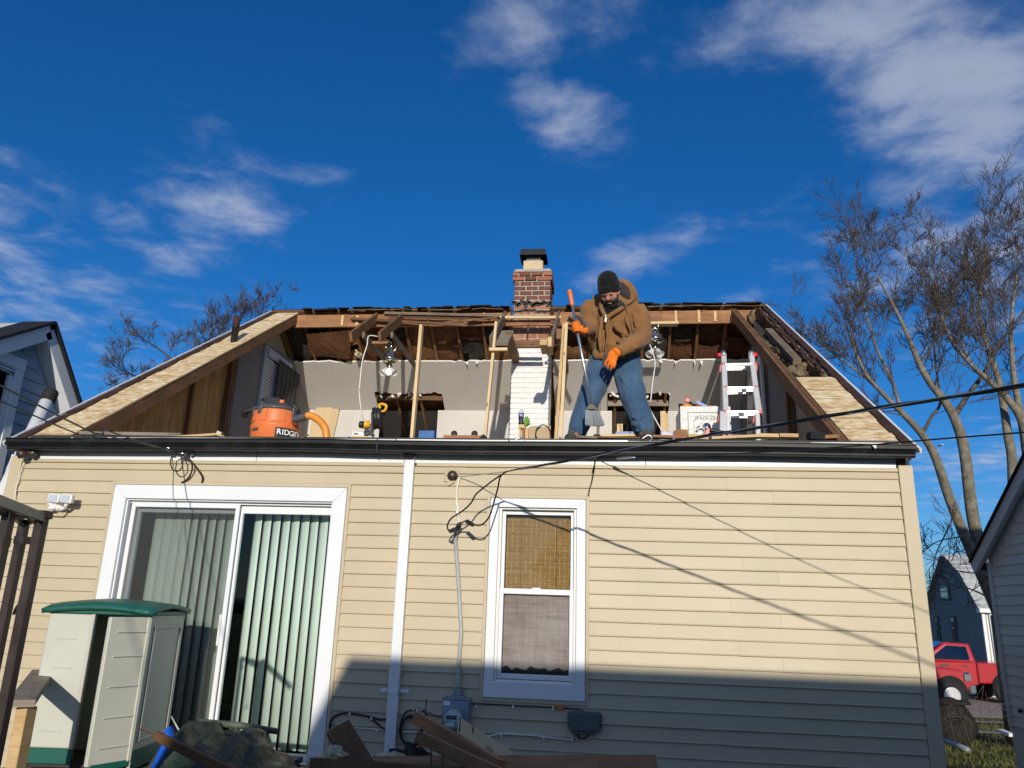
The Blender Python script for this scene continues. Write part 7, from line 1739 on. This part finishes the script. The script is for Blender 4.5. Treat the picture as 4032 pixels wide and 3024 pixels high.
for (ya,yb2) in ((pk.y,5.6),(pk.y,-3.8)):
    q=G(); q.beam((xn+.10,ya,zl(ya)-.12),(xn+.10,yb2,zl(yb2)-.12),.20,.20,(0,0,1)); q.build('rake_board','white_vinyl',t)
    q=G(); q.beam((xn+.02,ya,zl(ya)+.0),(xn+.02,yb2,zl(yb2)+.0),.46,.035,(0,0,1)); q.build('roof_edge','shingle_black',t)
    q=G(); sg=1 if yb2>ya else -1; q.add([(xn+.2,ya,zl(ya)),(xn+.2,yb2,zl(yb2)),(xn-6,yb2,zl(yb2)),(xn-6,ya,zl(ya))],[(0,1,2,3)]); q.build('roof','roof_grey',t)
wd=G(); wd.box(xn-.02,xn+.05,WY1-.14,WY1,1.6,WT); w1=wd.build('window','white_vinyl',t,bevel=.01)
q=G(); q.box(xn-.02,xn+.05,WY0,WY1,WT,WT+.14); q.build('frame','white_vinyl',w1); q=G(); q.box(xn-.02,xn+.04,WY1-.22,WY1-.145,1.6,WT-.06); q.build('frame','white_vinyl',w1)
q=G(); q.box(xn-.02,xn+.04,WY0,WY1-.145,WT-.08,WT-.005); q.build('frame','white_vinyl',w1)
q=G(); q.box(xn-.04,xn+.0,WY0,WY1-.2,1.6,WT-.06); q.build('pane','pane_dark',w1)
for i in range(5):
    p=PX(8,775+i*7,xn+.03); q=G(); q.box(xn+.02,xn+.04,p.y-.3,p.y+.25,p.z-.012,p.z); q.build('vent_slat','tile_dark',t)
# pipe standing between the houses, crumpled plastic at the corner
a=PX(112,845,-5.45); b2=PX(60,955,-5.40); t=thing('white_pipe','stained white pipe with a black rubber cap leaning beyond the left eave','pipe',b2)
q=G(); d=(a-b2).normalized(); q.tube([b2-d*2.2,a-d*.12],.062,16); q.build('pipe','white_paint',t); q=G(); q.tube([a-d*.14,a-d*.01,a],[.068,.068,.06],16); q.build('rubber_cap','rubber',t)
q=G(); r=random.Random(6); vs=[];fs=[]
for i in range(9):
    for j in range(5):
        p=P(30-i*7.5+j*7,985+i*15,.35); vs.append(p+V((r.uniform(-.03,.03),r.uniform(-.05,.05),r.uniform(-.02,.02))))
for i in range(8):
    for j in range(4): fs.append((i*5+j,i*5+j+1,(i+1)*5+j+1,(i+1)*5+j))
q.add(vs,fs,None,True); single(q,'plastic_sheet','bag_paper','crumpled white plastic sheet hanging beside the left corner post','plastic sheet')
# --- right neighbour: gable wall in shade
xr=5.0; ec=PX(2135,1205,xr); bt=PX(2188,1567,xr); sl2=.66
t=thing('grey_house','blue grey lap sided neighbour house in shade at the right edge','house',(xr+2,1,0))
def zr(y): return ec.z+(ec.y-y)*sl2
q=G(); q.prism([(xr,ec.y,.0),(xr,ec.y,ec.z),(xr,-.5,zr(-.5)),(xr,-4,zr(-.5)-2.2),(xr,-4,0)],(.1,0,0)); q.build('wall','trim_grey',t)
def clipR(z0_,z1_):
    y1_=ec.y-.06-max(0,(z1_-ec.z+.06))/sl2; return [(-2.5,y1_)]
lap(xr,-2.5,ec.y,bt.z,zr(0),.118,-1,'grey_siding',t,clipR)
q=G(); q.box(xr-.03,xr+.02,ec.y-.07,ec.y+.01,bt.z-.02,ec.z-.06); q.build('corner_post','trim_grey',t,bevel=.004)
q=G(); q.beam((xr-.10,ec.y+.18,ec.z-.12),(xr-.10,-.5,zr(-.5)),.05,.15,(0,0,1)); q.build('rake_board','trim_grey',t)
q=G(); q.beam((xr-.12,ec.y+.22,ec.z-.045),(xr-.12,-.5,zr(-.5)+.085),.07,.022,(0,0,1)); q.build('roof_edge','shingle_black',t)
q=G(); q.beam((xr-.06,ec.y+.18,ec.z-.10),(xr-.06,-.5,zr(-.5)+.03),.12,.012,(0,0,1)); q.build('soffit','trim_grey',t)
q=G(); q.add([(xr-.14,ec.y+.25,ec.z-.06),(xr+7,ec.y+.25,ec.z-.06),(xr+7,-.5,zr(-.5)+.08),(xr-.14,-.5,zr(-.5)+.08)],[(0,1,2,3)]); q.build('roof','roof_grey',t)
p=PX(2137,1225,xr); q=G(); q.obox((xr-.05,ec.y+.16,ec.z-.10),(.12,.12,.10)); q.build('gutter_end','shingle_black',t)
p=PX(2207,1536,xr-.02); q=G(); q.lathe([(.022,0),(.022,.04)],p,(-1,0,0),10); q.build('faucet','black_plastic',t)
# --- far house with a steep grey roof
yc=24.0; cr=P(2122,1325,yc); xf=cr.x; et=P(2106,1319,yc).z; zg=-.5
yd=PX(2003,1330,xf).y; ym=(yc+yd)/2; pz=PX(2040,1203,xf); 
t=thing('far_house','dark grey gabled house with pale shingle roof behind the red trucks','house',(xf+4,ym,zg))
k1=PX(2110,1318,xf); kk=[(yc,zg),(yc,et),(yc+.9,et+1.25),(ym-.3,pz.z),(ym+.3,pz.z),(yd-.9,et+1.25),(yd,et),(yd,zg)]
q=G(); q.prism([(xf,y,z) for y,z in kk],(.12,0,0)); q.build('gable_wall','dark_siding',t)
for (xa_,xb_) in ((0,.42),(.42,9)):
    q=G(); q.box(xf+.12+xa_,xf+.12+xb_,yc,yc+.2,zg,et); q.build('front_wall','white_paint' if xa_==0 else 'stone_tan',t)
r=random.Random(11)
zz=zg+1.0
while zz<et-.2:
    hh=r.uniform(.32,.5); x=xf+.56
    while x<xf+3.4:
        w2=r.uniform(.35,.7); q=G(); n=8; pl=[(x+w2/2+(w2/2-.03)*math.cos(2*math.pi*i/n+.3)*r.uniform(.86,1.05),yc-.05,zz+hh/2+(hh/2-.02)*math.sin(2*math.pi*i/n+.3)*r.uniform(.86,1.08)) for i in range(n)]
        q.prism(pl[::-1],(0,.06,0)); q.build('stone','stone_tan' if r.random()>.07 else 'white_paint',t); x+=w2*.96
    zz+=hh*.94
q=G(); q.box(xf+.45,xf+9,yc-.10,yc-.0,zg,zg+.95); q.build('foundation','concrete',t)
q=G(); q.box(xf-.05,xf+.06,yc-.06,yc+.02,zg,et); q.build('corner_trim','white_paint',t)
q=G(); q.tube([(xf+.25,yc-.05,zg+.3),(xf+.22,yc-.05,et)],.05,8); q.build('downspout','white_paint',t)
q=G(); q.box(xf-.2,xf+9,yc-.28,yc-.02,et-.06,et+.08); q.build('gutter','white_paint',t)
rows=[(yc-.2,et+.05),(yc+.9,et+1.3),(ym-.2,pz.z+.08)]
for (a,b2) in zip(rows[:-1],rows[1:]):
    n=5
    for i in range(n):
        y0=a[0]+(b2[0]-a[0])*i/n; z0=a[1]+(b2[1]-a[1])*i/n; y1=a[0]+(b2[0]-a[0])*(i+1)/n; z1=a[1]+(b2[1]-a[1])*(i+1)/n
        q=G(); q.add([(xf-.2,y0,z0+.03),(xf+9,y0,z0+.03),(xf+9,y1,z1),(xf-.2,y1,z1),(xf-.2,y0,z0-.05),(xf+9,y0,z0-.05)],[(0,1,2,3),(4,5,1,0)]); q.build('roof_course','roof_grey',t)
q=G(); q.add([(xf-.2,ym,pz.z+.08),(xf+9,ym,pz.z+.08),(xf+9,yd,et),(xf-.2,yd,et)],[(0,1,2,3)]); q.build('roof_back','roof_grey',t)
q=G(); p=P(2165,1255,yc+1.6); q.obox((p.x,p.y-.3,p.z),(.5,.4,.35)); q.build('roof_vent','tile_dark',t)
def fwin(px0,py0,px1,py1,nm):
    a=PX(px0,py0,xf-.02); b3=PX(px1,py1,xf-.02); y0,y1=min(a.y,b3.y),max(a.y,b3.y); z0,z1=min(a.z,b3.z),max(a.z,b3.z)
    q=G(); q.box(xf-.05,xf-.001,y0,y1,z0,z1); o=q.build('window','dark_trim',t); q=G(); q.box(xf-.06,xf-.051,y0+.12,y1-.12,z0+.08,z1-.08); q.build('pane','pane_dark',o); q=G(); q.box(xf-.065,xf-.055,y0+.1,y1-.1,(z0+z1)/2-.02,(z0+z1)/2+.02); q.build('mullion','trim_grey',o)
plain('dark_trim',(.10,.105,.10),.6,.3)
fwin(2020,1330,2033,1383,1); fwin(2053,1330,2070,1385,2); fwin(2029,1262,2054,1296,3)
a=P(2152,1346,yc-.06); b3=P(2166,1395,yc-.06); q=G(); q.box(a.x,a.x+.9,yc-.09,yc-.055,b3.z,a.z); o=q.build('window','white_vinyl',t); q=G(); q.box(a.x+.12,a.x+.8,yc-.10,yc-.091,b3.z+.1,a.z-.1); q.build('pane','pane_dark',o)
# --- red pickup trucks
def truck(loc,rotz,label):
    t=thing('pickup_truck',label,'pickup truck',(0,0,0),'red pickup trucks on the back street')
    def side(poly,y0,y1,name,mat,bev=.04,par=None):
        q=G(); q.prism([(x,y0,z) for x,z in poly],(0,y1-y0,0)); return q.build(name,mat,par or t,bevel=bev,seg=2)
    side([(-2.75,.62),(-2.75,1.28),(-.62,1.30),(-.62,.62)],-.96,.96,'bed','car_red')
    side([(-.60,.55),(-.60,1.32),(.62,1.30),(1.30,1.27),(2.40,1.17),(2.62,1.05),(2.66,.72),(2.5,.55)],-.98,.98,'body','car_red',.05)
    cabp=[(-.60,1.322),(-.52,1.92),(.30,1.95),(.62,1.88),(1.22,1.30)]
    q=G(); top=[(-.60,1.30,.96),(-.50,1.90,.80),(.32,1.93,.80),(1.22,1.30,.93)]
    vs=[(x,-w_,z) for x,z,w_ in top]+[(x,w_,z) for x,z,w_ in top]; q.add(vs,[(0,3,2,1),(4,5,6,7),(0,1,5,4),(1,2,6,5),(2,3,7,6),(3,0,4,7)]); q.build('cab','car_red',t,bevel=.05,seg=2)
    for s in (-1,1):
        q=G(); f=lambda x,z: (x,s*(.955-(z-1.30)*.245+.012),z); pl=[f(-.40,1.36),f(-.36,1.80),f(.28,1.82),f(.86,1.40),f(.86,1.36)]; q.add(pl if s<0 else pl[::-1],[tuple(range(5))]); q.build('side_window','pane_dark',t).modifiers.new('s','SOLIDIFY').thickness=.01
        q=G(); q.box(-.30,-.12,s*.985-.012,s*.985+.012,1.15,1.19); q.build('door_handle','tile_dark',t)
        q=G(); q.box(.30,.62,s*.985-.008,s*.985+.008,1.14,1.20); q.build('badge','tile_dark',t)
        q=G(); q.box(-.62,-.60,s*.985-.004,s*.985+.004,.62,1.30); q.build('door_gap','tile_dark',t)
        q=G(); q.obox((2.52,s*.84,.96),(.26,.34,.30)); q.build('headlight','chrome',t,bevel=.05)
        q=G(); q.obox((1.0,s*1.08,1.34),(.14,.20,.18)); q.build('mirror','tile_dark',t,bevel=.03)
        for wx_,nm in ((2.0,'f'),(-1.5,'r')):
            q=G(); q.lathe([(.0,-.0),(.50,0),(.50,.06),(.0,.06)],(wx_,s*.955,.50),(0,s,0),26); q.build('wheel_arch','rubber',t)
            q=G(); q.lathe([(.24,-.02),(.40,-.02),(.415,.03),(.415,.20),(.40,.235),(.26,.25),(.24,.2)],(wx_,s*.80,.415),(0,s,0),30); wl=q.build('tyre','rubber',t)
            q=G(); q.lathe([(.0,.15),(.23,.15),(.255,.22),(.24,.235),(.215,.20)],(wx_,s*.80,.415),(0,s,0),28); 
            q.build('rim','dark_plastic',wl)
            for k in range(6):
                a=2*math.pi*k/6; d=V((math.cos(a),0,math.sin(a))); q=G(); q.beam(V((wx_,s*1.02,.415))+d*.03,V((wx_,s*1.03,.415))+d*.235,.03,.085,d.cross(V((0,1,0)))); q.build('spoke','alloy',wl)
            q=G(); q.lathe([(.235,.21),(.255,.245),(.235,.245)],(wx_,s*.80,.415),(0,s,0),28); q.build('rim_lip','alloy',wl)
    q=G(); q.obox((2.66,0,.62),(.22,1.96,.30)); q.build('bumper','bumper_grey',t,bevel=.05)
    q=G(); q.obox((2.66,0,.95),(.06,1.2,.26)); q.build('grille','bumper_grey',t,bevel=.02)
    q=G(); q.add([(.34,-.74,1.90),(.34,.74,1.90),(1.16,.84,1.35),(1.16,-.84,1.35)],[(0,3,2,1)]); o=q.build('windshield','pane_dark',t); o.location=(.035,0,.035)
    q=G(); q.obox((-2.8,0,.62),(.16,1.9,.22)); q.build('bumper','bumper_grey',t,bevel=.04)
    t.location=loc; t.rotation_euler=(0,0,rotz); t.scale=(.93,.93,.93); return t
wn=P(2058,1497,19.0)
truck((wn.x-1.86,20.0,-.485),0,'near red pickup truck nosing out from behind the house corner')
w2=P(2172,1497,21.7)
truck((w2.x-1.4,22.4,-.485),math.pi,'farther red pickup truck showing its cab and bed side')
# --- yard between the houses
t=thing('tree_stump','dark tree stump with vine stems beside the right house corner','stump',P(2058,1560,11))
p=P(2058,1562,11.0); zt3=P(2058,1512,11.0).z; q=G(); n=18; rs=[.46,.40,.36,.35]; prof=[]
q=lump(p.x,11.0,(p.z+zt3)/2-.25,.42,.42,(zt3-p.z)/2+.30,'x','x',None,15,22,14,.10,False,G()); q.build('trunk','stump_bark',t)
q=G(); q.lathe([(.36,0),(.34,.05),(0,.055)],(p.x,11.0,zt3-.06),(0,0,1),18); q.build('cut_top','stump_bark',t)
r=random.Random(5); q=G()
for i in range(14):
    b4=V((p.x+r.uniform(-.3,.9),10.4+r.uniform(-1.2,.3),gz(0,10)+.0)); q.tube(cat_pts([b4,b4+V((r.uniform(-.3,.3),r.uniform(-.2,.2),r.uniform(.3,.7))),b4+V((r.uniform(-.6,.6),r.uniform(-.3,.3),r.uniform(.4,1.1)))],4),.004,4)
single(q,'dry_stems','twig','thin dry vine stems round the dark stump','vine')
g=G(); a=P(2160,1578,8.5); b3=P(2186,1588,8.2); g.beam(a,b3,.10,.05); single(g,'fallen_gutter','white_paint','white length of gutter lying on the dark ground by the grey house','gutter')
g=G(); a=P(2000+ (3400+800/1.476-3645.6)/1.8228*0+45,1598,8.6); 
a=PZ(2045,1600,gz(0,9)+.04); b3=PZ(2090,1620,gz(0,9)+.04); g.tube([a,b3],.05,8); single(g,'garden_pole','grey_metal','grey pole lying at the edge of the lawn','pole')
# concrete walk strips crossing the yard
for (ya,yb2) in ((12.6,13.1),(15.3,15.8)):
    g=G(); g.add([(2.6,ya,gz(0,ya)+.03),(14,ya+.3,gz(0,ya)+.03),(14,yb2+.3,gz(0,yb2)+.03),(2.6,yb2,gz(0,yb2)+.03)],[(0,1,2,3)]); g.build('path','concrete',kind='structure')
# grass on the strip of lawn that shows
q=G(); r=random.Random(9)
for i in range(9000):
    x=r.uniform(3.0,9.5); y=r.uniform(5.0,12.5)
    if r.random()<.25: x,y=r.uniform(5,13),r.uniform(12,17.5)
    z=gz(x,y); h=r.uniform(.03,.10); a=r.uniform(0,6.28); dx,dy=math.cos(a)*.012,math.sin(a)*.012; lx_,ly_=r.uniform(-.05,.05),r.uniform(-.05,.05)
    q.add([(x-dx,y-dy,z),(x+dx,y+dy,z),(x+lx_,y+ly_,z+h)],[(0,1,2)])
o=q.build('grass','grass_blade',kind='stuff'); o['label']='short winter grass on the side yard'; o['category']='grass'
# --- garage behind the photographer: its roof throws the shade across the foot of the wall
gy=-10.3; zsh=P(1500,1450,0).z; hr=zsh+abs(gy)*math.tan(SUN_EL)/math.cos(SUN_AZ); xg0=P(722,1420,0).x+abs(gy)*math.tan(SUN_AZ)
t=thing('garage','pale sided garage with a low hipped roof behind the photographer','garage',(xg0+5,gy,0))
q=G(); q.box(xg0-.3,xg0+12,gy-2.6,gy+2.6,0,hr-1.3); q.build('wall','siding',t)
q=G(); q.add([(xg0-.50,gy-3,hr-1.35),(xg0+12.3,gy-3,hr-1.35),(xg0+12.3,gy+3,hr-1.35),(xg0-.50,gy+3,hr-1.35),(xg0+.12,gy,hr),(xg0+12,gy,hr)],[(0,1,5,4),(2,3,4,5),(3,0,4),(1,2,5),(0,3,2,1)]); q.build('roof','roof_grey',t)
# --- bare trees
def grow(g,p,d,L,r0,lvl,rr,up,spread,mn=.004,seg=4):
    pts=[p]; rs=[r0]; dd=d.normalized(); q=p
    for i in range(seg):
        dd=(dd+V((rr.uniform(-.22,.22),rr.uniform(-.22,.22),rr.uniform(-.14,.2)+up*.10))).normalized(); q=q+dd*(L/seg); pts.append(q); rs.append(max(mn,r0*(1-.72*(i+1)/seg)))
    g.tube(pts,rs,5 if r0>.03 else 3,caps=False)
    if lvl<=0: return
    nb=rr.randint(3,5) if lvl>1 else rr.randint(4,7)
    for k in range(nb):
        f=.25+.75*(k+rr.random()*.7)/nb; i=min(seg-1,int(f*seg)); b=pts[i].lerp(pts[i+1],min(1,f*seg-i))
        base_d=(pts[i+1]-pts[i]).normalized(); ax=base_d.orthogonal().normalized(); ax.rotate(Matrix.Rotation(rr.uniform(0,6.28),3,base_d)) if False else None
        a=base_d.orthogonal().normalized(); a=Matrix.Rotation(rr.uniform(0,6.283),3,base_d)@a
        nd=(base_d*math.cos(spread)+a*math.sin(spread)*rr.uniform(.7,1.15)+V((0,0,up*.35))).normalized()
        grow(g,b,nd,L*rr.uniform(.40,.72),max(mn,r0*.58),lvl-1,rr,up,spread,mn,seg if lvl>1 else 3)
def limb(t,pts,r0,r1,mat,g2,rr,lvl,L,up,spread,dens,mn,start=.15,outx=0.0):
    cp=cat_pts(pts,5); n=len(cp); rs=[r0+(r1-r0)*(i/(n-1))**.8 for i in range(n)]
    q=G(); q.tube(cp,rs,9,caps=True); q.build('limb',mat,t)
    tot=sum((cp[i+1]-cp[i]).length for i in range(n-1)); k=int(tot*dens)
    for j in range(k):
        f=start+(1-start)*(j+rr.random())/k; x=f*(n-1); i=min(n-2,int(x)); b=cp[i].lerp(cp[i+1],x-i); dd=(cp[i+1]-cp[i]).normalized()
        a=Matrix.Rotation(rr.uniform(0,6.283),3,dd)@dd.orthogonal().normalized()
        nd=(dd*.55+a*.8+V((outx,0,up*.4))).normalized(); sc=1-.35*f
        grow(g2,b,nd,L*sc*rr.uniform(.7,1.2),max(mn*1.6,min(.03,rs[i]*.30)),lvl,rr,up,spread,mn)
    grow(g2,cp[-1],(cp[-1]-cp[-2]),L*.8,max(mn,r1),lvl,rr,up,spread,mn)
F=lambda x,y: (1645.8+.3472*x,384+.3472*y)
rr=random.Random(21)
yt=10.5
t=thing('bare_tree','tall bare maple tree spreading its limbs above the right rake','tree',P(2165,1330,yt))
tw=G()
def TL_(pts,r0,r1,dy=0,**k):
    n=len(pts); limb(t,[P(*(F(x,y)),yt+dy*i/n) for i,(x,y) in enumerate(pts)],r0*.60,r1*.55,k.get('mat','bark_light'),tw,rr,k.get('lvl',3),k.get('L',1.5)*1.0,.35,.66,k.get('dens',1.5)*1.25,.0048,k.get('start',.2))
TL_([(1500,2720),(1330,2200),(1260,1700),(1200,1500),(1130,1380),(1050,1280),(980,1160),(920,1010),(870,900),(800,760),(740,650),(700,560)],.23,.02,-.6,start=.42)
TL_([(1490,2750),(1200,2080),(1080,1740),(990,1590),(870,1460),(740,1330),(640,1210),(560,1020),(520,900)],.20,.02,-1.2,start=.45,L=1.4)
TL_([(1200,1480),(1290,1340),(1380,1220),(1440,1100),(1530,960),(1631,830),(1680,720)],.10,.03,.4,mat='bark')
TL_([(1500,2700),(1560,2300),(1560,1800),(1530,1600),(1500,1400),(1470,1250),(1390,1000),(1350,850),(1360,700),(1380,500),(1380,330)],.22,.018,.8,start=.45)
TL_([(1620,2500),(1660,1900),(1631,1560),(1540,1390),(1420,1270),(1300,1160),(1180,1010),(1100,800),(1080,640)],.20,.02,-.4,start=.45)
TL_([(1620,2400),(1650,1800),(1600,1430),(1570,1250),(1550,1000),(1560,800),(1590,560),(1590,400)],.18,.02,1.0,start=.45,L=1.6)
TL_([(870,1460),(800,1240),(720,1080),(680,950),(640,820),(600,600),(570,450)],.07,.016,-.3,L=1.2,dens=1.6)
TL_([(740,1330),(640,1240),(560,1180),(460,1110),(380,1040),(300,960)],.06,.016,-.2,L=1.0,dens=1.7)
TL_([(1000,1590),(1060,1480),(1110,1390),(1080,1150),(1070,950),(1110,760)],.07,.018,.2,mat='bark',L=1.2)
TL_([(980,1160),(1060,1040),(1120,930),(1180,700),(1240,560)],.05,.014,.5,L=1.1)
TL_([(640,1210),(600,1090),(560,900),(540,700),(520,560)],.045,.013,-.4,L=1.0)
TL_([(800,760),(860,600),(900,420),(915,300)],.03,.010,.2,L=.8,dens=2)
TL_([(1300,1160),(1240,1000),(1240,800),(1270,600)],.05,.014,.3,L=1.1)
# drooping low branches over the far house
for pts in ([(1330,2200),(1250,2230),(1100,2260),(1000,2330)],[(1480,2650),(1300,2560),(1150,2540),(1020,2600)],[(1500,2600),(1400,2480),(1200,2440),(1050,2350)],[(1200,2080),(1150,2200),(1080,2350),(1060,2500)]): TL_(pts,.035,.012,-.8,L=.8,dens=2.2,start=.2,lvl=2)
tk=G(); tk.tube([V((P(*F(1500,2720),yt).x+.15,yt,gz(0,yt)-.1)),P(*F(1500,2720),yt)],[.38,.22],12); tk.build('trunk','bark_light',t)
o=tw.build('twigs','twig',t); o['kind']='stuff'
rr=random.Random(33); yl=15.0
t=thing('bare_tree','bare leafless tree rising behind the left slope of the roof','tree',P(430,960,yl)); tw=G()
for pts,r0 in (([(430,1000),(415,830),(370,775),(315,735)],.16),([(430,1000),(440,820),(440,770),(455,725)],.15),([(432,1000),(470,800),(500,735),(520,685)],.14),([(432,1000),(500,800),(550,715),(578,665)],.14),([(420,1000),(340,850),(295,815),(275,805)],.12)):
    limb(t,[P(x,y,yl+rr.uniform(-.5,.5)) for x,y in pts],r0*.55,.014,'bark',tw,rr,3,1.0,.3,.72,1.5,.0055,.4)
tk=G(); tk.tube([V((P(430,1000,yl).x,yl,-.6)),P(430,1000,yl)],[.4,.3],12); tk.build('trunk','bark',t)
o=tw.build('twigs','twig',t); o['kind']='stuff'
# utility pole far behind the right trees
x=P(2163,1190,30).x; t=thing('utility_pole','distant wooden utility pole with a crossarm behind the trees','utility pole',(x,30,-.5)); q=G(); q.tube([(x,30,-.5),(x,30,P(2163,1178,30).z)],[.16,.11],8); q.build('pole','bark',t); q=G(); z=P(2163,1192,30).z; q.beam((x-1.1,30,z),(x+1.1,30,z),.1,.12); q.build('crossarm','bark',t)
